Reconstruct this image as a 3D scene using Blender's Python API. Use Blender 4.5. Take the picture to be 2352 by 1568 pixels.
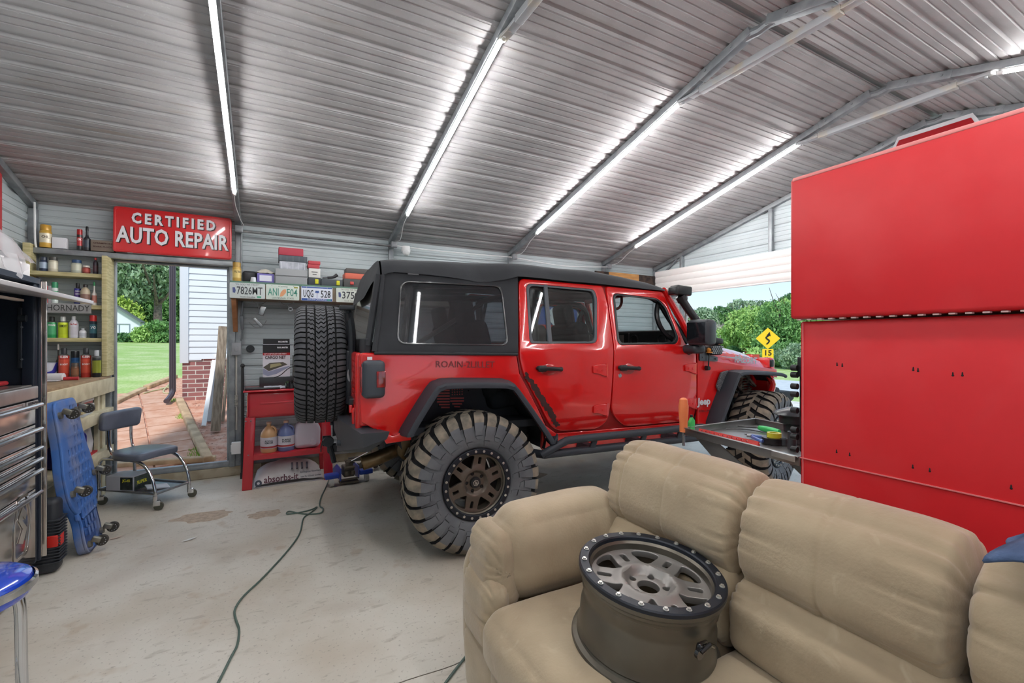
import bpy, bmesh, math, random
from mathutils import Vector as V, Matrix as M, Euler, noise
random.seed(7)
R = math.radians
PI = math.pi
for o in list(bpy.data.objects): bpy.data.objects.remove(o)
scn = bpy.context.scene
col = scn.collection

# ------------------------------------------------------------------ camera, sky, sun, exposure
EYE = V((0, 0, 1.40)); YAW = R(28.5); FOC = 1045.0
cam = bpy.data.cameras.new('camera'); camo = bpy.data.objects.new('camera', cam); col.objects.link(camo)
cam.sensor_width = 36; cam.lens = 36 * FOC / 2352; cam.clip_start = 0.02; cam.clip_end = 500
camo.location = EYE; camo.rotation_euler = (R(90), 0, -YAW)
scn.camera = camo
scn.view_settings.view_transform = 'Standard'; scn.view_settings.look = 'None'
scn.view_settings.gamma = 1; scn.view_settings.use_curve_mapping = False
scn.view_settings.exposure = 0.9

def lin(c):
    if isinstance(c, str): c = tuple(int(c[i:i+2], 16) for i in (0, 2, 4))
    f = lambda v: v/12.92 if v <= .04045 else ((v+.055)/1.055)**2.4
    return tuple(f(v/255) for v in c) + (1,)

w = bpy.data.worlds.new('sky'); scn.world = w; w.use_nodes = True
nt = w.node_tree; nt.nodes.clear()
wo = nt.nodes.new('ShaderNodeOutputWorld'); bg = nt.nodes.new('ShaderNodeBackground')
tc = nt.nodes.new('ShaderNodeTexCoord'); sx = nt.nodes.new('ShaderNodeSeparateXYZ'); cr = nt.nodes.new('ShaderNodeValToRGB')
nt.links.new(tc.outputs['Generated'], sx.inputs[0]); nt.links.new(sx.outputs[2], cr.inputs[0])
nt.links.new(cr.outputs[0], bg.inputs[0]); nt.links.new(bg.outputs[0], wo.inputs[0])
cr.color_ramp.elements[0].position = 0.0; cr.color_ramp.elements[0].color = lin('e6f1fa')
cr.color_ramp.elements[1].position = 0.55; cr.color_ramp.elements[1].color = lin('9cc3ea')
e = cr.color_ramp.elements.new(.16); e.color = lin('bfe0f8')
bg.inputs[1].default_value = 0.68
sun = bpy.data.lights.new('sun', 'SUN'); sun.energy = 1.9; sun.angle = R(6); sun.color = (1, .97, .92)
suno = bpy.data.objects.new('sun', sun); col.objects.link(suno); suno.rotation_euler = (R(40), R(0), R(-30))

def at(px, py, ax, val):
    """the point of the plane (X, Y or Z = val) seen at a photo pixel"""
    s, c = math.sin(YAW), math.cos(YAW); r = (px-1176)/FOC
    d = V((s+c*r, c-s*r, (784-py)/FOC)); i = 'XYZ'.index(ax)
    return EYE + d*((val-EYE[i])/d[i])

# ------------------------------------------------------------------ materials
MATS = {}
def mat(name, c, rough=.5, metal=0, spec=.5, c2=None, ns=5, cut=(.4, .6), bump=0, bs=60, coat=0, emit=0, det=4, stretch=None, alpha=1, trans=0):
    if name in MATS: return MATS[name]
    m = bpy.data.materials.new(name); m.use_nodes = True; t = m.node_tree; p = t.nodes['Principled BSDF']
    p.inputs['Base Color'].default_value = lin(c); p.inputs['Roughness'].default_value = rough
    p.inputs['Metallic'].default_value = metal; p.inputs['Specular IOR Level'].default_value = spec
    p.inputs['Coat Weight'].default_value = coat; p.inputs['Coat Roughness'].default_value = .06
    if trans: p.inputs['Transmission Weight'].default_value = trans
    if alpha < 1: p.inputs['Alpha'].default_value = alpha
    if emit:
        p.inputs['Emission Color'].default_value = lin(c); p.inputs['Emission Strength'].default_value = emit
    co = t.nodes.new('ShaderNodeTexCoord').outputs['Object']
    if stretch:
        mp = t.nodes.new('ShaderNodeMapping'); mp.inputs['Scale'].default_value = stretch
        t.links.new(co, mp.inputs[0]); co = mp.outputs[0]
    if c2:
        n = t.nodes.new('ShaderNodeTexNoise'); n.inputs['Scale'].default_value = ns; n.inputs['Detail'].default_value = det
        r = t.nodes.new('ShaderNodeValToRGB'); t.links.new(co, n.inputs['Vector']); t.links.new(n.outputs[0], r.inputs[0])
        r.color_ramp.elements[0].position = cut[0]; r.color_ramp.elements[1].position = cut[1]
        r.color_ramp.elements[0].color = lin(c); r.color_ramp.elements[1].color = lin(c2)
        t.links.new(r.outputs[0], p.inputs['Base Color'])
    if bump:
        n = t.nodes.new('ShaderNodeTexNoise'); n.inputs['Scale'].default_value = bs; n.inputs['Detail'].default_value = 3
        b = t.nodes.new('ShaderNodeBump'); b.inputs['Strength'].default_value = bump; b.inputs['Distance'].default_value = .01
        t.links.new(co, n.inputs['Vector']); t.links.new(n.outputs[0], b.inputs['Height']); t.links.new(b.outputs[0], p.inputs['Normal'])
    MATS[name] = m
    return m
def nodes(m): return m.node_tree, m.node_tree.nodes['Principled BSDF']

# ------------------------------------------------------------------ mesh helpers
def align(p0, p1):
    d = V(p1)-V(p0); return M.Translation((V(p0)+V(p1))/2) @ d.to_track_quat('Z', 'Y').to_matrix().to_4x4(), d.length
def catmull(pts, k=6, closed=False):
    P = [V(p) for p in pts]; n = len(P); out = []
    for i in range(n if closed else n-1):
        g = (lambda j: P[j % n]) if closed else (lambda j: P[min(max(j, 0), n-1)])
        a, b, c, d = g(i-1), g(i), g(i+1), g(i+2)
        for j in range(k):
            u = j/k; out.append(.5*((2*b)+(c-a)*u+(2*a-5*b+4*c-d)*u*u+(3*b-a-3*c+d)*u**3))
    if not closed: out.append(P[-1])
    return out
def roundpoly(pts, r=.02, n=4):
    """2-D outline with rounded corners; r may be a list"""
    out = []; N = len(pts)
    for i, p in enumerate(pts):
        p = V(p[:2]); a = V(pts[i-1][:2]); b = V(pts[(i+1) % N][:2]); rr = r[i] if isinstance(r, (list, tuple)) else r
        if rr <= 0: out.append(tuple(p)); continue
        da, db = a-p, b-p; k = min(rr, da.length*.48, db.length*.48)
        A, C = p+da.normalized()*k, p+db.normalized()*k
        for j in range(n+1):
            u = j/n; out.append(tuple((1-u)**2*A+2*u*(1-u)*p+u*u*C))
    return out
def ngon(n, r, a0=0, cx=0, cy=0): return [(cx+r*math.cos(a0+2*PI*i/n), cy+r*math.sin(a0+2*PI*i/n)) for i in range(n)]

class B:
    def __init__(s): s.bm = bmesh.new(); s.n = 0; s.v = 0
    def _mark(s): s.n = len(s.bm.faces)
    def _done(s, mi):
        s.bm.faces.ensure_lookup_table()
        for f in s.bm.faces[s.n:]: f.material_index = mi
        return s
    def box(s, c, d, rot=None, bev=0, mi=0, mt=None):
        t = bmesh.new(); bmesh.ops.create_cube(t, size=1, matrix=M.Diagonal((d[0], d[1], d[2], 1)))
        if bev: bmesh.ops.bevel(t, geom=t.edges[:], offset=min(bev, min(d)*.45), segments=3, profile=.5, affect='EDGES')
        m = M.Translation(c) @ (Euler([R(a) for a in rot]).to_matrix().to_4x4() if rot else M())
        if mt is not None: m = mt @ m
        return s.add(t, m, mi)
    def add(s, t, m=None, mi=None):
        if isinstance(t, bmesh.types.BMesh):
            me = bpy.data.meshes.new('t'); t.to_mesh(me); t.free()
        else: me = t
        if m is not None: me.transform(m)
        s._mark(); s.bm.from_mesh(me); bpy.data.meshes.remove(me)
        if mi is not None: s._done(mi)
        return s
    def cyl(s, p0, p1, r0, r1=None, n=16, mi=0, cap=True):
        m, L = align(p0, p1); t = bmesh.new()
        bmesh.ops.create_cone(t, cap_ends=cap, segments=n, radius1=r0, radius2=r0 if r1 is None else r1, depth=L, matrix=m)
        return s.add(t, None, mi)
    def ball(s, c, r, sc=(1, 1, 1), n=16, mi=0, rot=None):
        t = bmesh.new(); bmesh.ops.create_uvsphere(t, u_segments=n, v_segments=max(6, n//2), radius=r)
        m = M.Translation(c) @ (Euler([R(a) for a in rot]).to_matrix().to_4x4() if rot else M()) @ M.Diagonal((*sc, 1))
        return s.add(t, m, mi)
    def tube(s, pts, r, n=10, mi=0, k=0, closed=False, cap=True):
        P = catmull(pts, k, closed) if k else [V(p) for p in pts]
        s._mark(); up = None; rings = []; N = len(P)
        for i, p in enumerate(P):
            a = P[i-1] if (i or closed) else P[i]; b = P[(i+1) % N] if (i < N-1 or closed) else P[i]
            d = (b-a).normalized()
            if up is None: up = d.orthogonal().normalized()
            up = (up-d*up.dot(d)).normalized(); q = d.cross(up)
            rr = r(i/(N-1)) if callable(r) else r
            rings.append([s.bm.verts.new(p+(up*math.cos(2*PI*j/n)+q*math.sin(2*PI*j/n))*rr) for j in range(n)])
        L = list(zip(rings, rings[1:]+([rings[0]] if closed else [])))
        if not closed: L = L[:N-1]
        for A, C in L:
            for j in range(n): s.bm.faces.new((A[j], A[(j+1) % n], C[(j+1) % n], C[j]))
        if cap and not closed: s.bm.faces.new(rings[0][::-1]); s.bm.faces.new(rings[-1])
        return s._done(mi)
    def lathe(s, prof, n=32, m=None, mi=0, mis=None):
        s._mark(); m = m or M(); rings = []; f0 = len(s.bm.faces)
        for r, z in prof:
            if r < 1e-5: rings.append([s.bm.verts.new(m @ V((0, 0, z)))])
            else: rings.append([s.bm.verts.new(m @ V((r*math.cos(2*PI*j/n), r*math.sin(2*PI*j/n), z))) for j in range(n)])
        for i in range(len(rings)-1):
            A, C = rings[i], rings[i+1]; mm = mis[i] if mis else mi
            for j in range(n):
                k = (j+1) % n
                if len(A) == 1 and len(C) == 1: continue
                vs = (A[0], C[j], C[k])[::-1] if len(A) == 1 else ((A[j], A[k], C[0]) if len(C) == 1 else (A[j], A[k], C[k], C[j]))
                f = s.bm.faces.new(vs); f.material_index = mm
        return s
    def prism(s, pts, z0, z1, m=None, mi=0):
        t = bmesh.new(); a = [t.verts.new((x, y, z0)) for x, y in pts]; b = [t.verts.new((x, y, z1)) for x, y in pts]; n = len(pts)
        t.faces.new(a[::-1]); t.faces.new(b)
        for i in range(n): t.faces.new((a[i], a[(i+1) % n], b[(i+1) % n], b[i]))
        bmesh.ops.recalc_face_normals(t, faces=t.faces)
        return s.add(t, m, mi)
    def quad(s, *ps, mi=0):
        s._mark(); s.bm.faces.new([s.bm.verts.new(p) for p in ps]); return s._done(mi)
    def grid(s, nu, nv, f, mi=0, close=False):
        s._mark(); g = [[s.bm.verts.new(f(i/nu, j/nv)) for j in range(nv+(0 if close else 1))] for i in range(nu+1)]
        for i in range(nu):
            for j in range(nv):
                k = (j+1) % nv if close else j+1
                s.bm.faces.new((g[i][j], g[i+1][j], g[i+1][k], g[i][k]))
        return s._done(mi)

def curve_mesh(splines, th, bev=0):
    cu = bpy.data.curves.new('c', 'CURVE'); cu.dimensions = '2D'; cu.fill_mode = 'BOTH'
    cu.extrude = max(th/2-bev, 0); cu.bevel_depth = bev; cu.bevel_resolution = 2; cu.offset = -bev
    for sp in splines:
        k = cu.splines.new('POLY'); k.points.add(len(sp)-1)
        for p, q in zip(k.points, sp): p.co = (q[0], q[1], 0, 1)
        k.use_cyclic_u = True
    o = bpy.data.objects.new('c', cu); me = bpy.data.meshes.new_from_object(o)
    bpy.data.objects.remove(o); bpy.data.curves.remove(cu)
    return me
def plate(outer, holes=(), th=.02, bev=0): return curve_mesh([outer]+list(holes), th, bev)
def text(s, size, ext=.001, bold=0, ax='CENTER', spacing=1, shear=0, width=None):
    cu = bpy.data.curves.new('t', 'FONT'); cu.body = s; cu.size = size; cu.extrude = ext; cu.offset = bold; cu.resolution_u = 2
    cu.align_x = ax; cu.align_y = 'CENTER'; cu.space_character = spacing; cu.shear = shear
    o = bpy.data.objects.new('t', cu); me = bpy.data.meshes.new_from_object(o)
    bpy.data.objects.remove(o); bpy.data.curves.remove(cu)
    if width and len(me.vertices):
        xs = [v.co.x for v in me.vertices]; k = width/max(max(xs)-min(xs), 1e-6); me.transform(M.Diagonal((k, 1, 1, 1)))
    return me
FACE = M.Rotation(R(90), 4, 'X')          # an XY drawing stood up to look towards -Y
FACEX = M.Rotation(R(90), 4, 'Z') @ FACE   # ... towards +X
FACEW = M.Rotation(R(-90), 4, 'Z') @ FACE  # ... towards -X
def T(x, y, z): return M.Translation((x, y, z))

def obj(name, b, mats, parent=None, ang=35, bevel=0, sub=0, flat=False, weld=True):
    me = bpy.data.meshes.new(name); bm = b.bm
    bmesh.ops.remove_doubles(bm, verts=bm.verts, dist=1e-5) if weld else None
    bmesh.ops.recalc_face_normals(bm, faces=bm.faces)
    bm.to_mesh(me); bm.free()
    for m in (mats if isinstance(mats, (list, tuple)) else [mats]): me.materials.append(m)
    if not flat:
        me.polygons.foreach_set('use_smooth', [True]*len(me.polygons))
        if ang: me.set_sharp_from_angle(angle=R(ang))
    o = bpy.data.objects.new(name, me); col.objects.link(o)
    if parent: o.parent = parent
    if bevel:
        k = o.modifiers.new('bevel', 'BEVEL'); k.width = bevel; k.segments = 2; k.limit_method = 'ANGLE'; k.angle_limit = R(40); k.harden_normals = False
    if sub:
        k = o.modifiers.new('sub', 'SUBSURF'); k.levels = sub; k.render_levels = sub
    return o
def tag(o, label=None, cat=None, group=None, kind=None):
    if label: o['label'] = label
    if cat: o['category'] = cat
    if group: o['group'] = group
    if kind: o['kind'] = kind
    return o
def thing(name, label, cat, loc=(0, 0, 0), rz=0, group=None, rot=None):
    o = bpy.data.objects.new(name, None); col.objects.link(o); o.location = loc; o.empty_display_size = .05
    o.rotation_euler = rot or (0, 0, rz); return tag(o, label, cat, group)
def struct(name, b, m, parent=None, **k):
    o = obj(name, b, m, parent, **k)
    if not parent: o['kind'] = 'structure'
    return o
def copy_tree(o, parent=None):
    c = o.copy(); col.objects.link(c); c.parent = parent
    for ch in [x for x in bpy.data.objects if x.parent == o]: copy_tree(ch, c)
    return c

# common materials
galv = mat('galvanised_steel', 'a3a6a9', .42, .4, c2='8d9194', ns=14, bump=.05, bs=90)
galvd = mat('galvanised_frame', '9da1a4', .45, .35, c2='868b8f', ns=9, bump=.05)
wallm = mat('pale_sheet_steel', 'bfc8cb', .5, .0, c2='b7c0c3', ns=2)
white = mat('white_paint', 'eeeeee', .45)
black = mat('black_plastic', '1b1c1f', .45)
blackm = mat('black_matte', '131416', .8)
tblack = mat('textured_black', '24272c', .6, bump=.15, bs=400)
rubber = mat('rubber', '2b2d30', .75, c2='3a3c3e', ns=8, bump=.1, bs=60)
chrome = mat('chrome', 'd5d7da', .12, 1)
steel = mat('brushed_steel', 'a9abad', .3, .9, c2='8e9092', ns=12)
redp = mat('red_paint', 'c8161a', .3, coat=.6)
wood = mat('treated_pine', 'b7ac7d', .75, c2='cdc294', ns=9, stretch=(1, 1, 8), bump=.1)
woodt = mat('raw_pine_board', 'c4b795', .75, c2='d8cdae', ns=9, bump=.1)
lampm = mat('lamp_tube', 'ffffff', emit=48)
# ================================================================== the building
X0, X1, YL, YR = -1.84, 5.80, 5.62, -1.74        # inner faces; the ridge runs along X at YP
YP = (YL+YR)/2; SL = .268
def zb(y): return 2.58+SL*(5.6-y) if y >= YP else 2.58+SL*(5.6-(2*YP-y))
RIB = [(0, 0), (.010, .017), (.038, .017), (.05, 0), (.062, 0), (.064, -.003), (.100, -.003), (.102, 0), (.105, .006), (.114, .006), (.117, 0), (.158, 0), (.161, .006), (.170, .006), (.173, 0)]
def ribs(a, b, per=.22, k=1):
    out = [(a, 0)]; i = math.floor(a/per)
    while i*per < b:
        for s, h in RIB:
            v = i*per+s
            if a < v < b: out.append((v, h*k))
        i += 1
    return out+[(b, 0)]

# concrete slab
fl = B(); fl.box((2.0, 1.94, -.1), (7.7, 7.4, .2))
concrete = mat('concrete_slab', 'd3cec3', .5, c2='c2b9aa', ns=1.3, cut=(.42, .62), bump=.12, bs=16, det=8)
t, p = nodes(concrete)
base = p.inputs['Base Color'].links[0].from_socket
co = t.nodes.new('ShaderNodeTexCoord')
def layer(t, p, base, scale, lo, hi, c, amt, det=6, dist=0, stretch=None):
    n = t.nodes.new('ShaderNodeTexNoise'); n.inputs['Scale'].default_value = scale; n.inputs['Detail'].default_value = det; n.inputs['Distortion'].default_value = dist
    tcx = t.nodes.new('ShaderNodeTexCoord'); src = tcx.outputs['Object']
    if stretch:
        mp = t.nodes.new('ShaderNodeMapping'); mp.inputs['Scale'].default_value = stretch; mp.inputs['Location'].default_value = (3.1, 1.7, .4); t.links.new(src, mp.inputs[0]); src = mp.outputs[0]
    t.links.new(src, n.inputs['Vector'])
    r = t.nodes.new('ShaderNodeValToRGB'); r.color_ramp.elements[0].position = lo; r.color_ramp.elements[1].position = hi
    r.color_ramp.elements[0].color = (0, 0, 0, 1); r.color_ramp.elements[1].color = (amt, amt, amt, 1)
    mx = t.nodes.new('ShaderNodeMix'); mx.data_type = 'RGBA'; t.links.new(n.outputs[0], r.inputs[0]); t.links.new(r.outputs[0], mx.inputs[0])
    t.links.new(base, mx.inputs[6]); mx.inputs[7].default_value = lin(c); t.links.new(mx.outputs[2], p.inputs['Base Color'])
    return mx.outputs[2]
base = layer(t, p, base, 4.5, .63, .70, 'a98f72', .4, 3)
base = layer(t, p, base, 1.1, .55, .75, '8d7a6c', .55, 8, .4)
base = layer(t, p, base, 9, .60, .70, 'a09789', .5, 8, .3, (1, 2.4, 1))
base = layer(t, p, base, 60, .62, .70, '8c857a', .5, 2)
struct('floor', fl, concrete)
# expansion joint sawn in the slab and a wandering crack
jt = B()
jt.tube([at(1110, 1492, 'Z', .0005), at(1040, 1528, 'Z', .0005), at(940, 1560, 'Z', .0005), at(860, 1590, 'Z', .0005)], .0022, 4, k=4)
struct('trim_1', jt, mat('crack', '6d665c', .9))
# worn patches where the surface has spalled
def patch(px, py, r, sx_, seed):
    rnd = random.Random(seed); c = at(px, py, 'Z', 0); pts = []
    for i in range(22):
        a = 2*PI*i/22; k = r*(.75+.45*rnd.random()); pts.append((c.x+k*math.cos(a)*sx_, c.y+k*math.sin(a)))
    return pts
pb = B()
for i, a in enumerate([(470, 1185, .12, 1.7), (610, 1180, .09, 1.5), (1190, 1090, .20, 1.5)]): pb.prism(roundpoly(patch(*a, 30+i), .03), -.001, .0006)
struct('trim_2', pb, mat('spalled_concrete', 'c0ae9a', .85, c2='ab9a88', ns=30, bump=.4, bs=60))

# roof sheets (both slopes) on the rafters
galvroof = mat('roof_sheet', 'aeacac', .6, .1, c2='a2a0a0', ns=3, bump=.02, bs=40)
t, p = nodes(galvroof); base = p.inputs['Base Color'].links[0].from_socket
base = layer(t, p, base, 70, .68, .76, 'c2c6c4', .35, 1)
base = layer(t, p, base, 6, .62, .75, '8b7f70', .5, 6, 0, (.25, 3, 3))
rf = B(); L = (YL+.12-YP)*math.sqrt(1+SL*SL); cs = 1/math.sqrt(1+SL*SL); sn = SL*cs
for side in (1, -1):
    prof = ribs(.02, L)
    for (s0, h0), (s1, h1) in zip(prof, prof[1:]):
        q = []
        for s_, h in ((s0, h0), (s1, h1)):
            y = YP+side*(s_*cs+h*sn); z = zb(YP)+.062-s_*sn+h*cs; q.append((y, z))
        rf.quad((X0-.05, q[0][0], q[0][1]), (X1+.25, q[0][0], q[0][1]), (X1+.25, q[1][0], q[1][1]), (X0-.05, q[1][0], q[1][1]))
rf.box((2, YP, zb(YP)+.09), (8, .4, .004))
struct('ceiling', rf, galvroof, ang=20)

def wall_rows(b, z0, z1, put):
    prof = ribs(z0, z1, .22)
    for (a, h0), (c, h1) in zip(prof, prof[1:]): put(b, a, h0, c, h1)
DX0, DX1, DZ0, DZ1 = -1.262, -.325, .10, 2.175
wb = B()
def put(b, a, h0, c, h1):
    m = (a+c)/2
    for xa, xb in ([(X0, DX0), (DX1, X1)] if DZ0 < m < DZ1 else [(X0, X1)]):
        b.quad((xa, YL+h0, a), (xb, YL+h0, a), (xb, YL+h1, c), (xa, YL+h1, c))
    if h0 == 0 and h1 == 0 and False: pass
wall_rows(wb, .0, DZ0, put); wall_rows(wb, DZ0, DZ1, put); wall_rows(wb, DZ1, 2.66, put)
struct('wall_left', wb, wallm, ang=20)
def gable(name, X, sgn, open_):
    g = B()
    def ext(z):
        if z <= 2.64: return YL, YR
        k = (z-2.64)/SL; return YL-k, YR+k
    def put(b, a, h0, c, h1):
        (ya, yb), (yc, yd) = ext(a), ext(c)
        if open_ and (a+c)/2 < open_[2]:
            for p0, p1 in ((YL, open_[0]), (open_[1], YR)):
                b.quad((X+sgn*h0, p0, a), (X+sgn*h0, p1, a), (X+sgn*h1, p1, c), (X+sgn*h1, p0, c))
        else: b.quad((X+sgn*h0, ya, a), (X+sgn*h0, yb, a), (X+sgn*h1, yd, c), (X+sgn*h1, yc, c))
    for a, c in ([(0, open_[2]), (open_[2], 2.64), (2.64, 3.62)] if open_ else [(0, 2.64), (2.64, 3.62)]): wall_rows(g, a, c, put)
    struct(name, g, wallm, ang=20)
gable('wall_rear', X0, -1, None)
gable('wall_front', X1, 1, (4.93, .9, 2.42))
wr = B()
def put(b, a, h0, c, h1):
    for xa, xb in ([(X0, .2), (3.4, X1)] if a < 2.3 else [(X0, X1)]):  # this unseen wall is left open here to let in fill light
        b.quad((xa, YR-h0, a), (xb, YR-h0, a), (xb, YR-h1, c), (xa, YR-h1, c))
wall_rows(wr, 0, 2.3, put); wall_rows(wr, 2.3, 2.64, put)
struct('wall_right', wr, wallm, ang=20)

# frame: rails, posts, rafters
def bar(b, p0, p1, w=.058, h=.058, up=(0, 0, 1), bev=.006):
    p0, p1 = V(p0), V(p1); d = (p1-p0); L = d.length; d.normalize(); s = d.cross(V(up)).normalized(); u = s.cross(d)
    m = M.Translation((p0+p1)/2) @ M((( *s, 0), (*d, 0), (*u, 0), (0, 0, 0, 1))).transposed()
    return b.box((0, 0, 0), (w, L, h), bev=bev, mt=m)
b = B(); yy = 5.585
bar(b, (X0, yy, .13), (X1, yy, .13)); struct('baseboard_left', b, galvd)
b = B(); b.box(((X0-.33)/2, 5.6, .05), (2.1, .09, .1), bev=.01); b.box(((X1+DX1)/2, 5.62, .05), (X1-DX1, .05, .1), bev=.01)
struct('trim_3', b, mat('curb', 'b3a892', .8, c2='a0937c', ns=8, bump=.1))
POST = [X0+.03, -.245, 1.35, 3.0, 4.67, X1-.03]
for i, x in enumerate(POST):
    b = B(); bar(b, (x, 5.58, .1), (x, 5.58, 2.58), .06, .05, (0, 1, 0)); bar(b, (x, YR+.04, 0), (x, YR+.04, 2.58), .06, .05, (0, 1, 0))
    struct('trim_%d' % (4+i), b, galvd)
b = B()
for x in (-1.295, -.30): bar(b, (x, 5.56, .1), (x, 5.56, 2.2), .055, .05, (0, 1, 0))
bar(b, (X0+.05, 5.50, 2.198), (-.29, 5.50, 2.198), .06, .05)
for x in (DX0+.012, DX1-.012): bar(b, (x, 5.60, .12), (x, 5.60, 2.17), .022, .04, (0, 1, 0))
bar(b, (DX0, 5.6, 2.165), (DX1, 5.6, 2.165), .04, .022); bar(b, (DX0, 5.57, .125), (DX1, 5.57, .125), .03, .03)
struct('door_1', b, galvd)
for i, x in enumerate(POST):
    b = B(); y0, y1 = YL-.02, YR+.02; zc = lambda y: zb(y)+.029
    bar(b, (x, y0, zc(y0)), (x, YP+.10, zc(YP+.10))); bar(b, (x, y1, zc(y1)), (x, YP-.10, zc(YP-.10)))
    # pinched peak piece with sleeves and bolts
    for s_ in (1, -1):
        bar(b, (x, YP+s_*.06, zc(YP+.06)-.002), (x, YP+s_*.48, zc(YP+.48)-.002), .066, .066)
        for q in (.2, .42):
            for e in (1, -1): b.cyl((x-.034*e, YP+s_*q, zc(YP+q)), (x-.042*e, YP+s_*q, zc(YP+q)), .010, n=8)
    b.tube([(x, YP+.12, zc(YP+.12)), (x, YP+.05, zc(YP)-.035), (x, YP, zc(YP)-.042), (x, YP-.05, zc(YP)-.035), (x, YP-.12, zc(YP+.12))], .033, 10, k=5)
    # corner braces at the eave
    bar(b, (x, YL-.05, 2.40), (x, YL-.50, zb(YL-.50)-.002), .03, .03) if i in (5,) else None
    struct('trim_%d' % (10+i), b, galvd)
    if i in (1, 2, 3, 4):
        b = B(); za = 3.375
        pts = [(x+.0, YP+.70, zb(YP+.70)-.012), (x+.02, YP+.60, za-.002), (x+.02, YP+.5, za), (x+.02, YP-.5, za), (x+.02, YP-.60, za-.002), (x, YP-.70, zb(YP+.70)-.012)]
        for k, (p0, p1) in enumerate(zip(pts, pts[1:])): bar(b, p0, p1, .055 if k == 2 else .06, .05 if k == 2 else .024, bev=.005)
        for e in (1, -1): b.cyl((x, YP+e*.66, zb(YP+.66)-.02), (x, YP+e*.66, zb(YP+.66)-.045), .01, n=8)
        struct('trim_%d' % (20+i), b, mat('tie_bar', 'b0b3b6', .45, .3, c2='bcb29f', ns=6, cut=(.5, .7)))
# studs in the front gable
b = B()
for y in (3.585,): bar(b, (X1-.03, y, 2.42), (X1-.03, y, zb(y)), .05, .05, (0, 1, 0))
bar(b, (X1-.03, 5.02, 0), (X1-.03, 5.02, 2.74), .06, .05, (0, 1, 0)); bar(b, (X1-.03, .93, 0), (X1-.03, .93, 2.7), .06, .05, (0, 1, 0))
bar(b, (X1-.03, YL, 2.44), (X1-.03, .9, 2.44), .05, .05)
struct('trim_30', b, galvd)
# the roll-up door, only its lowest slats hang below the head of the opening
doorm = mat('door_slats', 'ece7e4', .4)
b = B(); n = 4; y0, y1 = 5.50, .8; pr = []
for k in range(61):
    u = k/60; z = 2.16+.39*u; pr.append((X1-.10-.014*abs(math.sin(u*n*PI))**.6-(.03*max(0, u-.8)), z))
for (xa, za), (xb, zb_) in zip(pr, pr[1:]): b.quad((xa, y0, za), (xa, y1, za), (xb, y1, zb_), (xb, y0, zb_))
b.box((X1-.09, (y0+y1)/2, 2.155), (.035, y0-y1, .022), bev=.004)
struct('door_2', b, doorm, ang=50)

# ------------------------------------------------------------------ tube lights on the rafters
def tube_light(x, ya, yb, label, mirror=False, slack=True):
    def pt(y, dz): return (x, (2*YP-y) if mirror else y, zb(y)+dz)
    t = thing('tube_light', label, 'light', pt((ya+yb)/2, 0), 0, 'tube lights under the rafters')
    o = V(t.location); l = lambda p: V(p)-o
    b = B(); bar(b, l(pt(ya, -.005)), l(pt(yb, -.005)), .036, .010, bev=.002); obj('housing', b, white, t)
    b = B(); b.tube([l(pt(ya-.02, -.0215)), l(pt(yb+.02, -.0215))], .0125, 12); obj('lamp_tube', b, lampm, t)
    for y in (ya, yb):
        b = B(); b.cyl(l(pt(y+(.012 if y == ya else -.012), -.0215)), l(pt(y+(-.02 if y == ya else .02), -.0215)), .014, n=12); obj('end_cap', b, white, t)
    if slack:
        b = B(); y = ya; q = YL-.09
        b.tube([l(pt(y, -.03)), l(pt(y+.15, -.045)), l((x+.03, y+.35, zb(y+.35)-.07)), l((x+.05, y+.52, zb(y+.5)-.05)), l((x+.01, q-.03, 2.60))], .0035, 6, k=6); obj('power_cord', b, white, t)
    return t
tube_light(-.245, 4.88, 1.6, 'glowing tube light running down the rafter towards the red sign')
tube_light(1.35, 4.86, 2.60, 'glowing tube light on the rafter above the rear of the red car')
tube_light(3.0, 4.88, 2.62, 'glowing tube light on the rafter above the doors of the red car')
tube_light(4.67, 4.90, 2.60, 'glowing tube light on the rafter nearest the roll-up door')
tube_light(4.67, 2*YP-1.20, 2*YP+.9, 'glowing tube light on the far slope above the red cabinet, top right', True, False)
for x in (-.245, 1.35, 3.0): tube_light(x, 4.9, 2.62, {-.245: 'glowing tube light on the roof slope behind the camera, nearest the left end wall', 1.35: 'glowing tube light on the roof slope behind the camera, middle one', 3.0: 'glowing tube light on the roof slope behind the camera, nearest the red cabinet'}[x], True, False)
# conduit, boxes and cables at the eave
for x, lb in ((-.235, 'grey conduit box beside the end of the red sign'), (1.36, 'grey conduit box on the post above the rear of the car roof'), (3.01, 'grey conduit box on the post above the rear door of the car'), (4.68, 'grey conduit box on the post next to the picture board')):
    b = B(); b.box((0, 0, 0), (.07, .05, .07), bev=.006); b.box((0, -.028, -.012), (.05, .012, .03), bev=.003)
    o = obj('conduit_box', b, mat('box_grey', '9a9ca0', .5, .4)); o.location = (x, 5.47, 2.56); tag(o, lb, 'electrical box', 'conduit boxes under the eave')
b = B(); b.tube([(-.20, 5.49, 2.545), (1.33, 5.49, 2.545)], .014, 10)
tag(obj('conduit_pipe', b, steel), 'grey conduit pipe running along the eave above the toolboxes', 'pipe')
b = B(); b.tube([(1.39, 5.48, 2.555), (1.8, 5.48, 2.54), (2.4, 5.48, 2.545), (2.98, 5.48, 2.555)], .006, 6, k=5)
tag(obj('eave_cable', b, white), 'white cable along the eave above the camera dome', 'cable')
b = B(); b.tube([(3.04, 5.47, 2.55), (3.4, 5.47, 2.52), (3.9, 5.46, 2.50), (4.65, 5.47, 2.55)], .006, 6, k=5)
tag(obj('eave_cable', b, white), 'white sagging cable along the eave above the car doors', 'cable')
b = B(); b.tube([(-.215, 5.52, 2.53), (-.215, 5.53, 2.1), (-.20, 5.54, 1.6), (-.205, 5.54, 1.42)], .008, 8, k=5)
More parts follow.
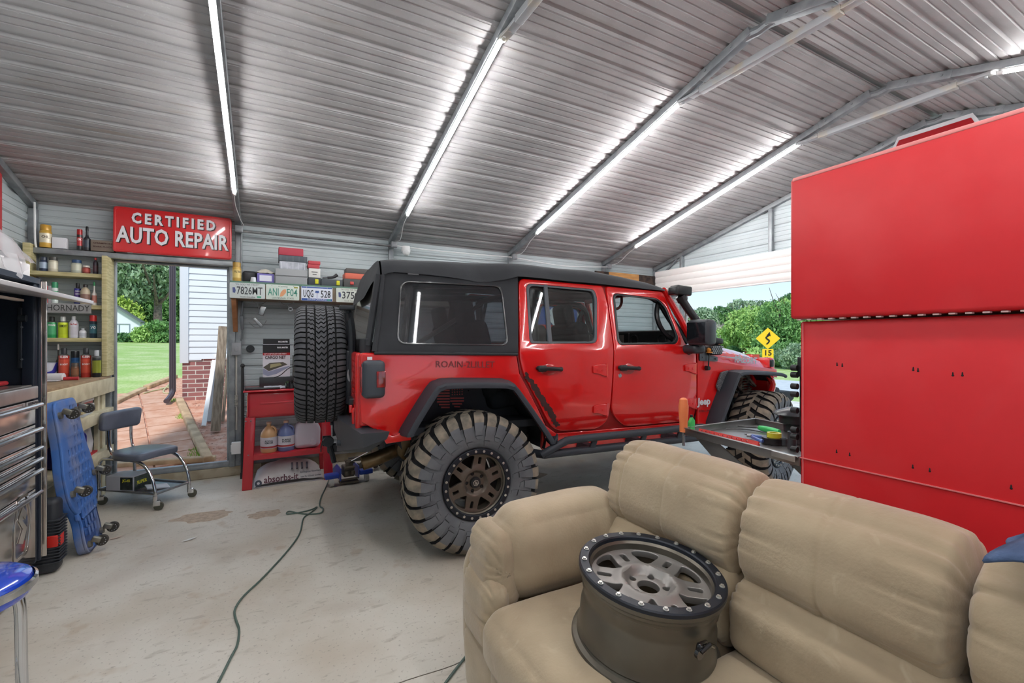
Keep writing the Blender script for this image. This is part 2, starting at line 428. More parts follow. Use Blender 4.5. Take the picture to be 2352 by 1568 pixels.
tag(obj('drop_conduit', b, galvd), 'thin grey conduit dropping from the eave beside the doorway', 'pipe')
# ================================================================== wheels and tyres
tread_top = mat('dusty_tread', '8d8272', .9, c2='6d675d', ns=14)
tread_dark = mat('dark_tread', '55565a', .85, c2='45464a', ns=10)
sidewall = mat('tyre_sidewall', '5a5d62', .7, c2='686b6f', ns=5, bump=.1, bs=120)
bronze = mat('bronze_alloy', '6b6158', .42, .65)
bronzed = mat('dark_bronze_barrel', '6f695e', .34, .55, c2='635d53', ns=4)
silverm = mat('matte_silver_face', '97938f', .42, .6)
ringm = mat('beadlock_black', '22262f', .42, .3, bump=.05, bs=300)
boltm = mat('bolt_steel', 'd8d6d0', .3, .8)

def tyre(R0, W, kind, lug=(0, 1)):
    """axis along +Z, outer face towards +Z.  materials: 0 rubber, 1 tread faces"""
    k = R0/.465; h = W/2
    P = [(.232, .74), (.25, .86), (.30, .99), (.345, 1.02), (.39, .99), (.418, .93), (.436, .84), (.443, .70), (.447, .35), (.448, 0)]
    P = [(r*k, v*h) for r, v in P]; full = P+[(r, -v) for r, v in P[-2::-1]]
    b = B(); FP = [(full[0][0]-.004, full[0][1]*.9)]+full+[(full[-1][0]-.004, full[-1][1]*.9)]
    b.lathe(FP, 96, mis=[2 if 5 <= i <= len(FP)-7 else 0 for i in range(len(FP)-1)])
    C = P[::-1]; d = [0]
    for a, c in zip(C, C[1:]): d.append(d[-1]+math.dist(a, c))
    def surf(s):
        sg = 1 if s >= 0 else -1; s = min(abs(s), d[-1]-1e-6)
        for i in range(len(d)-1):
            if s <= d[i+1]:
                u = (s-d[i])/(d[i+1]-d[i]); r = C[i][0]*(1-u)+C[i+1][0]*u; v = C[i][1]*(1-u)+C[i+1][1]*u
                t = V((C[i+1][0]-C[i][0], C[i+1][1]-C[i][1])).normalized(); return r, v*sg, V((t.y, -t.x*sg))
    def lugstrip(rows, mi=1):
        """rows: (s, a0, a1, height)"""
        top, bot = [], []
        for s, a0, a1, hh in rows:
            r, v, n = surf(s)
            if n.x < 0: n = -n
            if abs(s) > d[5] and n.y*(1 if s > 0 else -1) < 0: n = V((n.x, -n.y))
            for L, q in ((top, hh), (bot, -.003)):
                rr, vv = r+n.x*q, v+n.y*q
                L.append([b.bm.verts.new((rr*math.cos(a), rr*math.sin(a), vv)) for a in (a0, (a0+a1)/2, a1)])
        n = len(rows)
        for i in range(n-1):
            far = abs(rows[i][0]) > h*1.02
            for j in range(2):
                f = b.bm.faces.new((top[i][j], top[i][j+1], top[i+1][j+1], top[i+1][j])); f.material_index = 0 if far else mi
            for j in (0, 2):
                f = b.bm.faces.new((top[i][j], top[i+1][j], bot[i+1][j], bot[i][j])); f.material_index = 2
        for i in (0, n-1):
            for j in range(2): f = b.bm.faces.new((top[i][j], top[i][j+1], bot[i][j+1], bot[i][j])); f.material_index = 2
    if kind == 'mud':
        N = 30; p = 2*PI/N
        for i in range(N):
            for sg in (1, -1):
                a = i*p+(p/2 if sg < 0 else 0); long_ = i % 2
                # shoulder lug that runs down the sidewall
                e = d[-1]*(.80 if long_ else .70); s1 = h*.42
                rows = []
                for q in range(8):
                    u = q/7; s = s1+(e-s1)*u; hw = p*(.26+.12*min(1, u*2.5))*(1 if u < .75 else .85); sk = -p*.35*(1-u)**2
                    rows.append((sg*s, a+sk-hw, a+sk+hw, .019*(1-.70*max(0, u-.5)/.5)))
                lugstrip(rows)
                # sidewall biter
                rows = [(sg*(e+(.03+.012*long_)*u*k), a+p*(-.42+.02*q), a+p*(.30-.1*q), .006*(1-.6*u)) for q, u in enumerate((.15, .6, 1))]
                lugstrip(rows)
                # centre chevron blocks
                rows = [(sg*(-h*.06+h*.42*u), a+p*(.05+.5*u)-p*.27, a+p*(.05+.5*u)+p*.27, .018) for u in (0, .33, .66, 1)]
                lugstrip(rows)
    else:
        N = 34; p = 2*PI/N
        for i in range(N):
            for sg in (1, -1):
                a = i*p+(p*.5 if sg < 0 else 0)
                e = d[-1]*.66
                for hf in (0, 1):
                    rows = []
                    for q in range(6):
                        u = q/5; s = h*.60+(e-h*.60)*u; c = a+p*(-.24+.48*hf)+p*.18*math.sin(u*4)*.5
                        rows.append((sg*s, c-p*.19, c+p*.18, .014*(1-.6*max(0, u-.5)/.5)-(.003 if hf and u > .6 else 0)))
                    lugstrip(rows)
                for hf in (0, 1):
                    rows = [(sg*(h*(.27+.26*u)), a+p*(.25-.24+.48*hf+z)-p*.18, a+p*(.25-.24+.48*hf+z)+p*.18, .014) for u, z in ((0, 0), (.25, .16), (.5, .1), (.75, .28), (1, .22))]
                    lugstrip(rows)
            a = i*p
            for hf in (0, 1):
                rows = [(h*.20*u, a+p*(-.24+.48*hf+z)-p*.18, a+p*(-.24+.48*hf+z)+p*.18, .014) for u, z in ((-1, .2), (-.5, -.05), (0, .15), (.5, -.1), (1, .12))]
                lugstrip(rows)
    return b

def rim_face(R1, depth, z0):
    """six twin spokes with slots, five lug holes and a centre bore"""
    holes = []; k = R1/.2
    for i in range(6):
        a = i*PI/3
        def pl(r, t, a=a): return (r*k*math.cos(a)-t*k*math.sin(a), r*k*math.sin(a)+t*k*math.cos(a))
        holes.append(roundpoly([pl(.125, -.0095), pl(.125, .0095), pl(.172, .0115), pl(.172, -.0115)], .008*k))
        a2 = a+PI/6
        def pm(r, an, a2=a2): return (r*k*math.cos(a2+an), r*k*math.sin(a2+an))
        holes.append(roundpoly([pm(.104, -.03), pm(.104, .03), pm(.182, .29), pm(.188, .15), pm(.189, 0), pm(.188, -.15), pm(.182, -.29)], .012*k))
    for i in range(5): holes.append(ngon(14, .0115*k, 0, .0585*k*math.cos(i*2*PI/5+.3), .0585*k*math.sin(i*2*PI/5+.3)))
    holes.append(ngon(32, .036*k))
    me = plate(ngon(72, .199*k), holes, depth, .0025)
    bm = bmesh.new(); bm.from_mesh(me); bpy.data.meshes.remove(me)
    n = 44
    for ax in range(2):
        for i in range(1, n):
            co = [0, 0, 0]; no = [0, 0, 0]; co[ax] = -R1+2*R1*i/n; no[ax] = 1
            bmesh.ops.bisect_plane(bm, geom=bm.verts[:]+bm.edges[:]+bm.faces[:], dist=1e-5, plane_co=co, plane_no=no)
    for v in bm.verts:
        r = math.hypot(v.co.x, v.co.y)/k
        z = .0
        sm = lambda a, c, x: (lambda u: u*u*(3-2*u))(max(0, min(1, (x-a)/(c-a))))
        z = -.016+.024*sm(.062, .088, r)-.008*sm(.092, .13, r)+.006*sm(.165, .195, r)
        v.co.z += z0+z*k
    b = B(); b.add(bm, None, 0); return b

def make_wheel(parent, name, tyre_kind=None, R0=.465, W=.33, face=bronze, barrel=bronzed, cap=True, bolts=24, facedepth=-.045, barrelW=None, tread=None, prof=None):
    """a wheel along +Z (outer side up) made of rim, ring, bolts, optional cap and tyre"""
    RR = .222; bw = (barrelW or W*.42)
    b = rim_face(.196, .022, bw+facedepth)
    rim = obj(name, b, face, parent, 30)
    b = B(); q = bw
    b.lathe(prof(q) if prof else [(.190, q-.012), (.192, q+facedepth+.01), (.196, q+facedepth), (.196, q+facedepth-.03), (.182, q+facedepth-.05), (.178, -bw*.6), (.190, -bw*.8), (.216, -bw), (.236, -bw-.004), (.240, -bw+.004), (.237, -bw+.012), (.222, -bw+.02), (.216, -bw+.045), (.205, -bw+.075), (.196, -bw+.09), (.192, bw*.15), (.198, bw*.38), (.216, bw*.55), (.220, bw*.72), (.230, bw*.86), (.233, bw-.004), (.200, bw-.002), (.190, q-.012)], 72)
    obj('barrel', b, barrel, rim, 30)
    b = B(); b.lathe([(.197, q-.006), (.199, q+.006), (.203, q+.010), (.230, q+.010), (.234, q+.006), (.234, q-.004)], 72)
    obj('beadlock_ring', b, ringm, rim, 30)
    b0 = None
    for i in range(bolts):
        a = 2*PI*i/bolts
        if b0 is None:
            b = B(); b.cyl((0, 0, 0), (0, 0, .0025), .0085, n=12); b.cyl((0, 0, .002), (0, 0, .007), .0058, n=6); b0 = obj('bolt', b, boltm, rim)
            o = b0
        else: o = b0.copy(); col.objects.link(o)
        o.location = (.2165*math.cos(a), .2165*math.sin(a), q+.0095)
    if cap:
        b = B(); z = q+facedepth-.02
        b.lathe([(.037, z-.01), (.037, z+.025), (.034, z+.033), (.024, z+.035), (0, z+.035)], 32)
        b.add(curve_mesh([ngon(6, .021, .5), ngon(6, .0165, .5)], .002), T(0, 0, z+.036), 1); b.add(curve_mesh([[(-.003, -.012), (.003, -.012), (.003, .012), (-.003, .012)], [(-.009, -.01), (-.005, -.01), (-.005, .006), (-.009, .006)], [(.009, -.01), (.005, -.01), (.005, .006), (.009, .006)]], .002), T(0, 0, z+.036), 1)
        obj('centre_cap', b, [black, boltm], rim)
        for i in range(5):
            a = i*2*PI/5+.3; b = B(); b.cyl((.0573*math.cos(a), .0573*math.sin(a), z-.015), (.0573*math.cos(a), .0573*math.sin(a), z+.012), .008, n=6); obj('lug_nut', b, black, rim)
        b = B(); b.lathe([(0, -.03), (.150, -.03), (.150, -.036), (.06, -.036), (.06, -.12), (0, -.12)], 32)
        b.box((.10, .06, -.02), (.09, .12, .08), bev=.02); obj('brake_disc', b, mat('brake_iron', '3a3530', .6, .5), rim)
    if tyre_kind:
        b = tyre(R0, W, tyre_kind); obj('tire', b, [sidewall, tread or tread_top, mat('groove_shade', '17181a', .9)], rim, 40)  # grooves and lug sides near-black: depth shade put into the colour
    return rim

# ================================================================== the red off-road car
JY = R(-4); JO = V((1.22+.98*math.sin(R(4)), 2.70+.98*math.cos(R(4)), 0))
jeep = thing('off_road_car', 'red four-door off-road car with black soft top and huge mud tires, parked inside', 'car', JO, JY)
JM = M.Translation(JO) @ M.Rotation(JY, 4, 'Z')
jred = mat('car_red', 'd01414', .22, coat=1, spec=.5)
jtop = mat('soft_top_fabric', '26282c', .85, c2='2e3034', ns=4, bump=.12, bs=350)
jblk = mat('satin_black', '17191c', .35)
jflare = mat('grained_black', '2b3038', .55, bump=.1, bs=500)
undm = mat('underbody_black', '272a30', .6)
seam = mat('seam_dark', '050506', .8)
glassd = mat('tinted_glass', '0c1116', .03, spec=.6)
t, p = nodes(glassd)
def make_glass(name, tint, op, rough=.02):
    m = bpy.data.materials.new(name); m.use_nodes = True; t = m.node_tree; t.nodes.clear()
    o = t.nodes.new('ShaderNodeOutputMaterial'); tr = t.nodes.new('ShaderNodeBsdfTransparent'); gl = t.nodes.new('ShaderNodeBsdfGlossy'); fr = t.nodes.new('ShaderNodeFresnel'); mx = t.nodes.new('ShaderNodeMixShader'); df = t.nodes.new('ShaderNodeBsdfDiffuse'); m2 = t.nodes.new('ShaderNodeMixShader')
    tr.inputs[0].default_value = lin(tint); df.inputs[0].default_value = lin(tint); gl.inputs[1].default_value = rough; fr.inputs[0].default_value = 1.5
    m2.inputs[0].default_value = op
    t.links.new(tr.outputs[0], m2.inputs[1]); t.links.new(df.outputs[0], m2.inputs[2])
    t.links.new(fr.outputs[0], mx.inputs[0]); t.links.new(m2.outputs[0], mx.inputs[1]); t.links.new(gl.outputs[0], mx.inputs[2]); t.links.new(mx.outputs[0], o.inputs[0]); return m
gl_dark = make_glass('privacy_vinyl', 'b9bdc4', .03, .03)
gl_side = make_glass('door_glass', 'e2e7e7', .0)
gl_clear = make_glass('windscreen_glass', 'e4efef', .0)
gl_vinyl = make_glass('clear_vinyl', 'b9b5ae', .38, .08)

def vw(w): # half width of the cabin at height w
    return .80-(.17*(w-1.33)/.52 if w > 1.33 else 0)-(.03*((.95-w)/.25)**2 if w < .95 else 0)+.010*math.sin(max(0, min(1, (w-.7)/.63))*PI)
def side_panel(outer, holes=(), th=.03, bev=.006, off=0, levels=None, vf=vw, mirror=False):
    """a body panel drawn in (u, w) and bent onto the cabin side; returns a B"""
    me = plate(outer, holes, th, bev); bm = bmesh.new(); bm.from_mesh(me); bpy.data.meshes.remove(me)
    ws = [v.co.y for v in bm.verts]; lo, hi = min(ws), max(ws); n = max(2, int((hi-lo)/.04)) if levels is None else levels
    for i in range(1, n): bmesh.ops.bisect_plane(bm, geom=bm.verts[:]+bm.edges[:]+bm.faces[:], dist=1e-5, plane_co=(0, lo+(hi-lo)*i/n, 0), plane_no=(0, 1, 0))
    s = 1 if mirror else -1
    for v in bm.verts:
        u, w_, z = v.co; d = vf(w_)+z-th/2+off
        v.co = (u, s*d, w_)
    b = B(); b.add(bm, None, 0); return b
def jp(name, b, m, par=None, **k): return obj(name, b, m, par or jeep, **k)
def path_arch(cx, cw, pts, n=5): return roundpoly(pts, .05, n)

ARC_R = [(-.455, .70), (-.455, .845), (-.29, 1.095), (-.2, 1.14), (.2, 1.13), (.31, 1.075), (.58, .73), (.59, .60)]
ARC_F = [(2.22, .60), (2.23, .72), (2.45, 1.065), (2.54, 1.10), (3.05, 1.085), (3.20, .80)]
for mir in (False, True):
    sd = {'mirror': mir}
    # rear quarter with the wheel arch, ending behind the rear door
    q = [(-.70, 1.32), (-.72, 1.1), (-.71, .90), (-.60, .83)]+[(-.53, .80), (-.45, .78), (-.45, .85)]+ARC_R[2:7]+[(.59, .60), (.61, .575), (2.10, .56), (2.13, .60), (2.12, .690), (1.02, .700), (.70, .705), (.60, .775), (.375, 1.17), (.352, 1.32)]
    jp('body_side', side_panel(q, (), .03, .005, 0, **sd), jred)
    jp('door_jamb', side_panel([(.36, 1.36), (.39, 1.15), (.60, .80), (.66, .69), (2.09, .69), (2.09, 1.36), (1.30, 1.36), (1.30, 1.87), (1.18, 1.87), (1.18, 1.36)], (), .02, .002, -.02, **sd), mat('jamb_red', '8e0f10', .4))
    # rear door
    rd = roundpoly([(.462, 1.882), (1.228, 1.862), (1.240, 1.70), (1.160, .775), (1.075, .712), (.72, .722), (.63, .775), (.405, 1.165), (.376, 1.30)], [.05, .03, .02, .07, .05, .06, .08, .08, .03], 5)
    rw = roundpoly([(.515, 1.845), (1.135, 1.828), (1.148, 1.76), (1.062, 1.385), (.48, 1.385), (.475, 1.42)], [.05, .06, .03, .05, .05, .03], 5)
    d = jp('rear_door', side_panel(rd, [rw], .035, .007, .003, **sd), jred)
    # front door
    fd = roundpoly([(1.262, 1.862), (1.868, 1.842), (1.985, 1.36), (2.088, 1.30), (2.088, .702), (1.34, .708), (1.235, .785), (1.180, .86)], [.03, .03, .05, .02, .05, .06, .06, .05], 5)
    fw = roundpoly([(1.315, 1.805), (1.80, 1.778), (1.868, 1.70), (1.925, 1.43), (1.88, 1.378), (1.285, 1.372), (1.262, 1.40)], [.05, .06, .04, .04, .04, .05, .03], 5)
    fdo = jp('front_door', side_panel(fd, [fw], .035, .007, .003, **sd), jred)
    s = 1 if mir else -1
    for dd, wn, nm in ((d, rw, 'r'), (fdo, fw, 'f')):
        inner = [((x-.8 if nm == 'r' else x-1.6)*.93+(.8 if nm == 'r' else 1.6), (y-1.6)*.93+1.6) for x, y in wn]
        jp('window_seal', side_panel(wn, [inner], .028, .004, .002, **sd), jblk if nm == 'f' else mat('seal_grey', '4b5056', .5), dd)
        if nm == 'r' or mir: jp('window_glass', side_panel(wn, (), .004, 0, -.012, **sd), gl_side, dd)
    jp('window_divider', side_panel([(.625, 1.385), (.66, 1.385), (.70, 1.845), (.668, 1.845)], (), .02, .003, .004, **sd), mat('seal_grey', '4b5056', .5), d)
    # handles, hinges
    for dd, u0, w0 in ((d, .612, 1.198), (fdo, 1.343, 1.186)):
        b = B(); y = s*(vw(w0)+.012)
        b.tube([(u0-.095, y, w0+.008), (u0-.085, y+s*.02, w0+.006), (u0-.03, y+s*.03, w0+.004), (u0+.04, y+s*.03, w0), (u0+.085, y+s*.022, w0-.004), (u0+.10, y, w0-.004)], lambda t_: .015 if t_ < .85 else .018, 10, k=4)
        b.box((u0-.065, y+s*.018, w0+.004), (.07, .028, .046), bev=.012); b.box((u0+.02, y+s*.034, w0+.001), (.075, .008, .016), bev=.003)
        jp('handle', b, jblk, dd)
        b = B(); b.lathe([(0, .004), (.02, .003), (.042, 0), (.046, -.002)], 24, T(u0, s*(vw(w0)+.0045), w0-.01) @ M.Rotation(-s*R(90), 4, 'X') @ M.Diagonal((1.5, 1, 1, 1)))
        jp('handle_cup', b, mat('car_red_shade', 'b01010', .25, coat=1), dd)
    for dd, hs in ((d, [(1.07, 1.175), (1.075, .865)]), (fdo, [(2.015, 1.165), (2.02, .86)])):
        for u0, w0 in hs:
            b = B(); y = s*(vw(w0)+.008)
            pl_ = roundpoly([(-.07, .035), (-.02, .045), (.055, .045), (.055, -.045), (.03, -.045), (-.02, -.025), (-.07, -.02)], .008, 3)
            b.add(plate(pl_, (), .02, .004), T(u0, y, w0) @ (FACE if not mir else M.Rotation(R(180), 4, 'Z') @ FACE @ M.Diagonal((-1, 1, 1, 1))), 0)
            b.cyl((u0+.058, y, w0-.05), (u0+.058, y, w0+.05), .011, n=10); b.cyl((u0-.03, y+s*.008, w0), (u0-.03, y+s*.013, w0), .010, n=6); b.cyl((u0+.015, y+s*.008, w0), (u0+.015, y+s*.013, w0), .010, n=6)
            jp('hinge', b, jred, dd)
    if not mir:
        b = B(); b.lathe([(0, .003), (.014, .003), (.017, 0)], 20, T(1.262, -(vw(1.12)+.004), 1.128) @ M.Rotation(R(90), 4, 'X')); jp('key_lock', b, chrome, fdo)
    # front fender side and cowl corner
    ff = [(2.112, 1.295), (2.112, .60), (2.22, .58), (2.22, .70)]+ARC_F[2:5]+[(3.16, 1.05), (3.15, 1.13), (2.9, 1.158), (2.62, 1.19), (2.325, 1.222), (2.30, 1.30)]
    jp('front_fender', side_panel(ff, (), .03, .005, 0, vf=lambda w_: .80, **sd), jred)
    # flares
    outer = [(-.465, .79), (-.475, .845), (-.31, 1.105), (-.245, 1.15), (-.16, 1.162), (.17, 1.15), (.265, 1.135), (.335, 1.085), (.605, .72), (.60, .68)]
    def flare(pts, w_in, w_out, tp, nm, drop=.03):
        b = B(); P = catmull([(x, 0, z) for x, z in pts], 3); n = len(P); cx = sum(p_.x for p_ in P)/n; cz = min(p_.z for p_ in P)
        def f(i, j):
            p_ = P[i]; sec = [(w_in, 0), (w_out-.03, .006-tp), (w_out-.008, -tp), (w_out, -.014-tp), (w_out-.002, -drop-tp), (w_out-.02, -drop-.002-tp), (w_out-.03, -.02-tp), (w_in, -.012)]
            v_, o_ = sec[j]; a_ = P[max(i-1, 0)]; c_ = P[min(i+1, n-1)]; tg = (c_-a_).normalized(); nr = V((-tg.z, 0, tg.x))
            if nr.dot(p_-V((cx, 0, cz))) < 0: nr = -nr
            q_ = p_+nr*o_; return (q_.x, s*v_, q_.z)
        g = [[b.bm.verts.new(f(i, j)) for j in range(8)] for i in range(n)]
        for i in range(n-1):
            for j in range(8): b.bm.faces.new((g[i][j], g[i+1][j], g[i+1][(j+1) % 8], g[i][(j+1) % 8]))
        b.bm.faces.new(g[0]); b.bm.faces.new(g[-1][::-1]); jp(nm, b, jflare)
    flare(outer, .78, .955, .028, 'rear_flare', .036)
    flare([(2.205, .67), (2.23, .74), (2.42, 1.095), (2.47, 1.13), (2.54, 1.142), (2.75, 1.135), (3.02, 1.115), (3.09, 1.095)], .78, .955, .012, 'front_flare', .026)
    # inner wheel wells
    b = B(); A = catmull([(x, 0, z) for x, z in ARC_R], 3)
    for a_, c_ in zip(A, A[1:]): b.quad((a_.x, s*.79, a_.z), (c_.x, s*.79, c_.z), (c_.x, s*.50, c_.z), (a_.x, s*.50, a_.z))
    b.box((.03, s*.50, .86), (1.1, .02, .56)); b.tube([(-.40, s*.60, 1.02), (-.36, s*.60, .9), (-.33, s*.60, .5)], .03, 10)
    jp('wheel_well', b, undm)
    b = B(); b.box((2.70, s*.45, .95), (1.05, .02, .36)); A = catmull([(x, 0, z) for x, z in ARC_F[1:]], 3)
    for a_, c_ in zip(A[:10], A[1:11]): b.quad((a_.x, s*.79, a_.z), (c_.x, s*.79, c_.z), (c_.x, s*.50, c_.z), (a_.x, s*.50, a_.z))
    jp('wheel_well', b, undm)
    # rock slider
    b = B(); y1, y2 = s*.93, s*.80
    b.tube([(.47, y2, .592), (.52, y1-s*.02, .596), (1.2, y1-s*.02, .592), (2.05, y1-s*.02, .588), (2.10, y2, .586)], .030, 12)
    b.tube([(.50, y1-s*.02, .594), (.56, y1, .63), (.66, y1+s*.01, .675), (.76, y1+s*.012, .690), (1.3, y1+s*.012, .688), (2.02, y1+s*.012, .682), (2.09, y1-s*.02, .60)], .028, 12, k=4)
    for u0 in (.93, 1.40, 1.78): b.box((u0, y1-s*.005, .64), (.045, .02, .11), (0, 22, 0), bev=.004); b.box((u0, s*.75, .60), (.06, .30, .05), bev=.004)
    jp('rock_slider', b, jflare)
    # rear light
    b = B(); sg = s
    if not mir:
        b.box((-.638, -.80, 1.165), (.135, .12, .235), bev=.028); b.box((-.700, -.825, 1.165), (.02, .03, .2), bev=.008)
        tl = jp('tail_light', b, mat('light_housing', '3a4048', .45)); b = B(); b.box((-.598, -.860, 1.165), (.055, .012, .10), bev=.004); b.box((-.712, -.80, 1.165), (.012, .075, .16), bev=.004)
        jp('lens', b, mat('red_lens', '9d1114', .12, coat=1, c2='6c0a0c', ns=20), tl)
    else:
        b.box((-.665, .80, 1.165), (.19, .13, .235), bev=.025); jp('tail_light', b, mat('light_housing', '3a4048', .45))
    # seats and roll bar side
    for u0, hh in ((1.20, 1.0), (.30, .96)):
        cy = s*.36; b = B()
        b.box((u0+.18, cy, .98), (.50, .48, .16), (0, -6, 0), bev=.06); b.box((u0-.08, cy, 1.26), (.15, .46, .62), (0, -14, 0), bev=.06)
        b.box((u0-.19, cy, 1.62), (.10, .25, .20), (0, -10, 0), bev=.045); b.cyl((u0-.16, cy-.06, 1.45), (u0-.19, cy-.06, 1.58), .008, n=8); b.cyl((u0-.16, cy+.06, 1.45), (u0-.19, cy+.06, 1.58), .008, n=8)
        jp('seat', b, mat('seat_cloth', '1d1f23', .85, c2='26292e', ns=8))
    b = B(); b.tube([(-.42, s*.60, 1.30), (-.36, s*.58, 1.72), (-.30, s*.57, 1.80), (.5, s*.565, 1.83), (1.2, s*.565, 1.83), (1.78, s*.58, 1.80), (1.95, s*.64, 1.60), (2.08, s*.70, 1.38)], .032, 10, k=4)
    b.tube([(.62, s*.60, 1.25), (.58, s*.585, 1.80)], .035, 10); b.tube([(1.22, s*.60, 1.0), (1.19, s*.575, 1.82)], .03, 10)
    jp('roll_bar', b, jblk)
b = B(); b.tube([(.58, -.58, 1.80), (.58, .58, 1.80)], .03, 10); b.tube([(-.33, -.57, 1.77), (-.33, .57, 1.77)], .028, 10); b.tube([(.60, .55, 1.78), (-.35, -.5, 1.35)], .02, 8)
jp('cross_bar', b, jblk)
# red strap loops seen at the door opening
b = B(); b.tube([(1.40, -.50, 1.80), (1.405, -.50, 1.735), (1.44, -.50, 1.69), (1.49, -.50, 1.695), (1.52, -.50, 1.74), (1.52, -.50, 1.80)], .012, 8, k=5)
jp('grab_strap', b, mat('strap', '5a2a22', .8))
# floor, rear bulkhead, tub rear
b = B(); b.box((.75, 0, .80), (2.85, 1.50, .05)); b.box((2.05, 0, 1.0), (.04, 1.48, .6)); b.box((-.3, 0, 1.0), (.6, 1.0, .35))
b.box((1.5, .0, .66), (4.0, .9, .16), bev=.02); b.box((0, 0, .46), (.16, 1.5, .16), bev=.05)
jp('underbody', b, undm)
b = B(); b.box((-.715, 0, 1.08), (.045, 1.50, .50), bev=.02); b.box((-.70, 0, .84), (.05, 1.40, .06), bev=.015)
b.box((-.62, -.775, 1.10), (.20, .05, .46), bev=.02)
b.box((-.735, -.60, .905), (.03, .10, .13), bev=.01); b.box((-.755, -.60, .96), (.02, .06, .05), bev=.006)
# flange below the quarter in front of the bumper
b.add(plate([(-.62, .855), (-.52, .80), (-.42, .835), (-.40, .815), (-.405, .765), (-.56, .755)], (), .05, .006), T(0, -.80, 0) @ FACE, 0)
jp('tailgate', b, jred)
# dash and centre screen
b = B(); b.box((2.0, 0, 1.40), (.20, 1.36, .21), bev=.04); b.box((2.0, 0, 1.18), (.16, 1.30, .2), bev=.03)
b.box((1.90, -.02, 1.41), (.03, .24, .15), bev=.008)
for y in (-.22, -.60): b.lathe([(.055, -.01), (.055, .012), (.048, .014), (.044, .0), (0, .0)], 24, T(1.895, y, 1.41) @ M.Rotation(R(-90), 4, 'Y'))
da = jp('dashboard', b, mat('dash_black', '16181b', .6, bump=.08, bs=300)); b = B(); b.box((1.882, .0, 1.42), (.006, .14, .09), bev=.002); jp('screen', b, mat('grey_screen', '7d8078', .3), da)
b = B(); b.lathe([(.19*1, 0)], 3) if False else None
b = B(); b.tube([(1.72+.06*math.sin(a)*.4, .36+.18*math.cos(a), 1.30+.18*math.sin(a)) for a in [i*2*PI/28 for i in range(28)]], .014, 8, closed=True); b.box((1.75, .36, 1.30), (.05, .10, .10), bev=.03); b.box((1.74, .36, 1.30), (.02, .34, .03)); jp('steering_wheel', b, jblk)
# windscreen frame
b = B(); 
for s in (-1, 1): b.tube([(2.14, s*.735, 1.34), (2.02, s*.69, 1.60), (1.90, s*.615, 1.855)], .030, 8)
b.tube([(1.90, -.615, 1.855), (1.91, 0, 1.875), (1.90, .615, 1.855)], .03, 8, k=3)
jp('windscreen_frame', b, jred)
b = B(); b.quad((2.13, -.71, 1.36), (2.13, .71, 1.36), (1.91, .60, 1.84), (1.91, -.60, 1.84)); jp('windscreen', b, gl_clear)
for s in (-1, 1): b = B(); b.tube([(2.02, s*.71, 1.37), (1.87, s*.66, 1.47), (1.80, s*.64, 1.60), (1.83, s*.61, 1.72), (1.87, s*.60, 1.78)], .022, 8, k=4); jp('pillar_trim', b, jblk)
# soft top
def roofz(u): # side edge height, crown height
    import bisect
    U = [-.62, -.54, -.48, -.3, 0, .3, .8, 1.1, 1.45, 1.78, 1.90, 1.93]; Z = [1.95, 1.965, 1.972, 1.972, 1.992, 2.005, 2.005, 2.003, 1.97, 1.925, 1.89, 1.868]
    i = max(0, min(len(U)-2, bisect.bisect(U, u)-1)); k = (u-U[i])/(U[i+1]-U[i]); return Z[i]*(1-k)+Z[i+1]*k
def edgez(u):
    pts = [(-.62, 1.80), (-.54, 1.855), (-.48, 1.868), (-.2, 1.852), (.13, 1.848), (.34, 1.868), (.44, 1.892), (1.26, 1.872), (1.86, 1.850), (1.93, 1.846)]
    for (a, za), (c, zc) in zip(pts, pts[1:]):
        if u <= c: k = max(0, (u-a)/(c-a)); return za*(1-k)+zc*k
    return pts[-1][1]
b = B(); NU, NV = 60, 28
def ft(a, c):
    u = -.56+a*(1.93+.56); e, z = edgez(u), roofz(u); x = c*2-1; ax = abs(x); s = 1 if x > 0 else -1
    K = [(0, .0, 1.03), (.55, .40, 1.02), (.80, .565, .93), (.88, .60, .70), (.95, .632, .30), (1.0, .645, .0)]
    for (p0, y0, h0), (p1, y1, h1) in zip(K, K[1:]):
        if ax <= p1: k = (ax-p0)/(p1-p0); y = y0*(1-k)+y1*k; h = h0*(1-k)+h1*k; break
    zz = e+(z-e)*h+.012*noise.noise(V((u*2.2, y*3*s, 0)))-(.012*math.exp(-((u-.15)/.12)**2)*(1-h) if ax > .8 else 0)
    yy = s*y
    return (u, yy, zz)
b.grid(NU, NV, ft)
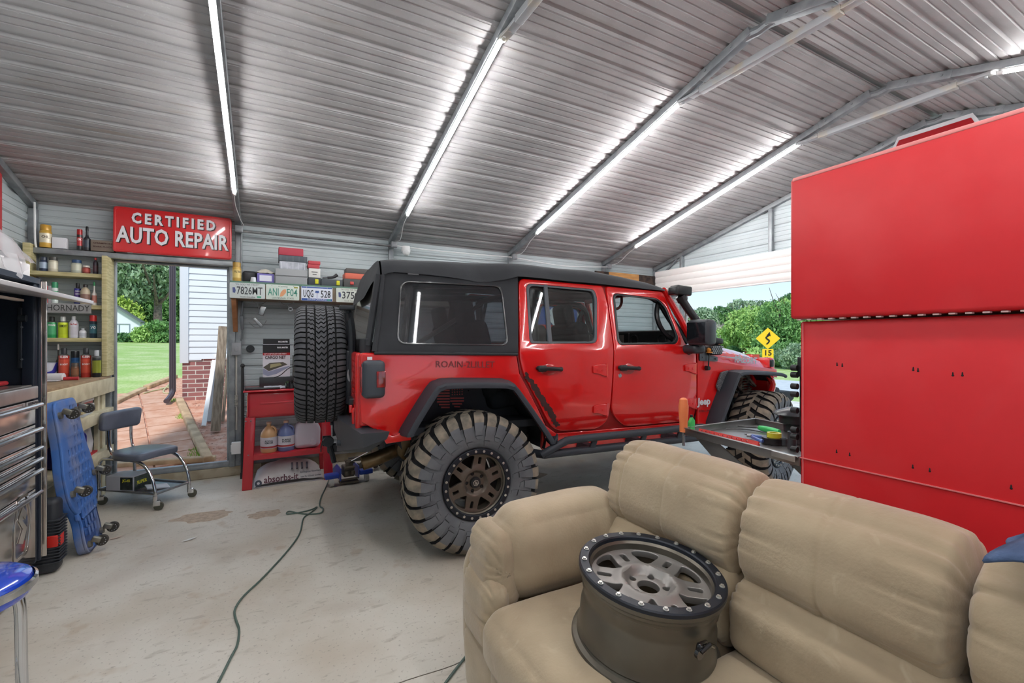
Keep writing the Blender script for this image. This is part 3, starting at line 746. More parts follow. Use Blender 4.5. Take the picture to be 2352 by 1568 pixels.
# rear valance that hangs from the crown down to the window
def fv(a, c):
    x = c*2-1; ax = abs(x); ez = ft(0, c)[2]; y = ft(0, c)[1]
    lower = 1.845-.14*min(1, (1-ax)*2.2)
    z = ez+(min(lower, ez-.01)-ez)*a; return (-.56-.06*(ez-z)/.2-.012, y*(1+.03*a), z)
b.grid(6, NV, fv)
jp('soft_top', b, jtop, ang=60)
b = B(); b.box((-.35, -.635, 1.866), (.075, .006, .014)); jp('top_label', b, mat('label_grey', '8f9296', .6))
for s, mir in ((-1, False), (1, True)):
    q = roundpoly([(-.545, 1.865), (.452, 1.895), (.366, 1.318), (-.625, 1.335)], [.02, .005, .005, .03])
    h = roundpoly([(-.435, 1.808), (.30, 1.812), (.292, 1.375), (-.485, 1.388)], .06, 6)
    cq = jp('quarter_curtain', side_panel(q, [h], .012, .003, .004, mirror=mir), jtop)
    rim_ = [((x+.09)*1.018-.09, (y-1.60)*1.025+1.60) for x, y in h]; rin = [((x+.09)*.985-.09, (y-1.60)*.975+1.60) for x, y in h]
    jp('window_welt', side_panel(rim_, [rin], .012, .004, .009, mirror=mir), mat('glossy_welt', '2a2d31', .2, coat=1), cq)
    jp('quarter_window', side_panel(h, (), .003, 0, -.001, mirror=mir), gl_side if mir else gl_dark, cq)
    b = B(); b.tube([(-.632, s*.80, 1.335), (-.60, s*.745, 1.5), (-.556, s*.64, 1.84)], .016, 8); b.tube([(-.632, s*.805, 1.328), (.36, s*.812, 1.308)], .010, 8); jp('curtain_edge', b, jtop, cq)
b = B()
b.quad((-.59, -.655, 1.83), (-.59, .655, 1.83), (-.66, .74, 1.42), (-.66, -.74, 1.42)); rwn = jp('rear_window', b, gl_vinyl)
b = B(); b.box((-.665, 0, 1.37), (.04, 1.52, .10), bev=.01)
for s in (-1, 1): b.tube([(-.585, s*.64, 1.84), (-.662, s*.75, 1.37)], .022, 6)
jp('rear_curtain', b, jtop)
# hood, grille, cowl
b = B()
def fh(a, c):
    u = 2.13+a*(3.13-2.13); y = (c*2-1); z = 1.362-.03*a-.105*a**3.2; hw = .80-.10*a
    ay = abs(y); yy = y*hw; zz = z+.02*(1-ay**2)+(.03 if ay < .45 else 0)*(1-a*.4)-(.0 if ay < .8 else (ay-.8)*.28); return (u, yy, zz)
b.grid(30, 26, fh)
for s in (-1, 1):
    g = [[b.bm.verts.new(v) for v in (fh(i/20, 1 if s > 0 else 0), (2.13+i/20, s*(.802-.03*(i/20)), 1.235-.10*(i/20)))] for i in range(21)]
    for i in range(20): b.bm.faces.new((g[i][0], g[i+1][0], g[i+1][1], g[i][1]))
hood = jp('hood', b, jred, ang=50)
b = B(); b.box((3.17, 0, 1.06), (.10, 1.48, .36), bev=.03); b.box((3.12, 0, 1.12), (.1, 1.2, .3)); jp('grille', b, jred)
b = B()
for y in (-.5, .5): b.lathe([(0, .01), (.08, .01), (.095, -.01)], 24, T(3.225, y, 1.10) @ M.Rotation(R(90), 4, 'Y'))
jp('headlight', b, chrome)
b = B(); b.box((3.16, -.70, 1.185), (.05, .10, .07), bev=.01); b.box((3.18, -.60, 1.215), (.03, .25, .03), bev=.008); jp('hood_guard', b, jblk)
b = B(); b.add(plate(roundpoly([(2.118, 1.395), (2.118, 1.232), (2.335, 1.222), (2.335, 1.262), (2.22, 1.28), (2.16, 1.42)], .004, 2), (), .012, .002), T(0, -.812, 0) @ FACE, 0)
for u0, w0 in ((2.15, 1.262), (2.305, 1.245)): b.cyl((u0, -.815, w0), (u0, -.825, w0), .008, n=8)
jp('cowl_plate', b, mat('gunmetal', '5b6066', .4, .6))
b = B(); b.box((2.28, -.82, 1.325), (.155, .08, .09), bev=.022); vb = jp('hood_vent', b, jblk)
b = B()
for i in range(6):
    for j in range(4): b.ball((2.225+i*.022+(j % 2)*.011, -.861, 1.297+j*.018), .0095, (1, .2, .8), 6)
jp('mesh_grille', b, steel, vb)
b = B(); pts = roundpoly([(2.31, 1.00), (2.37, 1.125), (2.46, 1.14), (2.42, 1.09), (2.34, .95)], .01, 3); b.add(plate(pts, (), .02, .004), T(0, -.822, 0) @ FACE, 0); jp('fender_vent', b, mat('vent_grey', '6f7478', .5, c2='2c2e31', ns=160, det=0))
# antenna with an orange topper
b = B(); b.cyl((2.20, -.812, 1.165), (2.20, -.845, 1.165), .022, .018, n=14); b.cyl((2.20, -.835, 1.165), (2.212, -.835, 1.295), .006, n=8); an = jp('antenna', b, jblk)
b = B(); b.ball((2.212, -.835, 1.325), .021, (1, 1, 1.1), 12); b.cyl((2.212, -.835, 1.30), (2.212, -.835, 1.31), .028, n=14); jp('topper', b, mat('orange_plastic', 'e09a3a', .5), an)
# mirrors
for s in (-1, 1):
    b = B(); b.box((1.99 if s < 0 else 2.02, s*.955, 1.475), (.13, .21, .215), (0, 0, s*-10), bev=.035); b.box((2.0, s*.86, 1.335), (.13, .16, .075), bev=.03); b.tube([(2.0, s*.80, 1.31), (2.0, s*.90, 1.34), (2.0, s*.94, 1.40)], .028, 8)
    mr = jp('side_mirror', b, mat('mirror_shell', '2b2f35', .4, c2='33373d', ns=3)); b = B(); b.box((1.926 if s < 0 else 1.955, s*.955, 1.475), (.006, .17, .17), (0, 0, s*-10), bev=.003); jp('mirror_glass', b, mat('dark_mirror', '2c3036', .08, .6), mr)
# snorkel up the pillar
b = B()
b.tube([(2.36, -.80, 1.40), (2.28, -.82, 1.40), (2.20, -.82, 1.44), (2.12, -.80, 1.56), (2.03, -.755, 1.70), (1.985, -.735, 1.78)], lambda t_: .030+.006*t_, 12, k=5)
b.box((2.30, -.81, 1.405), (.15, .085, .055), (0, 3, 0), bev=.02)
b.cyl((2.0, -.74, 1.755), (1.975, -.735, 1.80), .045, n=16)
b.box((1.98, -.735, 1.845), (.17, .11, .085), (0, 4, 0), bev=.018); b.box((1.895, -.735, 1.84), (.05, .09, .07), (0, 4, 0), bev=.012)
jp('snorkel', b, jblk)
# rear bumper
def bmp(side):
    b = B(); s = side
    top = [(-.70, s*.50, .845), (-.60, s*.88, .842), (-.90, s*.42, .925), (-.86, s*.80, .815)]
    vs = {}
    P = [(-.66, .40, .88), (-.66, .78, .86), (-.545, .86, .838), (-.715, .86, .838), (-.815, .50, .875), (-.815, .30, .875),
         (-.66, .40, .62), (-.66, .76, .70), (-.56, .84, .79), (-.70, .83, .745), (-.80, .46, .655), (-.82, .28, .615)]
    v_ = [b.bm.verts.new((x, s*y, z)) for x, y, z in P]
    for f in ((0, 1, 4, 5), (1, 2, 3, 4), (5, 4, 10, 11), (4, 3, 9, 10), (3, 2, 8, 9), (1, 2, 8, 7), (6, 7, 10, 11), (7, 8, 9, 10), (0, 5, 11, 6), (0, 1, 7, 6)):
        b.bm.faces.new([v_[i] for i in f])
    b.cyl((-.79, s*.42, .70), (-.83, s*.42, .705), .020, n=16); return b
b = bmp(-1); t2 = bmp(1); me = bpy.data.meshes.new('t'); t2.bm.to_mesh(me); b.add(me)
b.box((-.74, 0, .76), (.14, .70, .20), bev=.02); jp('rear_bumper', b, mat('bumper_black', '3b3f46', .5, bump=.1, bs=400), ang=15)
# tow pin and drop hitch
b = B(); HX = .20; b.box((-1.0+HX, -.08, .60), (.12, .06, .06), bev=.006); b.box((-1.06+HX, -.09, .63), (.03, .09, .12), bev=.01); b.lathe([(0, .018), (.036, .018), (.040, .0), (.036, -.018), (0, -.018)], 24, T(-1.07+HX, -.13, .66) @ M.Rotation(R(90), 4, 'X')); b.tube([(-1.06+HX, -.13, .63), (-1.04+HX, -.13, .55), (-1.03+HX, -.13, .50)], .018, 8); b.box((-1.09+HX, -.10, .66), (.04, .05, .07), bev=.006); b.tube([(-1.11+HX, -.14, .67), (-1.12+HX, -.14, .62), (-1.12+HX, -.14, .59)], .004, 6)
jp('tow_hitch', b, mat('worn_black', '25282d', .5, .3))
# exhaust, shock, axle, frame
b = B(); tan = mat('stained_exhaust', '9c8260', .38, .8, c2='6f5b40', ns=6)
b.tube([(-.675, -.53, .575), (-.58, -.525, .595), (-.46, -.50, .63), (-.36, -.45, .655), (-.3, -.3, .67)], .048, 16, k=5, cap=False); b.cyl((-.37, -.62, .665), (-.37, -.15, .665), .085, n=24)
jp('exhaust', b, tan)
b = B(); b.cyl((-.30, -.60, .62), (-.38, -.60, .86), .035, n=16); b.cyl((-.28, -.60, .50), (-.32, -.60, .66), .028, n=16); b.box((-.34, -.637, .74), (.05, .006, .12), (0, -15, 0)); jp('shock_absorber', b, steel)
b = B(); b.cyl((0, -.75, .46), (0, .75, .46), .05, n=16); b.ball((0, .1, .46), .14, (1, 1, 1)); b.cyl((2.93, -.70, .46), (2.93, .70, .46), .045, n=16); b.ball((2.93, .25, .46), .13)
b.tube([(-.55, -.45, .60), (0, -.45, .62), (.5, -.45, .60)], .04, 8)
b.tube([(-.55, .45, .60), (3.15, .45, .66)], .045, 8); b.tube([(.3, -.45, .62), (3.15, -.45, .66)], .045, 8); jp('axle', b, mat('axle_grime', '35312c', .8, .3))
b = B(); b.cyl((2.74, -.60, .46), (2.74, -.60, 1.02), .028, n=14)
b.tube([(2.80+.065*math.cos(a), -.50+.065*math.sin(a), .56+a*.0125) for a in [i*PI/8 for i in range(88)]], .011, 6); jp('coil_spring', b, mat('spring_black', '2a2c2f', .4, .3))
b = B(); b.cyl((2.58, -.66, .52), (2.58, -.66, .86), .035, n=14); jp('front_shock', b, steel)
# engine bay clutter behind the front wheel opening
rnd = random.Random(4); b = B()
for i in range(16):
    x0 = 2.55+.45*rnd.random(); z0 = .88+.18*rnd.random()
    b.tube([(x0, -.60, z0), (x0+.08*rnd.uniform(-1, 1), -.64, z0+.06*rnd.uniform(-1, 1)), (x0+.15*rnd.uniform(-1, 1), -.60, z0+.1*rnd.uniform(-1, 1))], .009+.008*rnd.random(), 6, k=4)
for i in range(7): b.tube([(2.80+.03*math.sin(i), -.58, 1.06-i*.028), (2.95, -.62, 1.07-i*.026), (3.05, -.58, 1.04-i*.02)], .010, 6, k=4)
b.box((2.65, -.56, .97), (.14, .08, .16), bev=.03)
jp('engine_bay', b, mat('engine_grime', '8d8373', .55, .4, c2='3d3934', ns=14))
b = B(); b.box((3.30, 0, .86), (.18, 1.35, .15), bev=.03); b.add(plate([(3.22, .90), (3.62, .88), (3.60, .80), (3.50, .75), (3.22, .82)], (), .5, .01), T(0, -.42, 0) @ FACE, 0)
jp('front_bumper', b, tblack)
b = B(); b.tube([(3.10, -.74, 1.08), (3.13, -.77, .98), (3.08, -.76, .85)], .03, 8, k=4); jp('fender_liner', b, jred)
# wheels
def place_wheel(name, kind, u, v, w_, rz, out, **k):
    """out=-1: outer face towards the camera side"""
    m = make_wheel(jeep, name, kind, **k)
    m.matrix_local = T(u, v, w_) @ M.Rotation(rz, 4, 'Z') @ (M.Rotation(R(90), 4, 'X') if out < 0 else M.Rotation(R(-90), 4, 'X')) @ M.Rotation(.33, 4, 'Z')
    return m
def pw(name, kind, u, v, rz, out, **k): return place_wheel(name, kind, u, v, k.pop('z', .467), rz, out, R0=.462, W=.33, **k)
pw('wheel', 'mud', 0, -.82, 0, -1); pw('wheel', 'mud', 2.95, -.80, R(17), -1, face=silverm)
pw('wheel', 'mud', 0, .82, 0, 1, bolts=0); pw('wheel', 'mud', 2.95, .82, R(17), 1, bolts=0)
sp = make_wheel(jeep, 'spare_wheel', 'at', .445, .325, bolts=0, tread=tread_dark)
sp.matrix_local = T(-.925, .0, 1.23) @ M.Rotation(R(-90), 4, 'Y')
# spare carrier
b = B(); b.tube([(-.76, -.44, 1.60), (-.745, -.40, 1.5), (-.745, -.28, 1.35), (-.75, -.1, 1.23)], .022, 8, k=4); b.box((-.752, -.10, 1.23), (.05, .5, .30), bev=.02); b.box((-.765, -.46, 1.63), (.10, .05, .035), bev=.01)
b.tube([(-.755, -.42, 1.62), (-.73, -.43, 1.45), (-.735, -.44, 1.2), (-.745, -.40, .97)], .026, 8, k=4)
b.box((-.745, -.40, 1.17), (.045, .10, .34), bev=.015); b.box((-.74, -.5, 1.0), (.05, .2, .05), bev=.01); jp('spare_carrier', b, mat('carrier_black', '1d2026', .45))
b = B(); b.lathe([(0, .004), (.02, .003), (.024, 0)], 24, T(-.745, -.452, 1.17) @ M.Rotation(R(90), 4, 'X') @ M.Diagonal((.8, 2, 1, 1))); jp('reflector', b, mat('reflector_grey', '8b8d90', .3))
# lettering and decals
def side_text(s_, u, w_, size, m, name, rot=0, par=None, bold=0, v=None, **k):
    b = B(); b.add(text(s_, size, .0006, bold, **k), T(u, -(vw(w_)+.0045 if v is None else v), w_) @ FACE @ M.Rotation(rot, 4, 'Z'), 0); jp(name, b, m, par, weld=False)
grey_dec = mat('faded_decal', '7a3032', .5); blk_dec = mat('dark_decal', '3a1512', .6)
side_text('ROAIN-2LILLET', -.03, 1.242, .062, grey_dec, 'lettering', R(-1.5), bold=0, width=.42)
side_text('Jeep', 2.165, .872, .085, mat('badge_silver', 'd4d6dc', .35, .1), 'badge', bold=.003, v=.822)
side_text('RUBICON', 2.165, .79, .03, blk_dec, 'lettering', v=.822)
rnd = random.Random(12); b = B()
for i in range(46):
    k = i/45; u0, w0 = .425+.275*k, 1.165-.395*k; sz = .012+.012*math.sin(k*PI)*rnd.uniform(.6, 1.3)+.004
    o_ = rnd.uniform(-.010, .010); pts = [(u0+o_+sz*rnd.uniform(.6, 1)*math.cos(a), w0+o_*.6+sz*rnd.uniform(.6, 1)*math.sin(a)) for a in [j*PI/4 for j in range(8)]]
    me = curve_mesh([pts], .0006+.00002*i); b.add(me, T(0, -(vw(w0)+.0048), 0) @ FACE, 0)
jp('claw_decal', b, blk_dec, d if False else None)
# flag cut-out in the inner liner
b = B(); fr = mat('flag_red', 'd0605a', .6)
for r_ in range(7):
    for c_ in range(2):
        if r_ < 3 and c_ == 1: continue
        x0, x1 = (-.15, -.055) if c_ == 0 else (-.05, .055); z = 1.045-.021*r_
        inset = .02 if r_ in (0,) and c_ == 0 else (.015*max(0, r_-4))
        b.add(plate([(x0+inset, z-.006), (x1-(inset if c_ else 0), z-.010), (x1-(inset if c_ else 0), z), (x0+inset, z+.004)], (), .003), T(0, -.513, 0) @ FACE, 0)
for i in range(5):
    for j in range(3): b.add(plate(ngon(5, .005, .3, -.035+i*.019, 1.043-j*.018), (), .003), T(0, -.513, 0) @ FACE, 0)
jp('flag_panel', b, fr)
b = B()
for u0, w0 in ((-.16, .965), (-.14, .93), (.04, .93), (.09, 1.03), (.05, 1.07), (-.12, 1.06), (.20, 1.05), (.33, .93), (-.33, .99), (-.15, 1.10)): b.ball((u0, -.515, w0), .0055, n=8)
jp('liner_bolts', b, chrome)
# hood graphic
b = B(); hd = mat('silver_decal', 'b9bcc4', .35, .4)
b.add(text('RAZORT', .085, .0006, .002, width=.30), T(2.72, -.80, 1.225) @ M.Rotation(R(4.5), 4, 'Y') @ FACE, 0)
b.add(plate([(2.35, 1.27), (2.60, 1.255), (2.66, 1.30), (2.62, 1.25), (2.9, 1.215), (2.62, 1.235)], (), .0006), T(0, -.8025, 0) @ FACE, 0)
jp('hood_graphic', b, hd, hood, weld=False)
b = B(); b.box((-.66, -.815, 1.295), (.03, .003, .02)); jp('sticker', b, white)
# ================================================================== outdoors
def gz(y): return .03+.185*(max(y, 5.72)-5.72) if y < 8.3 else .507+.0395*(min(y, 31)-8.3)
def atg(px, py, dz=0):
    y = 6.0
    for _ in range(60): q = at(px, py, 'Z', gz(y)+dz); y = y*.5+q.y*.5
    return V((q.x, q.y, gz(q.y)+dz))
grass = mat('lawn_grass', '93ae5c', .9, c2='b5bf86', ns=1.2, bump=.5, bs=30)
t, p = nodes(grass); layer(t, p, p.inputs['Base Color'].links[0].from_socket, 22, .45, .6, '7a9a48', .6, 6)
b = B()
ys = [5.72, 6.4, 7.0, 7.6, 8.3, 10, 14, 20, 26, 31, 60, 120]
b.grid(30, len(ys)-1, lambda a, c: (-70+a*75.8, ys[round(c*(len(ys)-1))], gz(ys[round(c*(len(ys)-1))])-.012))
struct('lawn', b, grass)
b = B(); b.box((90, 0, -.16), (168, 240, .2)); struct('front_lawn', b, grass)
soil = mat('red_clay', 'b98068', .95, c2='caa08a', ns=9, bump=.6, bs=25)
t, p = nodes(soil); layer(t, p, p.inputs['Base Color'].links[0].from_socket, 30, .58, .66, '6d4a3a', .8, 5)
b = B(); L1, L2 = atg(252, 925), atg(400, 868)
def xl(y): return -3.2 if y <= L1.y else L1.x+(L2.x-L1.x)*(y-L1.y)/(L2.y-L1.y)
def cl(a, c): y = 5.70+(L2.y-5.70)*a; x = xl(y); return (x+(1.6-x)*c, y, gz(y)+.004)
b.grid(40, 16, cl); struct('clay_bed', b, soil)
# brick-red pavers of the path
paver = mat('red_pavers', 'c99e86', .85, c2='bd8b70', ns=7, bump=.15, bs=40)
b = B(); a0 = atg(462, 1062); a1 = atg(392, 905); ax = (a1-a0); ax.z = 0; Lp = ax.length; ax.normalize(); sd_ = V((-ax.y, ax.x, 0))
for i in range(-1, 11):
    for j in range(4):
        c = a0+ax*(.165+.33*i+(.0 if j % 2 else .04))+sd_*(.20+.40*j)
        if c.y < 5.80: continue
        if i > 6 and j > 5: continue
        q = []
        for du, dv in ((-.155, -.19), (.155, -.19), (.155, .19), (-.155, .19)):
            p_ = c+ax*du+sd_*dv; q.append(V((p_.x, p_.y, gz(p_.y)+.020)))
        if any(v.y < 5.78 for v in q): continue
        b.quad(*q); lo = [v-V((0, 0, .03)) for v in q]
        for k in range(4): b.quad(q[k], q[(k+1) % 4], lo[(k+1) % 4], lo[k])
struct('path', b, paver, weld=False)
timber = mat('landscape_timber', 'c4a583', .85, c2='a88c6c', ns=7, stretch=(1, 1, 1), bump=.2)
def timber_run(name, pts, w_, h_, label):
    b = B(); P = [atg(x, y, h_/2) for x, y in pts]
    for p0, p1 in zip(P, P[1:]): bar(b, p0, p1, w_, h_, bev=.015)
    tag(obj(name, b, timber), label, 'timber edging', 'timbers edging the path')
timber_run('landscape_timber', [(412, 918), (440, 980), (478, 1056)], .095, .08, 'long pale timber edging the right side of the brick path')
timber_run('landscape_timber', [(262, 1068), (495, 1052)], .10, .06, 'worn timber laid across the path just outside the doorway sill')
timber_run('landscape_timber', [(262, 925), (330, 893)], .10, .07, 'weathered timber between lawn and path at the left door edge')
timber_run('landscape_timber', [(336, 889), (402, 864)], .10, .07, 'dark-ended timber between lawn and path near the downspout')
# tufts of grass at the path
def tuft(px, py, n, r, label, seed):
    rnd = random.Random(seed); c = atg(px, py); b = B()
    for i in range(n):
        a, q = rnd.random()*2*PI, r*rnd.random()**.5; x, y = c.x+q*math.cos(a), c.y+q*math.sin(a)*1.5; z = gz(y); h = rnd.uniform(.02, .06); d = rnd.uniform(-.02, .02)
        b.bm.faces.new([b.bm.verts.new(v) for v in ((x-.004, y, z), (x+.004, y, z), (x+d, y+d, z+h))])
    o = tag(obj('grass_tuft', b, mat('fresh_grass', '7fb23a', .8), weld=False, flat=True), label, 'grass', kind='stuff')
tuft(455, 1042, 260, .10, 'small green grass tuft where the timbers meet by the sill', 3)
tuft(420, 960, 160, .07, 'thin grass along the timber at the brick path', 4)
tuft(405, 922, 160, .08, 'grass sprouting below the downspout', 5)
# hose
b = B(); pts = [atg(x, y, .03) for x, y in ((330, 903), (352, 897), (372, 893), (392, 884), (396, 872), (390, 880), (375, 898), (385, 903), (398, 897), (388, 890), (368, 892))]
b.tube(pts, .011, 8, k=6); tag(obj('garden_hose', b, mat('hose_beige', 'b7b184', .6)), 'beige garden hose lying on the brick path by the downspout', 'hose')

# neighbouring house: white lap siding on a brick base
sid = mat('white_siding', 'dcdee2', .5); brick = mat('brick_base', '8c5a58', .9)
t, p = nodes(brick); co = t.nodes.new('ShaderNodeTexCoord'); sp_ = t.nodes.new('ShaderNodeSeparateXYZ'); cb = t.nodes.new('ShaderNodeCombineXYZ'); bt = t.nodes.new('ShaderNodeTexBrick')
t.links.new(co.outputs['Object'], sp_.inputs[0]); t.links.new(sp_.outputs[0], cb.inputs[0]); t.links.new(sp_.outputs[2], cb.inputs[1]); t.links.new(cb.outputs[0], bt.inputs[0])
bt.inputs['Scale'].default_value = 1; bt.inputs['Brick Width'].default_value = .195; bt.inputs['Row Height'].default_value = .0665; bt.inputs['Mortar Size'].default_value = .006; bt.inputs['Bias'].default_value = -.2
bt.inputs['Color1'].default_value = lin('9d6662'); bt.inputs['Color2'].default_value = lin('6b4347'); bt.inputs['Mortar'].default_value = lin('c9c0b6'); t.links.new(bt.outputs[0], p.inputs['Base Color'])
hs = thing('neighbouring_house', 'white sided house wall on a brick base seen through the side doorway', 'house', (-1.12, 8.35, .3))
b = B(); n = 32; e_ = .0925; z0 = 1.135-.3
for i in range(n):
    za = z0+i*e_; b.quad((.10, -.012, za), (4.5, -.012, za), (4.5, .0, za+e_), (.10, .0, za+e_)); b.quad((.10, -.012, za), (4.5, -.012, za), (4.5, .01, za), (.10, .01, za))
obj('siding', b, sid, hs, flat=True)
b = B(); b.box((.055, -.005, z0+1.44), (.11, .03, 3.0), bev=.004); b.box((.19, -.0, z0-.005), (.16, .02, .03)); obj('corner_post', b, sid, hs)
b = B(); b.box((2.25, .06, .3), (4.44, .1, 1.1)); obj('foundation', b, brick, hs)
b = B(); b.box((2.3, 2.5, 2.3), (4.4, 4.8, 4.4)); obj('house_body', b, sid, hs)
b = B(); b.box((.52, -.04, .86), (.14, .06, .10), bev=.01); b.cyl((.45, -.05, .86), (.60, -.05, .86), .05, n=14); obj('wall_vent', b, white, hs)
b = B(); b.box((.68, -.05, .97), (.11, .09, .26), bev=.01); obj('meter_box', b, mat('meter_grey', 'a9b0bb', .5, .3), hs)
b = B(); dsx = -1.20
b.box((dsx, 8.30, 2.0), (.078, .065, 2.7), bev=.012)
for i in range(3): b.box((dsx-.02+.02*i, 8.265, 2.0), (.006, .008, 2.66))
b.tube([(dsx, 8.30, .70), (dsx-.005, 8.27, .63), (dsx-.025, 8.18, .575), (dsx-.04, 8.08, .545)], .037, 8, k=3)
tag(obj('downspout', b, mat('bronze_gutter', '4b4248', .4)), 'dark brown downspout at the corner of the white house', 'downspout')
# boards and gutters leaning outside the doorway
wth = mat('weathered_board', '9c8d7c', .9, c2='7c6d5e', ns=8, stretch=(6, 6, .6), bump=.3)
def leaner(name, mt, pa, pb, ya, zb_, w_, h_, label, cat):
    a = atg(*pa); c = at(*pb, 'Y', ya); b = B(); bar(b, a+V((0, 0, .03)), c, w_, h_, up=(0, 1, 0), bev=.003); tag(obj(name, b, mt), label, cat)
leaner('weathered_post', wth, (495, 995), (513, 750), 7.0, 0, .10, .09, 'thick weathered wooden post leaning just outside the doorway', 'post')
leaner('weathered_board', wth, (512, 972), (526, 800), 7.25, 0, .03, .13, 'grey board leaning behind the weathered post', 'board')
leaner('gutter_section', white, (468, 984), (492, 828), 7.5, 0, .05, .05, 'white gutter section leaning outside, leftmost of the pieces', 'gutter')
leaner('gutter_section', mat('gutter_grey', 'a7abb0', .5, .3), (480, 974), (504, 795), 7.75, 0, .045, .06, 'grey metal gutter section leaning beside the white one', 'gutter')

# shed and planting behind the lawn
def leafmat(n, c, c2): return mat(n, c, .8, c2=c2, ns=2.5, cut=(.3, .7))
def foliage(name, mt, blobs, n, size, parent, seed, origin):
    rnd = random.Random(seed); vs, fs = [], []
    wts = [b_[3]*b_[4]*b_[5] for b_ in blobs]
    for i in range(n):
        x, y, z, rx, ry, rz = rnd.choices(blobs, wts)[0]
        d = V((rnd.gauss(0, 1), rnd.gauss(0, 1), rnd.gauss(0, 1))).normalized()*rnd.uniform(.35, 1)**.4
        k = 1+.35*noise.noise(V((d.x*2+x, d.y*2+y, d.z*2+z)))
        c = V((x+d.x*rx*k, y+d.y*ry*k, z+d.z*rz*k)); s_ = size*rnd.uniform(.5, 1.2)
        m = Euler((rnd.random()*6, rnd.random()*6, rnd.random()*6)).to_matrix(); a = m @ V((s_, 0, 0)); e = m @ V((0, s_*.5, 0)); j = len(vs)
        vs += [c-a, c-e, c+a, c+e]; fs.append((j, j+1, j+2, j+3))
    me = bpy.data.meshes.new(name); me.from_pydata([v-V(origin) for v in vs], [], fs); me.materials.append(mt)
    o = bpy.data.objects.new(name, me); col.objects.link(o); o.parent = parent; return o
def tree(name, label, px, d, zg, h, blobs, mt, n, size, seed, trunk=None, group=None, cat='tree'):
    s_, c_ = math.sin(YAW), math.cos(YAW); r = (px-1176)/FOC*d; x, y = s_*d+c_*r, c_*d-s_*r
    t_ = thing(name, label, cat, (x, y, zg), 0, group)
    rr = c_, -s_
    bl = [(x+c_*a, y-s_*a, zg+z, rx, rx, rz) for a, z, rx, rz in blobs]
    if n: foliage('foliage', mt, bl, n, size, t_, seed, (x, y, zg))
    if trunk:
        b = B(); b.tube([(0, 0, -.3), (.05*h*.1, 0, h*.3), (0, .05, h*.6)], lambda u: trunk*(1-.5*u), 10, k=4)
        rnd = random.Random(seed)
        for i in range(7):
            a = rnd.random()*6.28; z0 = h*rnd.uniform(.3, .6); L = h*rnd.uniform(.15, .35)
            b.tube([(0, 0, z0), (L*.5*math.cos(a), L*.5*math.sin(a), z0+L*.4), (L*math.cos(a), L*math.sin(a), z0+L)], lambda u: trunk*.4*(1-.7*u), 6, k=3)
        obj('trunk', b, mat('bark', '7b6c62', .9, c2='5c5048', ns=10), t_)
    return t_
dk = leafmat('leaves_dark', '5b8550', '3e6636'); md = leafmat('leaves_mid', '7aa35f', '588345'); lt = leafmat('leaves_light', 'abcb78', '86ad57'); gy = leafmat('leaves_grey_green', '9bb391', '738c6a'); yl = leafmat('leaves_yellow', 'bcd368', '9bb852')
G = 1.38
tree('shade_tree', 'big leafy tree with a bare lower trunk in the middle of the doorway view', 361, 27, G, 7, [(-1.2, 4.3, 2.0, 1.7), (.6, 4.8, 1.3, 1.5), (-2.4, 5.6, 1.7, 1.7), (.0, 6.6, 2.0, 1.6), (-.6, 3.2, 1.5, .8), (-2.8, 3.5, 1.1, .9)], gy, 15000, .16, 1, .26)
tree('backdrop_tree', 'dark green tree filling the background left of the shade tree', 318, 34, G, 8, [(-1, 2.2, 2.0, 2.2), (1.4, 2.6, 1.8, 2.4), (-2.5, 5, 2, 2.5)], dk, 6000, .2, 2, .2, 'trees behind the lawn')
tree('backdrop_tree', 'dark green tree behind the shade tree, beside the downspout', 392, 34, G, 8, [(0, 2.2, 1.7, 2.4), (1.2, 3.0, 1.6, 2.0), (-.8, 4.6, 1.4, 1.6)], md, 5000, .2, 3, .2, 'trees behind the lawn')
tree('young_tree', 'yellow-green young tree standing over the white shed', 288, 31, G, 4, [(0, 1.5, 1.0, 1.5), (-1.2, 2.4, 1.4, 1.5), (.7, 1.1, .7, .9)], yl, 4500, .15, 4, .1)
tree('hedge_shrub', 'rounded green shrub at the back edge of the lawn, right of the shed', 338, 24, G-.1, 1, [(0, .45, .75, .55), (.7, .4, .5, .45)], lt, 3500, .09, 5, None, 'shrubs along the lawn', 'shrub')
tree('hedge_shrub', 'dark low shrub in front of the white shed', 290, 24, G-.1, 1, [(0, .25, .8, .32)], dk, 2500, .09, 6, None, 'shrubs along the lawn', 'shrub')
tree('hedge_shrub', 'bright green shrub beside the dark downspout', 384, 24, G-.1, 1, [(0, .3, .75, .4), (-.2, .9, .8, .3)], md, 3000, .09, 7, None, 'shrubs along the lawn', 'shrub')
sh = thing('garden_shed', 'white garden shed with a gabled front at the left edge of the doorway view', 'shed', tuple(at(283, 784, 'Y', 33)), 0)
b = B(); b.add(plate([(-1.9, -.1), (.75, -.1), (.75, 1.15), (-.45, 2.05), (-1.9, 1.1)], (), .05), FACE, 0); b.box((-.5, 1.5, .5), (2.4, 2.9, 1.2)); obj('wall', b, mat('shed_white', 'e3e8ee', .6), sh)
b = B(); bar(b, (.85, .3, 1.08), (-.5, .3, 2.12), 1.2, .06); bar(b, (-.5, .3, 2.12), (-2.0, .3, 1.0), 1.2, .06); obj('roof', b, mat('shed_roof', '6b7472', .8), sh)
b = B(); b.add(plate([(-.65, -.1), (.30, -.1), (.30, 1.0), (-.65, 1.0)], [[(-.62, -.07), (-.19, -.07), (-.19, .97), (-.62, .97)], [(-.15, -.07), (.27, -.07), (.27, .97), (-.15, .97)]], .06), T(0, -.03, 0) @ FACE, 0); obj('door_trim', b, mat('trim_grey', '8e98a5', .6), sh)

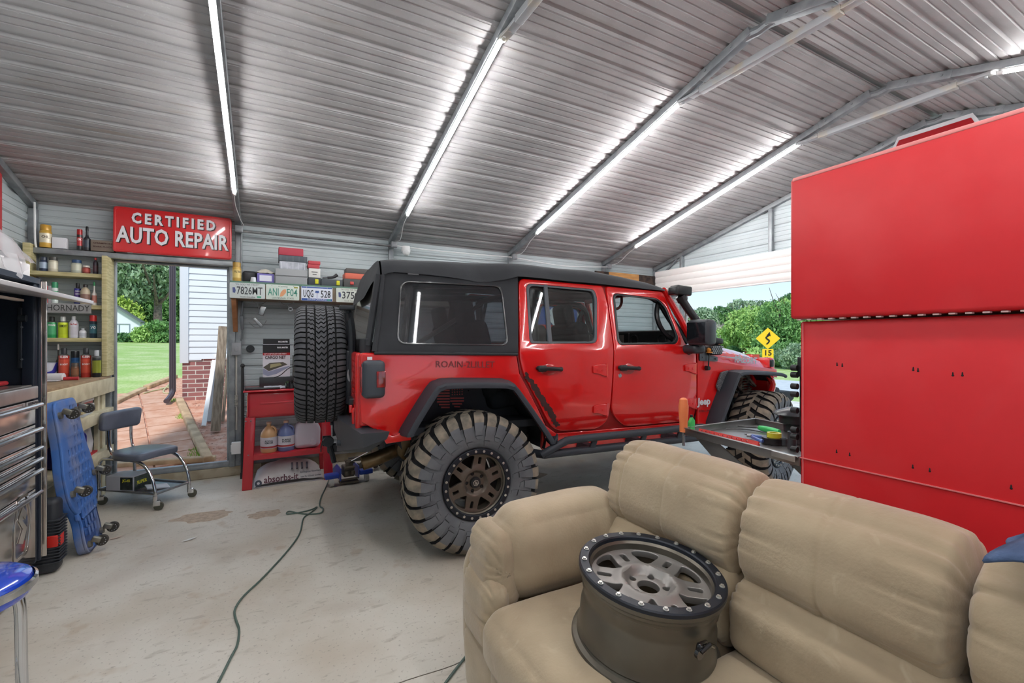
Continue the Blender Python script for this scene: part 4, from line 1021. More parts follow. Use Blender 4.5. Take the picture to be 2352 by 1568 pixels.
# driveway, street, road sign and trees beyond the roll-up door
conc = mat('pale_drive', 'd6d0c8', .85, c2='c3bbb2', ns=4, bump=.15, bs=30)  # pale concrete, its own colour
b = B(); b.box((8.4, 2, -.075), (5.0, 14, .15)); struct('driveway', b, conc)
b = B(); b.box((14.8, 0, -.07), (4.6, 120, .05)); struct('street', b, mat('pale_asphalt', 'bfc2c4', .9, c2='b2b5b8', ns=6))
rs = thing('road_sign', 'yellow winding-road warning sign with a 15 speed plaque on a post', 'road sign', tuple(at(1768, 784+1.4*1045/22, 'Z', -.05)), R(-62))
rs.location = V((21.4, 13.45, -.05)); rs.rotation_euler = (0, 0, -R(60))
signy = mat('sign_yellow', 'f2c21c', .5)
zc = 1.4-(777-784)*22/1045+.05
b = B(); b.cyl((0, .03, 0), (0, .03, zc+.3), .03, n=8); obj('post', b, galvd, rs)
b = B(); b.add(plate(roundpoly([(-.52, 0), (0, -.52), (.52, 0), (0, .52)], .05), (), .01), T(0, 0, zc) @ FACE, 0); obj('sign_panel', b, signy, rs)
b = B(); b.tube([(-.05, -.008, zc-.27), (.03, -.008, zc-.19), (.06, -.008, zc-.10), (-.03, -.008, zc-.02), (-.07, -.008, zc+.05), (.02, -.008, zc+.13), (.03, -.008, zc+.16)], .034, 6, k=5)
b.add(plate([(-.06, .14), (.12, .12), (.08, .32)], (), .012), T(0, -.012, zc) @ FACE, 0); obj('curve_arrow', b, blackm, rs)
b = B(); b.add(plate(roundpoly([(-.24, -.26), (.24, -.26), (.24, .26), (-.24, .26)], .04), (), .01), T(0, 0, zc-.77) @ FACE, 0); pl_ = obj('speed_plaque', b, signy, rs)
b = B(); b.add(text('15', .36, .004, .006), T(0, -.01, zc-.71) @ FACE, 0); b.add(text('M.P.H.', .10, .004, .002), T(0, -.01, zc-.93) @ FACE, 0); obj('lettering', b, blackm, pl_, weld=False)
g2 = 'trees across the street'
F = [('tree', 'grey-green tree far across the street, right above the car mirror', 1600, 70, 8.0, [(-1, 4.2, 2.4, 2.4), (1.2, 4.4, 2.2, 2.2), (0, 2.0, 3.2, 2.2)], gy, 5000),
     ('tree', 'tall dark tree across the street left of the bare one', 1640, 74, 8.5, [(-1.5, 4.6, 2.4, 2.2), (1.4, 5.0, 2.2, 2.2), (0, 2.4, 3.0, 2.2)], dk, 5000),
     ('tree', 'dark tree across the street right behind the bare tree', 1672, 70, 8, [(0, 3.8, 2.2, 2.0), (1.4, 2.4, 2.0, 2.0), (-1.2, 2.2, 2.0, 2.0)], md, 4500),
     ('tree', 'bright light-green tree across the street above the car hood', 1703, 46, 6, [(0, 3.6, 1.5, 1.2), (-.2, 2.4, 2.0, 1.5), (.6, 1.2, 1.6, .9)], lt, 6000),
     ('tree', 'tall grey-green tree behind the bright green one', 1722, 80, 10, [(-1.5, 7.2, 2.6, 1.6), (1.6, 6.6, 2.6, 2.0), (0, 4.0, 4, 3)], gy, 6000),
     ('tree', 'light green tree just left of the yellow road sign', 1752, 42, 6, [(-.4, 3.4, 1.7, 1.3), (.9, 3.8, 1.6, 1.3), (0, 1.8, 2.0, 1.5)], lt, 7000),
     ('tree', 'full green tree behind the yellow road sign', 1792, 36, 6, [(0, 3.2, 1.8, 1.4), (.8, 2.0, 2.0, 1.6), (-.5, 1.6, 1.6, 1.3), (.2, .7, 2.4, .8)], md, 9000),
     ('tree', 'yellow-green tree beside the upper edge of the red cabinet', 1825, 40, 7, [(0, 3.8, 1.8, 1.6), (.8, 2.4, 2.2, 1.8), (0, 1.2, 2.2, 1.2)], lt, 8000),
     ('tree', 'dark tree farthest right beyond the red cabinet edge', 1845, 60, 8, [(-1, 6.0, 2.6, 1.8), (1.6, 5.0, 3.0, 2.6)], dk, 6000),
     ('tree', 'small tree seen through the front passenger window opening', 1500, 60, 7, [(0, 3.2, 3.4, 2.4)], md, 3500)]
for i, (nm, lb, px, d, h, bl, mt_, n) in enumerate(F): tree(nm, lb, px, d, -.05, h, bl, mt_, n, .0042*d, 40+i, .12, g2)
for i, (px, d, w_, h_, lb, m_) in enumerate([(1815, 26, 1.6, .8, 'green roadside bush under the yellow-green tree', md), (1775, 27, 1.5, .6, 'low green bush at the foot of the road sign', lt), (1838, 24, 1.2, .7, 'brownish brush along the street beside the cabinet', gy), (1683, 44, .7, .5, 'small round bush in front of the white trailer', dk), (1630, 50, 2.6, .9, 'yellow-green low hedge behind the car mirror', yl)]):
    tree('bush', lb, px, d, -.05, 1, [(0, h_*.8, w_, h_)], m_, 3500, .0042*d, 60+i, None, 'bushes across the street', 'bush')
# the bare tree
tb = thing('bare_tree', 'leafless pale grey tree standing between the green ones', 'tree', tuple(at(1655, 784+1.45*1045/50, 'Z', -.05)))
b = B(); rnd = random.Random(5)
def branch(p, d, L, r, n):
    q = p+d*L; b.tube([p, (p+q)/2+V((rnd.uniform(-.05, .05),)*3)*L, q], lambda u: r*(1-.35*u), 5)
    if n:
        for k in range(4 if n > 2 else 3):
            e = (d+V((rnd.uniform(-.7, .7), rnd.uniform(-.7, .7), rnd.uniform(-.1, .5)))).normalized(); branch(p+d*L*rnd.uniform(.55, 1), e, L*.68, r*.58, n-1)
branch(V((0, 0, 0)), V((0, 0, 1)), 1.7, .12, 4); obj('branches', b, mat('bare_bark', 'b3a6a2', .9), tb, weld=False)
# trailer and parked cars
q_ = at(1676, 784, 'Y', 38); tr = thing('white_building', 'low white building across the street behind the car hood', 'building', (q_.x, q_.y, .9), R(-25))
b = B(); b.box((0, 0, -.2), (4.2, 2.4, 1.54)); obj('body', b, mat('trailer_white', 'f2f2f4', .5), tr); b = B(); b.add(plate([(-2.3, .55), (2.3, .55), (0, 1.05)], (), 2.6), FACE, 0); obj('roof', b, mat('trailer_roof', 'e2e3e6', .6), tr)
for px, c_, lb in ((1735, 'c04a3a', 'red car parked far across the street'), (1752, 'e8eaee', 'white car parked far across the street near the road sign'), (1722, 'cfd3d8', 'silver car parked far across the street, leftmost')):
    q = at(px, 812, 'Z', .6); dd = V((q.x, q.y, 0)).length; k = {1735: 50, 1752: 58, 1722: 72}[px]/dd; ct = thing('parked_car', lb, 'car', (q.x*k, q.y*k, .08), R(30), 'cars parked across the street')
    b = B(); b.add(plate(roundpoly([(-1.9, .2), (1.9, .2), (1.95, .7), (1.1, .82), (.6, 1.25), (-.8, 1.25), (-1.3, .85), (-1.95, .75)], .1), (), 1.5, .05), FACE, 0); obj('body', b, mat('paint_'+c_, c_, .3), ct)
    b = B(); b.add(plate(roundpoly([(-1.1, .85), (.95, .85), (.55, 1.18), (-.75, 1.18)], .05), (), 1.56, .01), FACE, 0); obj('windows', b, black, ct)
    for x in (-1.2, 1.2):
        b = B(); b.cyl((x, -.8, .25), (x, .8, .25), .3, n=16); obj('wheel', b, rubber, ct)
# ================================================================== left corner: shelves, bench, cans
BY = 5.44
def canm(c): return mat('paint_can_'+c, c, .3, .1)
def px2m(n, d=4.1): return n*d/FOC
def can(px0, px1, pyt, zb_, y, label, body, cap='1b1c1f', band=None, kind='can', group=None, cat='can', name='spray_can', txt=None, tcol='f4f4f4'):
    a, c = at(px0, 700, 'Y', y), at(px1, 700, 'Y', y); x = (a.x+c.x)/2; r = (c.x-a.x)/2*.96; h = at((px0+px1)/2, pyt, 'Y', y).z-zb_
    t_ = thing(name, label, cat, (x, y, zb_), 0, group)
    bd = canm(band) if band else canm(body)
    if kind == 'can':
        hc = min(.05, h*.2)
        b = B(); b.lathe([(0, 0), (r*.96, 0), (r, .004), (r, h*.16), (r, h*.62), (r, h-hc-r*.45), (r*.97, h-hc-r*.4), (r*.62, h-hc-.004), (0, h-hc-.004)], 24, mis=[0, 0, 0, 1, 0, 2, 2, 2]); obj('body', b, [canm(body), bd, steel], t_)
        b = B(); b.lathe([(0, h-hc-.006), (r*.55, h-hc-.006), (r*.55, h-.006), (r*.48, h), (0, h)], 18); obj('cap', b, canm(cap), t_)
    elif kind == 'fullcap':
        hc = h*.26
        b = B(); b.lathe([(0, 0), (r*.96, 0), (r, .004), (r, h*.2), (r, h*.6), (r, h-hc), (0, h-hc)], 24, mis=[0, 0, 0, 1, 0, 0]); obj('body', b, [canm(body), bd], t_)
        b = B(); b.lathe([(r*.97, h-hc-.001), (r*.97, h-.006), (r*.9, h), (0, h)], 20); obj('cap', b, canm(cap), t_)
    elif kind == 'bottle':
        b = B(); b.lathe([(0, 0), (r*.9, 0), (r, .006), (r, h*.15), (r, h*.52), (r, h*.66), (r*.8, h*.76), (r*.38, h*.84), (r*.38, h*.88), (0, h*.88)], 20, mis=[0, 0, 0, 1, 0, 0, 0, 0, 0]); obj('body', b, [canm(body), bd], t_)
        b = B(); b.lathe([(r*.46, h*.86), (r*.46, h*.97), (r*.36, h), (0, h)], 16); obj('cap', b, canm(cap), t_)
    elif kind == 'long':
        b = B(); b.lathe([(0, 0), (r, 0), (r, h*.12), (r, h*.42), (r, h*.48), (r*.5, h*.56), (r*.34, h*.66), (r*.34, h*.84), (0, h*.84)], 18, mis=[0, 0, 1, 0, 0, 0, 0, 0]); obj('body', b, [canm(body), bd], t_)
        b = B(); b.lathe([(r*.42, h*.83), (r*.38, h*.98), (r*.3, h), (0, h)], 14); obj('cap', b, canm(cap), t_)
    elif kind == 'jar':
        b = B(); b.lathe([(0, 0), (r*.95, 0), (r, .006), (r, h*.2), (r, h*.62), (r, h*.68), (r*.84, h*.76), (0, h*.76)], 24, mis=[0, 0, 0, 1, 0, 0, 0]); obj('body', b, [canm(body), bd], t_)
        b = B(); b.lathe([(r*.9, h*.76), (r*.9, h*.98), (r*.84, h), (0, h)], 22); obj('lid', b, canm(cap), t_)
    if txt:
        b = B()
        for k, (s_, f_, zz, cc) in enumerate(txt):
            me = text(s_, f_, .0004, .0006, width=min(r*1.5, len(s_)*f_*.6))
            for v in me.vertices: a_ = v.co.x/r; v.co = (r*1.015*math.sin(a_), -(r*1.015)*math.cos(a_)+v.co.z, v.co.y+h*zz)
            b.add(me, M.Rotation(R(14), 4, 'Z'), 0)
        obj('lettering', b, canm(tcol), t_, weld=False)
    return t_
def carton(name, px0, px1, pyt, zb_, y, dep, label, c, cat='box', c2=None, txt=None, rz=0, tc='2a2a2a', group=None, ts=.02):
    a, c_ = at(px0, 700, 'Y', y), at(px1, 700, 'Y', y); x = (a.x+c_.x)/2; w_ = c_.x-a.x; h = at((px0+px1)/2, pyt, 'Y', y).z-zb_
    t_ = thing(name, label, cat, (x, y+dep/2, zb_), R(rz), group); b = B(); b.box((0, 0, h/2), (w_, dep, h), bev=.002); obj('body', b, mat('carton_'+c, c, .7, c2=c2, ns=12) , t_)
    if txt:
        b = B()
        for i, s_ in enumerate(txt): b.add(text(s_, ts, .0004, .0005, width=w_*.8), T(0, -dep/2-.001, h*(.72-.32*i)) @ FACE, 0)
        obj('lettering', b, canm(tc), t_, weld=False)
    return t_
S1, S2, S3, BT = 2.012, 1.727, 1.432, 1.083
g = 'cans and bottles on the corner shelves'
HD = 2.229
can(90, 120, 517, HD, 5.50, 'yellow oil filter canister standing at the left on the steel door header', 'd2a645', 'c9983a', 'e8dfc6', 'jar', g, 'filter', 'oil_filter', [('OIL', .03, .45, 0)], '4a3a20')
carton('carton', 119, 152, 545, HD, 5.48, .06, 'plain white carton beside the yellow filter on the door header', 'e9e9ee')
can(176, 190, 527, HD, 5.50, 'red-topped black spray can on the door header', '2b2a2c', 'b02226', 'b8383a', 'fullcap', g, txt=[('CRC', .025, .5, 0)])
can(191, 209, 520, HD, 5.50, 'black bottle with pointed nozzle next to the red-topped can', '26282e', '17181a', '3b4350', 'long', g, 'bottle', 'nozzle_bottle')
carton('carton', 208, 262, 552, HD, 5.47, .07, 'brown printed carton on the header left of the red sign', '7d7064', txt=['CHAMPION', 'SPARK PLUGS'], tc='4a2a26', ts=.018)
can(90, 110, 590, S1, BY, 'dark blue jar at the left end of the top shelf', '2d3a55', '39404c', '9fb0c4', 'jar', g, 'jar', 'jar')
can(111, 134, 590, S1, BY, 'cream labelled tin with dark lid on the top shelf', 'cfc9b2', '4a4844', 'e4dfca', 'jar', g, 'tin', 'tin')
can(163, 189, 597, S1, BY, 'wide clear jar with blue lid on the top shelf', 'b9bfae', '2f4d73', 'cdd0be', 'jar', g, 'jar', 'jar')
can(189, 208, 610, S1, BY, 'small rusty red tub beside the blue-lidded jar', '8d3d36', 'd8d2c8', 'b5534a', 'jar', g, 'tub', 'tub')
can(213, 226, 592, S1, BY, 'narrow dark bottle with red cap at the right end of the top shelf', '2c2530', 'b8322e', '4a3038', 'bottle', g, 'bottle', 'bottle')
carton('carton', 104, 110, 656, S2, BY-.02, .1, 'narrow red carton standing at the left of the second shelf', 'b03a3a')
carton('carton', 110.5, 117.5, 656, S2, BY-.02, .1, 'narrow grey carton beside the red one on the second shelf', 'a9a3a8')
can(118, 134, 648, S2, BY, 'white and green spray can on the second shelf', 'dfe8e4', '2f8a5e', '4fae7c', 'fullcap', g)
can(170, 187, 650, S2, BY+.02, 'blue and purple spray can on the second shelf', '2c2f86', '1c1c1e', '5a3f8a', 'can', g, txt=[('CARB', .02, .62, 0), ('CLEANER', .015, .5, 0)])
can(184, 208, 653, S2, BY-.02, 'cream jug with amber contents on the second shelf', 'c2b49b', '2a2624', '8f6f63', 'bottle', g, 'bottle', 'jug')
can(210, 223, 647, S2, BY, 'small white bottle with green cap at the right end of the second shelf', 'e6e4df', '3c9a63', 'c98a7c', 'long', g, 'bottle', 'bottle')
can(108, 131, 727, S3, BY, 'green spray can on the third shelf', '2f9a5c', '1d1f1e', '57b07a', 'can', g, txt=[('BRAKE', .022, .6, 0)])
can(133, 157, 727, S3, BY, 'lime yellow spray can with black logo on the third shelf', 'cfe02f', 'd0d2cc', 'c3d42a', 'can', g, txt=[('GUMOUT', .03, .55, 0)], tcol='1d1d1a')
can(158, 181, 726, S3, BY, 'white round-shouldered bottle with a red label on the third shelf', 'd9d8e0', 'e2e2e6', 'd0ccd4', 'bottle', g, 'bottle', 'bottle', [('Sea Foam', .022, .63, 0)], 'c2383f')
can(181.5, 199, 754, S3, BY, 'short white bottle on the third shelf', 'e6e6ea', 'd6d6da', 'c9ccd2', 'bottle', g, 'bottle', 'bottle')
can(205, 223, 724, S3, BY, 'dark can with bright red cap at the right end of the third shelf', '1f3340', 'c22a2a', '3f6f7a', 'fullcap', g, txt=[('70', .035, .45, 0)])
can(134, 160, 799, BT, 5.36, 'red oil bottle with dark cap on the bench, left of the pair', 'b93a30', '333438', 'd6553f', 'can', g, 'bottle', 'oil_bottle', [('KLEEN', .026, .70, 0), ('BOOST', .018, .45, 0)])
can(185, 210, 799, BT, 5.36, 'red oil bottle with dark cap on the bench, right of the pair', 'b93a30', '333438', 'd6553f', 'can', g, 'bottle', 'oil_bottle', [('KLEEN', .026, .70, 0), ('BOOST', .018, .45, 0)])
can(211, 233, 804, BT, 5.33, 'black tin with an olive label at the right end of the bench', '232426', 'b9bcc0', '8e9432', 'can', g)
can(128, 140, 790, BT, 5.45, 'thin nozzle bottle behind the left red oil bottle', '3c3533', 'd8d4cd', '6b4a3c', 'long', g, 'bottle', 'nozzle_bottle')
can(162, 183, 806, BT, 5.47, 'blue jar with black cap behind the rusty tin on the bench', '2f5f94', '222428', '4b7fb2', 'fullcap', g, 'jar', 'jar')
can(163, 182, 833, BT, 5.34, 'small rusty brown tin between the red oil bottles', '7a5a44', '5a5149', '94684c', 'jar', g, 'tin', 'tin')
b = B(); b.lathe([(.001, 0), (.045, .0), (.05, .05), (.055, .13)], 20); b.box((0, 0, .13), (.11, .008, .01))
o = tag(obj('squeeze_tube', b, mat('tube_white_blue', 'd9dbe6', .4, c2='3b3fa8', ns=9, cut=(.5, .52), det=0)), 'white and blue squeeze tube at the left of the bench', 'tube'); o.location = at(113, 835, 'Y', 5.38); o.location.z = BT
b = B(); b.cyl((0, 0, .03), (.30, -.05, .03), .03, n=18); b.box((.12, -.03, .004), (.34, .14, .006), (0, 0, -8))
t_ = thing('paper_roll', 'roll of white paper lying across the bench top', 'paper roll', (-1.72, 4.98, BT+.003)); obj('paper', b, mat('paper_white', 'dcdadb', .8), t_)
b = B(); b.cyl((-1.43, 4.93, BT+.018), (-1.33, 4.93, BT+.018), .014, n=10); b.cyl((-1.48, 4.94, BT+.018), (-1.43, 4.93, BT+.018), .006, n=8); tag(obj('screwdriver', b, mat('tool_red', 'b8323a', .4)), 'red-handled tool beside the paper roll on the bench', 'tool')
t_ = thing('carburettor', 'greasy black carburettor sitting on the near bench end', 'engine part', (-1.52, 4.28, BT)); b = B()
b.box((0, 0, .06), (.13, .10, .12), bev=.02); b.cyl((-.06, -.04, .14), (.06, -.04, .14), .035, n=14); b.cyl((.07, -.03, .05), (.07, -.03, .16), .02, n=10); b.ball((0, -.05, .05), .035); b.cyl((0, -.02, .1), (0, -.02, .19), .03, n=14)
obj('casting', b, mat('greasy_metal', '4a4d50', .4, .7, c2='1c1d1f', ns=16), t_)
b = B(); b.cyl((0, 0, 0), (0, .0, .03), .055, n=20); o = tag(obj('tape_roll', b, mat('copper_tape', 'b06a3c', .5)), 'brown tape roll behind the carburettor on the bench', 'tape'); o.location = (-1.62, 4.72, BT)

# shelf frame: boards and uprights
b = B(); b.box((-1.535, 5.50, S1-.018), (.56, .19, .035), bev=.003); sf = thing('wall_shelf', 'pale treated-pine wall shelves full of cans in the left corner', 'shelf', (-1.535, 5.5, 1.1))
sf.location = (0, 0, 0); obj('shelf_board', b, wood, sf)
for z in (S2, S3): b = B(); b.box((-1.535, 5.50, z-.018), (.56, .19, .035), bev=.003); obj('shelf_board', b, wood, sf)
b = B(); b.box((-1.275, 5.48, 1.63), (.038, .23, 1.09), bev=.004); obj('upright', b, wood, sf)
b = B(); b.box((-1.80, 5.48, 1.68), (.05, .12, 1.14), bev=.004); obj('upright', b, wood, sf)
q0, q1 = at(104, 700, 'Y', 5.38), at(210, 700, 'Y', 5.38); zt = at(160, 697, 'Y', 5.38).z; z0 = at(160, 719, 'Y', 5.38).z
t_ = thing('name_board', 'worn grey board with stencilled letters fixed to the second shelf edge', 'sign', ((q0.x+q1.x)/2, 5.375, (zt+z0)/2)); b = B(); b.box((0, 0, 0), (q1.x-q0.x, .012, zt-z0), bev=.001); obj('board', b, mat('worn_grey_board', '9d9b9a', .8, c2='8a8887', ns=12), t_)
b = B(); b.add(text('HORNADY', .075, .0005, .0, width=(q1.x-q0.x)*.92), T(0, -.0068, 0) @ FACE, 0); obj('lettering', b, mat('burnt_letter', '3c3a3a', .8), t_, weld=False)

# bench along the rear wall
FX = -1.27
wt = thing('workbench', 'rough pine workbench against the left end wall, loaded with clutter', 'workbench', (-1.55, 4.8, 0)); wt.location = (0, 0, 0)
b = B(); b.box((-1.55, 4.65, BT-.012), (.56, 1.86, .024), bev=.002); obj('worktop', b, mat('worn_plywood', 'a58b6c', .7, c2='8a7156', ns=7), wt)
b = B(); b.box((FX, 4.65, BT-.085), (.038, 1.86, .13), bev=.003); obj('apron', b, woodt, wt)
zs1 = at(228, 945, 'X', FX).z; zs2 = at(243, 1028, 'X', FX).z
for z in (zs1, zs2):
    b = B(); b.box((FX, 4.7, z-.045), (.038, 1.7, .09), bev=.003); b.box((-1.55, 4.7, z-.006), (.54, 1.7, .014)); obj('lower_shelf', b, woodt, wt)
for y in (5.42, 3.86):
    b = B(); b.box((FX-.04, y, (BT-.14)/2), (.04, .09, BT-.14), bev=.003); obj('leg', b, woodt, wt)
b = B(); b.box((FX-.04, 5.30, (BT-.14)/2), (.03, .05, BT-.14), bev=.003); obj('leg', b, woodt, wt)
# magazines on the upper lower-shelf, jugs on the lower one
cs_ = ['c9c3bd', 'a8544e', 'd9d6d0', '8a8f94', 'c8b98c', 'b7bcc2', 'd4cdc6', '6f7f95']
lbs = ['top', 'second', 'third', 'fourth', 'fifth', 'lowest']
for k in range(6):
    b = B(); b.box((0, 0, .011), (.21, .28, .02), (0, 0, rnd.uniform(-4, 4)), bev=.002); o = obj('magazine', b, mat('mag_'+cs_[k], cs_[k], .5)); o.location = (FX-.12, 4.98, zs1+.002+.022*(5-k)); tag(o, '%s magazine in the right-hand pile under the bench top' % lbs[k], 'magazine', 'magazines under the bench')
for k in range(6):
    b = B(); b.box((0, 0, .011), (.21, .26, .02), (0, 0, rnd.uniform(-4, 4)), bev=.002); o = obj('magazine', b, mat('mag_'+cs_[7-k], cs_[7-k], .5)); o.location = (FX-.13, 4.62, zs1+.002+.022*(5-k)); tag(o, '%s magazine in the left-hand pile under the bench top' % lbs[k], 'magazine', 'magazines under the bench')
def jug(x, y, z, rz, label, c, cc, s_=1, band=None, name='oil_jug'):
    t_ = thing(name, label, 'jug', (x, y, z), R(rz)); b = B()
    b.add(plate(roundpoly([(-.10, 0), (.10, 0), (.10, .20), (.04, .26), (-.05, .26), (-.10, .20)], .02), [roundpoly([(.045, .10), (.075, .10), (.075, .19), (.045, .21)], .01)], .09, .015), FACE @ M.Scale(s_, 4), 0); obj('body', b, canm(c), t_)
    b = B(); b.cyl((-.03*s_, 0, .255*s_), (-.03*s_, 0, .285*s_), .022*s_, n=14); obj('cap', b, canm(cc), t_)
    if band: b = B(); b.add(plate(roundpoly([(-.085, .03), (.03, .03), (.03, .16), (-.085, .14)], .01), (), .002), T(0, -.047*s_, 0) @ FACE @ M.Scale(s_, 4), 0); obj('label_sticker', b, canm(band), t_)
jug(FX-.09, 4.72, zs2, 62, 'blue oil jug with a yellow label under the bench, nearer one', '2b2c86', '2b2c86', 1, 'c9cf3a'); jug(FX-.10, 4.90, zs2, 62, 'blue oil jug under the bench behind the first', '2b2c86', '33349a')
b = B(); b.lathe([(0, 0), (.06, 0), (.07, .1), (.05, .24), (.03, .30), (0, .30)], 18); o = tag(obj('plastic_bag', b, mat('bag_white', 'd8d8da', .4, bump=.6, bs=14)), 'white plastic-wrapped bundle on the bench shelf beside the jugs', 'bag'); o.location = (FX-.10, 5.16, zs2)
b = B(); b.box((FX-.10, 5.10, zs2+.008), (.16, .28, .014)); tag(obj('rag', b, mat('rag_red', 'b8282c', .9)), 'red shop rag on the lower bench shelf', 'rag')
b = B(); b.tube([(-1.24, 5.35, .70), (-1.235, 5.33, .5), (-1.24, 5.36, .42), (-1.24, 5.33, .47), (-1.24, 5.34, .56)], .008, 6, k=4); tag(obj('cable_loop', b, mat('cable_brown', '6a4a3c', .6)), 'brown cable looped on the bench end by the doorway', 'cable')

# certified auto repair sign
sg_ = thing('metal_sign', 'red embossed metal sign reading CERTIFIED AUTO REPAIR above the doorway', 'sign', (-.767, 5.46, 2.445)); sg_.rotation_euler = (R(-3), 0, 0)
b = B(); b.add(plate(roundpoly([(-.468, -.214), (.468, -.214), (.468, .214), (-.468, .214)], .03), (), .012, .005), FACE, 0); b.add(curve_mesh([roundpoly([(-.462, -.208), (.462, -.208), (.462, .208), (-.462, .208)], .03), roundpoly([(-.447, -.193), (.447, -.193), (.447, .193), (-.447, .193)], .022)], .006, .002), T(0, -.008, 0) @ FACE, 0); obj('panel', b, mat('sign_red', 'cf1b1f', .3, coat=.6), sg_)
for s_, z, sz, w_, sp_ in (('CERTIFIED', .112, .135, .66, 1.45), ('AUTO REPAIR', -.055, .21, .885, 1.05)):
    b = B(); b.add(text(s_, sz, .001, .0055, spacing=sp_, width=w_), T(.006, -.0095, z-.007) @ FACE, 0); obj('letter_shadow', b, mat('letter_black', '2a1618', .5), sg_, weld=False)
    b = B(); b.add(text(s_, sz, .0015, .0055, spacing=sp_, width=w_), T(-.003, -.0115, z) @ FACE, 0); obj('lettering', b, mat('letter_white', 'e6e4e8', .35), sg_, weld=False)
# thin magnetic lamp bar lying on the header in front of the sign
b = B(); b.box((0, 0, .012), (.66, .02, .022), bev=.004); b.box((-.33, 0, .022), (.045, .03, .044), bev=.004); o = tag(obj('light_bar', b, mat('bar_frosted', 'c9c4c6', .3, alpha=1)), 'slim pale light bar resting on the header against the red sign', 'light bar'); o.location = (-.78, 5.44+.02, 2.229)
b = B(); b.tube([(-1.775, 5.5, 2.62), (-1.77, 5.49, 2.5), (-1.765, 5.48, 2.3), (-1.755, 5.47, 2.22)], .008, 6, k=4); tag(obj('white_cable', b, white), 'white cord hanging down the corner post', 'cord')

# the tool cabinet at the left edge
CX, CY0, CY1 = -1.15, 2.55, 3.63
mc = thing('tool_cabinet', 'tall black tool cabinet with polished steel drawer fronts and open top hutch', 'tool cabinet', (CX-.3, 3.1, 0)); mc.location = (0, 0, 0)
navy = mat('navy_steel', '1d2736', .4, .2); pol = mat('polished_steel', 'c9c2bd', .13, .95)
b = B()
b.box((CX-.32, (CY0+CY1)/2, .62), (.60, CY1-CY0, 1.0), bev=.01); b.box((CX-.31, CY1-.012, .95), (.64, .024, 1.63), bev=.006); b.box((CX-.03, CY1-.03, .95), (.06, .06, 1.63), bev=.01)
b.box((CX-.61, (CY0+CY1)/2, 1.44), (.03, CY1-CY0, .66)); b.box((CX-.30, (CY0+CY1)/2, 1.745), (.62, CY1-CY0, .03)); b.box((CX-.32, CY0+.012, 1.44), (.60, .024, .64))
obj('body', b, navy, mc)
b = B(); b.box((CX-.02, CY1+.004, .95), (.10, .012, 1.60), bev=.003); b.box((CX+.004, CY1+.002, .95), (.012, .03, 1.60), bev=.004); obj('corner_trim', b, pol, mc)
hz = [at(92, y, 'X', CX+.03).z for y in (930, 986, 1030, 1056, 1082, 1133)]; edges = [1.06]+[z_-.0 for z_ in hz[1:]]
tops = [1.095, hz[0]-.06+.02, hz[1]-.0+.02-.05, 0]
lev = [hz[0]+.03, hz[1]+.03, hz[2]+.03, hz[3]+.028, hz[4]+.028, hz[5]+.03, .16]
for k in range(6):
    b = B(); z1_, z0_ = lev[k], lev[k+1]+.006; b.box((CX+.002, (CY0+CY1)/2-.03, (z0_+z1_)/2), (.02, CY1-CY0-.12, z1_-z0_), bev=.003); d_ = obj('drawer', b, pol, mc)
    b = B(); zz = hz[k]; b.tube([(CX+.022, CY0+.1, zz), (CX+.022, CY1-.05, zz)], .013, 10); b.box((CX+.012, (CY0+CY1)/2, zz-.010), (.022, CY1-CY0-.14, .008), bev=.002); obj('drawer_handle', b, chrome, d_)
b = B(); b.box((CX+.006, (CY0+CY1)/2-.03, 1.115), (.03, CY1-CY0-.10, .07), bev=.006); b.box((CX-.3, (CY0+CY1)/2-.02, 1.145), (.58, CY1-CY0-.1, .02)); obj('work_surface', b, mat('worn_steel', 'a9a39f', .3, .8, c2='c4bfba', ns=5), mc)
b = B(); b.box((0, 0, 0), (.004, .13, .045)); nb = B(); nb.box((CX+.015, 3.49, 1.045), (.006, .135, .05), bev=.002); bd_ = obj('nameplate', nb, mat('plate_silver', 'b6b3b2', .3, .7), mc)
b = B(); b.add(text('MATCO', .05, .002, .001, width=.115), T(CX+.019, 3.49, 1.045) @ FACEX, 0); obj('lettering', b, mat('letter_dark', '4a4548', .4, .4), bd_, weld=False)
b = B(); b.add(curve_mesh([roundpoly([(-.10, -.17), (.06, -.17), (.10, .0), (.06, .16), (-.05, .16), (-.10, 0)], .03), roundpoly([(-.085, -.155), (.052, -.155), (.088, 0), (.05, .145), (-.042, .145), (-.085, 0)], .03)], .002), T(CX+.014, 3.38, .42) @ FACEX, 0); b.add(curve_mesh([[(-.05, -.08), (.0, -.02), (-.05, .04), (.0, .10), (.05, .05), (.03, .02), (.0, .05), (-.01, .03), (.05, -.03), (.0, -.1)]], .002), T(CX+.014, 3.38, .42) @ FACEX, 0); obj('emblem', b, pol, mc, weld=False)
b = B(); b.box((CX+.02, (CY0+CY1)/2+.05, 1.665), (.40, CY1-CY0+.06, .022), (0, 7, 0), bev=.004); lid = obj('hutch_lid', b, mat('lid_light', 'd3d1d3', .3, .3), mc)
b = B(); b.box((CX-.05, (CY0+CY1)/2-.03, 1.63), (.03, CY1-CY0-.12, .012)); obj('light_strip', b, mat('strip_cream', 'efe3d3', .4), lid)
b = B(); b.box((CX-.06, CY1-.06, 1.42), (.018, .02, .34), bev=.003); b.cyl((CX-.06, CY1-.075, 1.53), (CX-.03, CY1-.075, 1.53), .02, n=12)
for z in (1.48, 1.30): b.cyl((CX-.05, CY1-.075, z), (CX-.045, CY1-.085, z), .006, n=8)
obj('lid_strut', b, mat('strut_black', '2b3138', .4, .4), mc)
b = B(); b.box((CX-.3, 3.05, .09), (.5, .9, .06)); obj('base', b, black, mc)
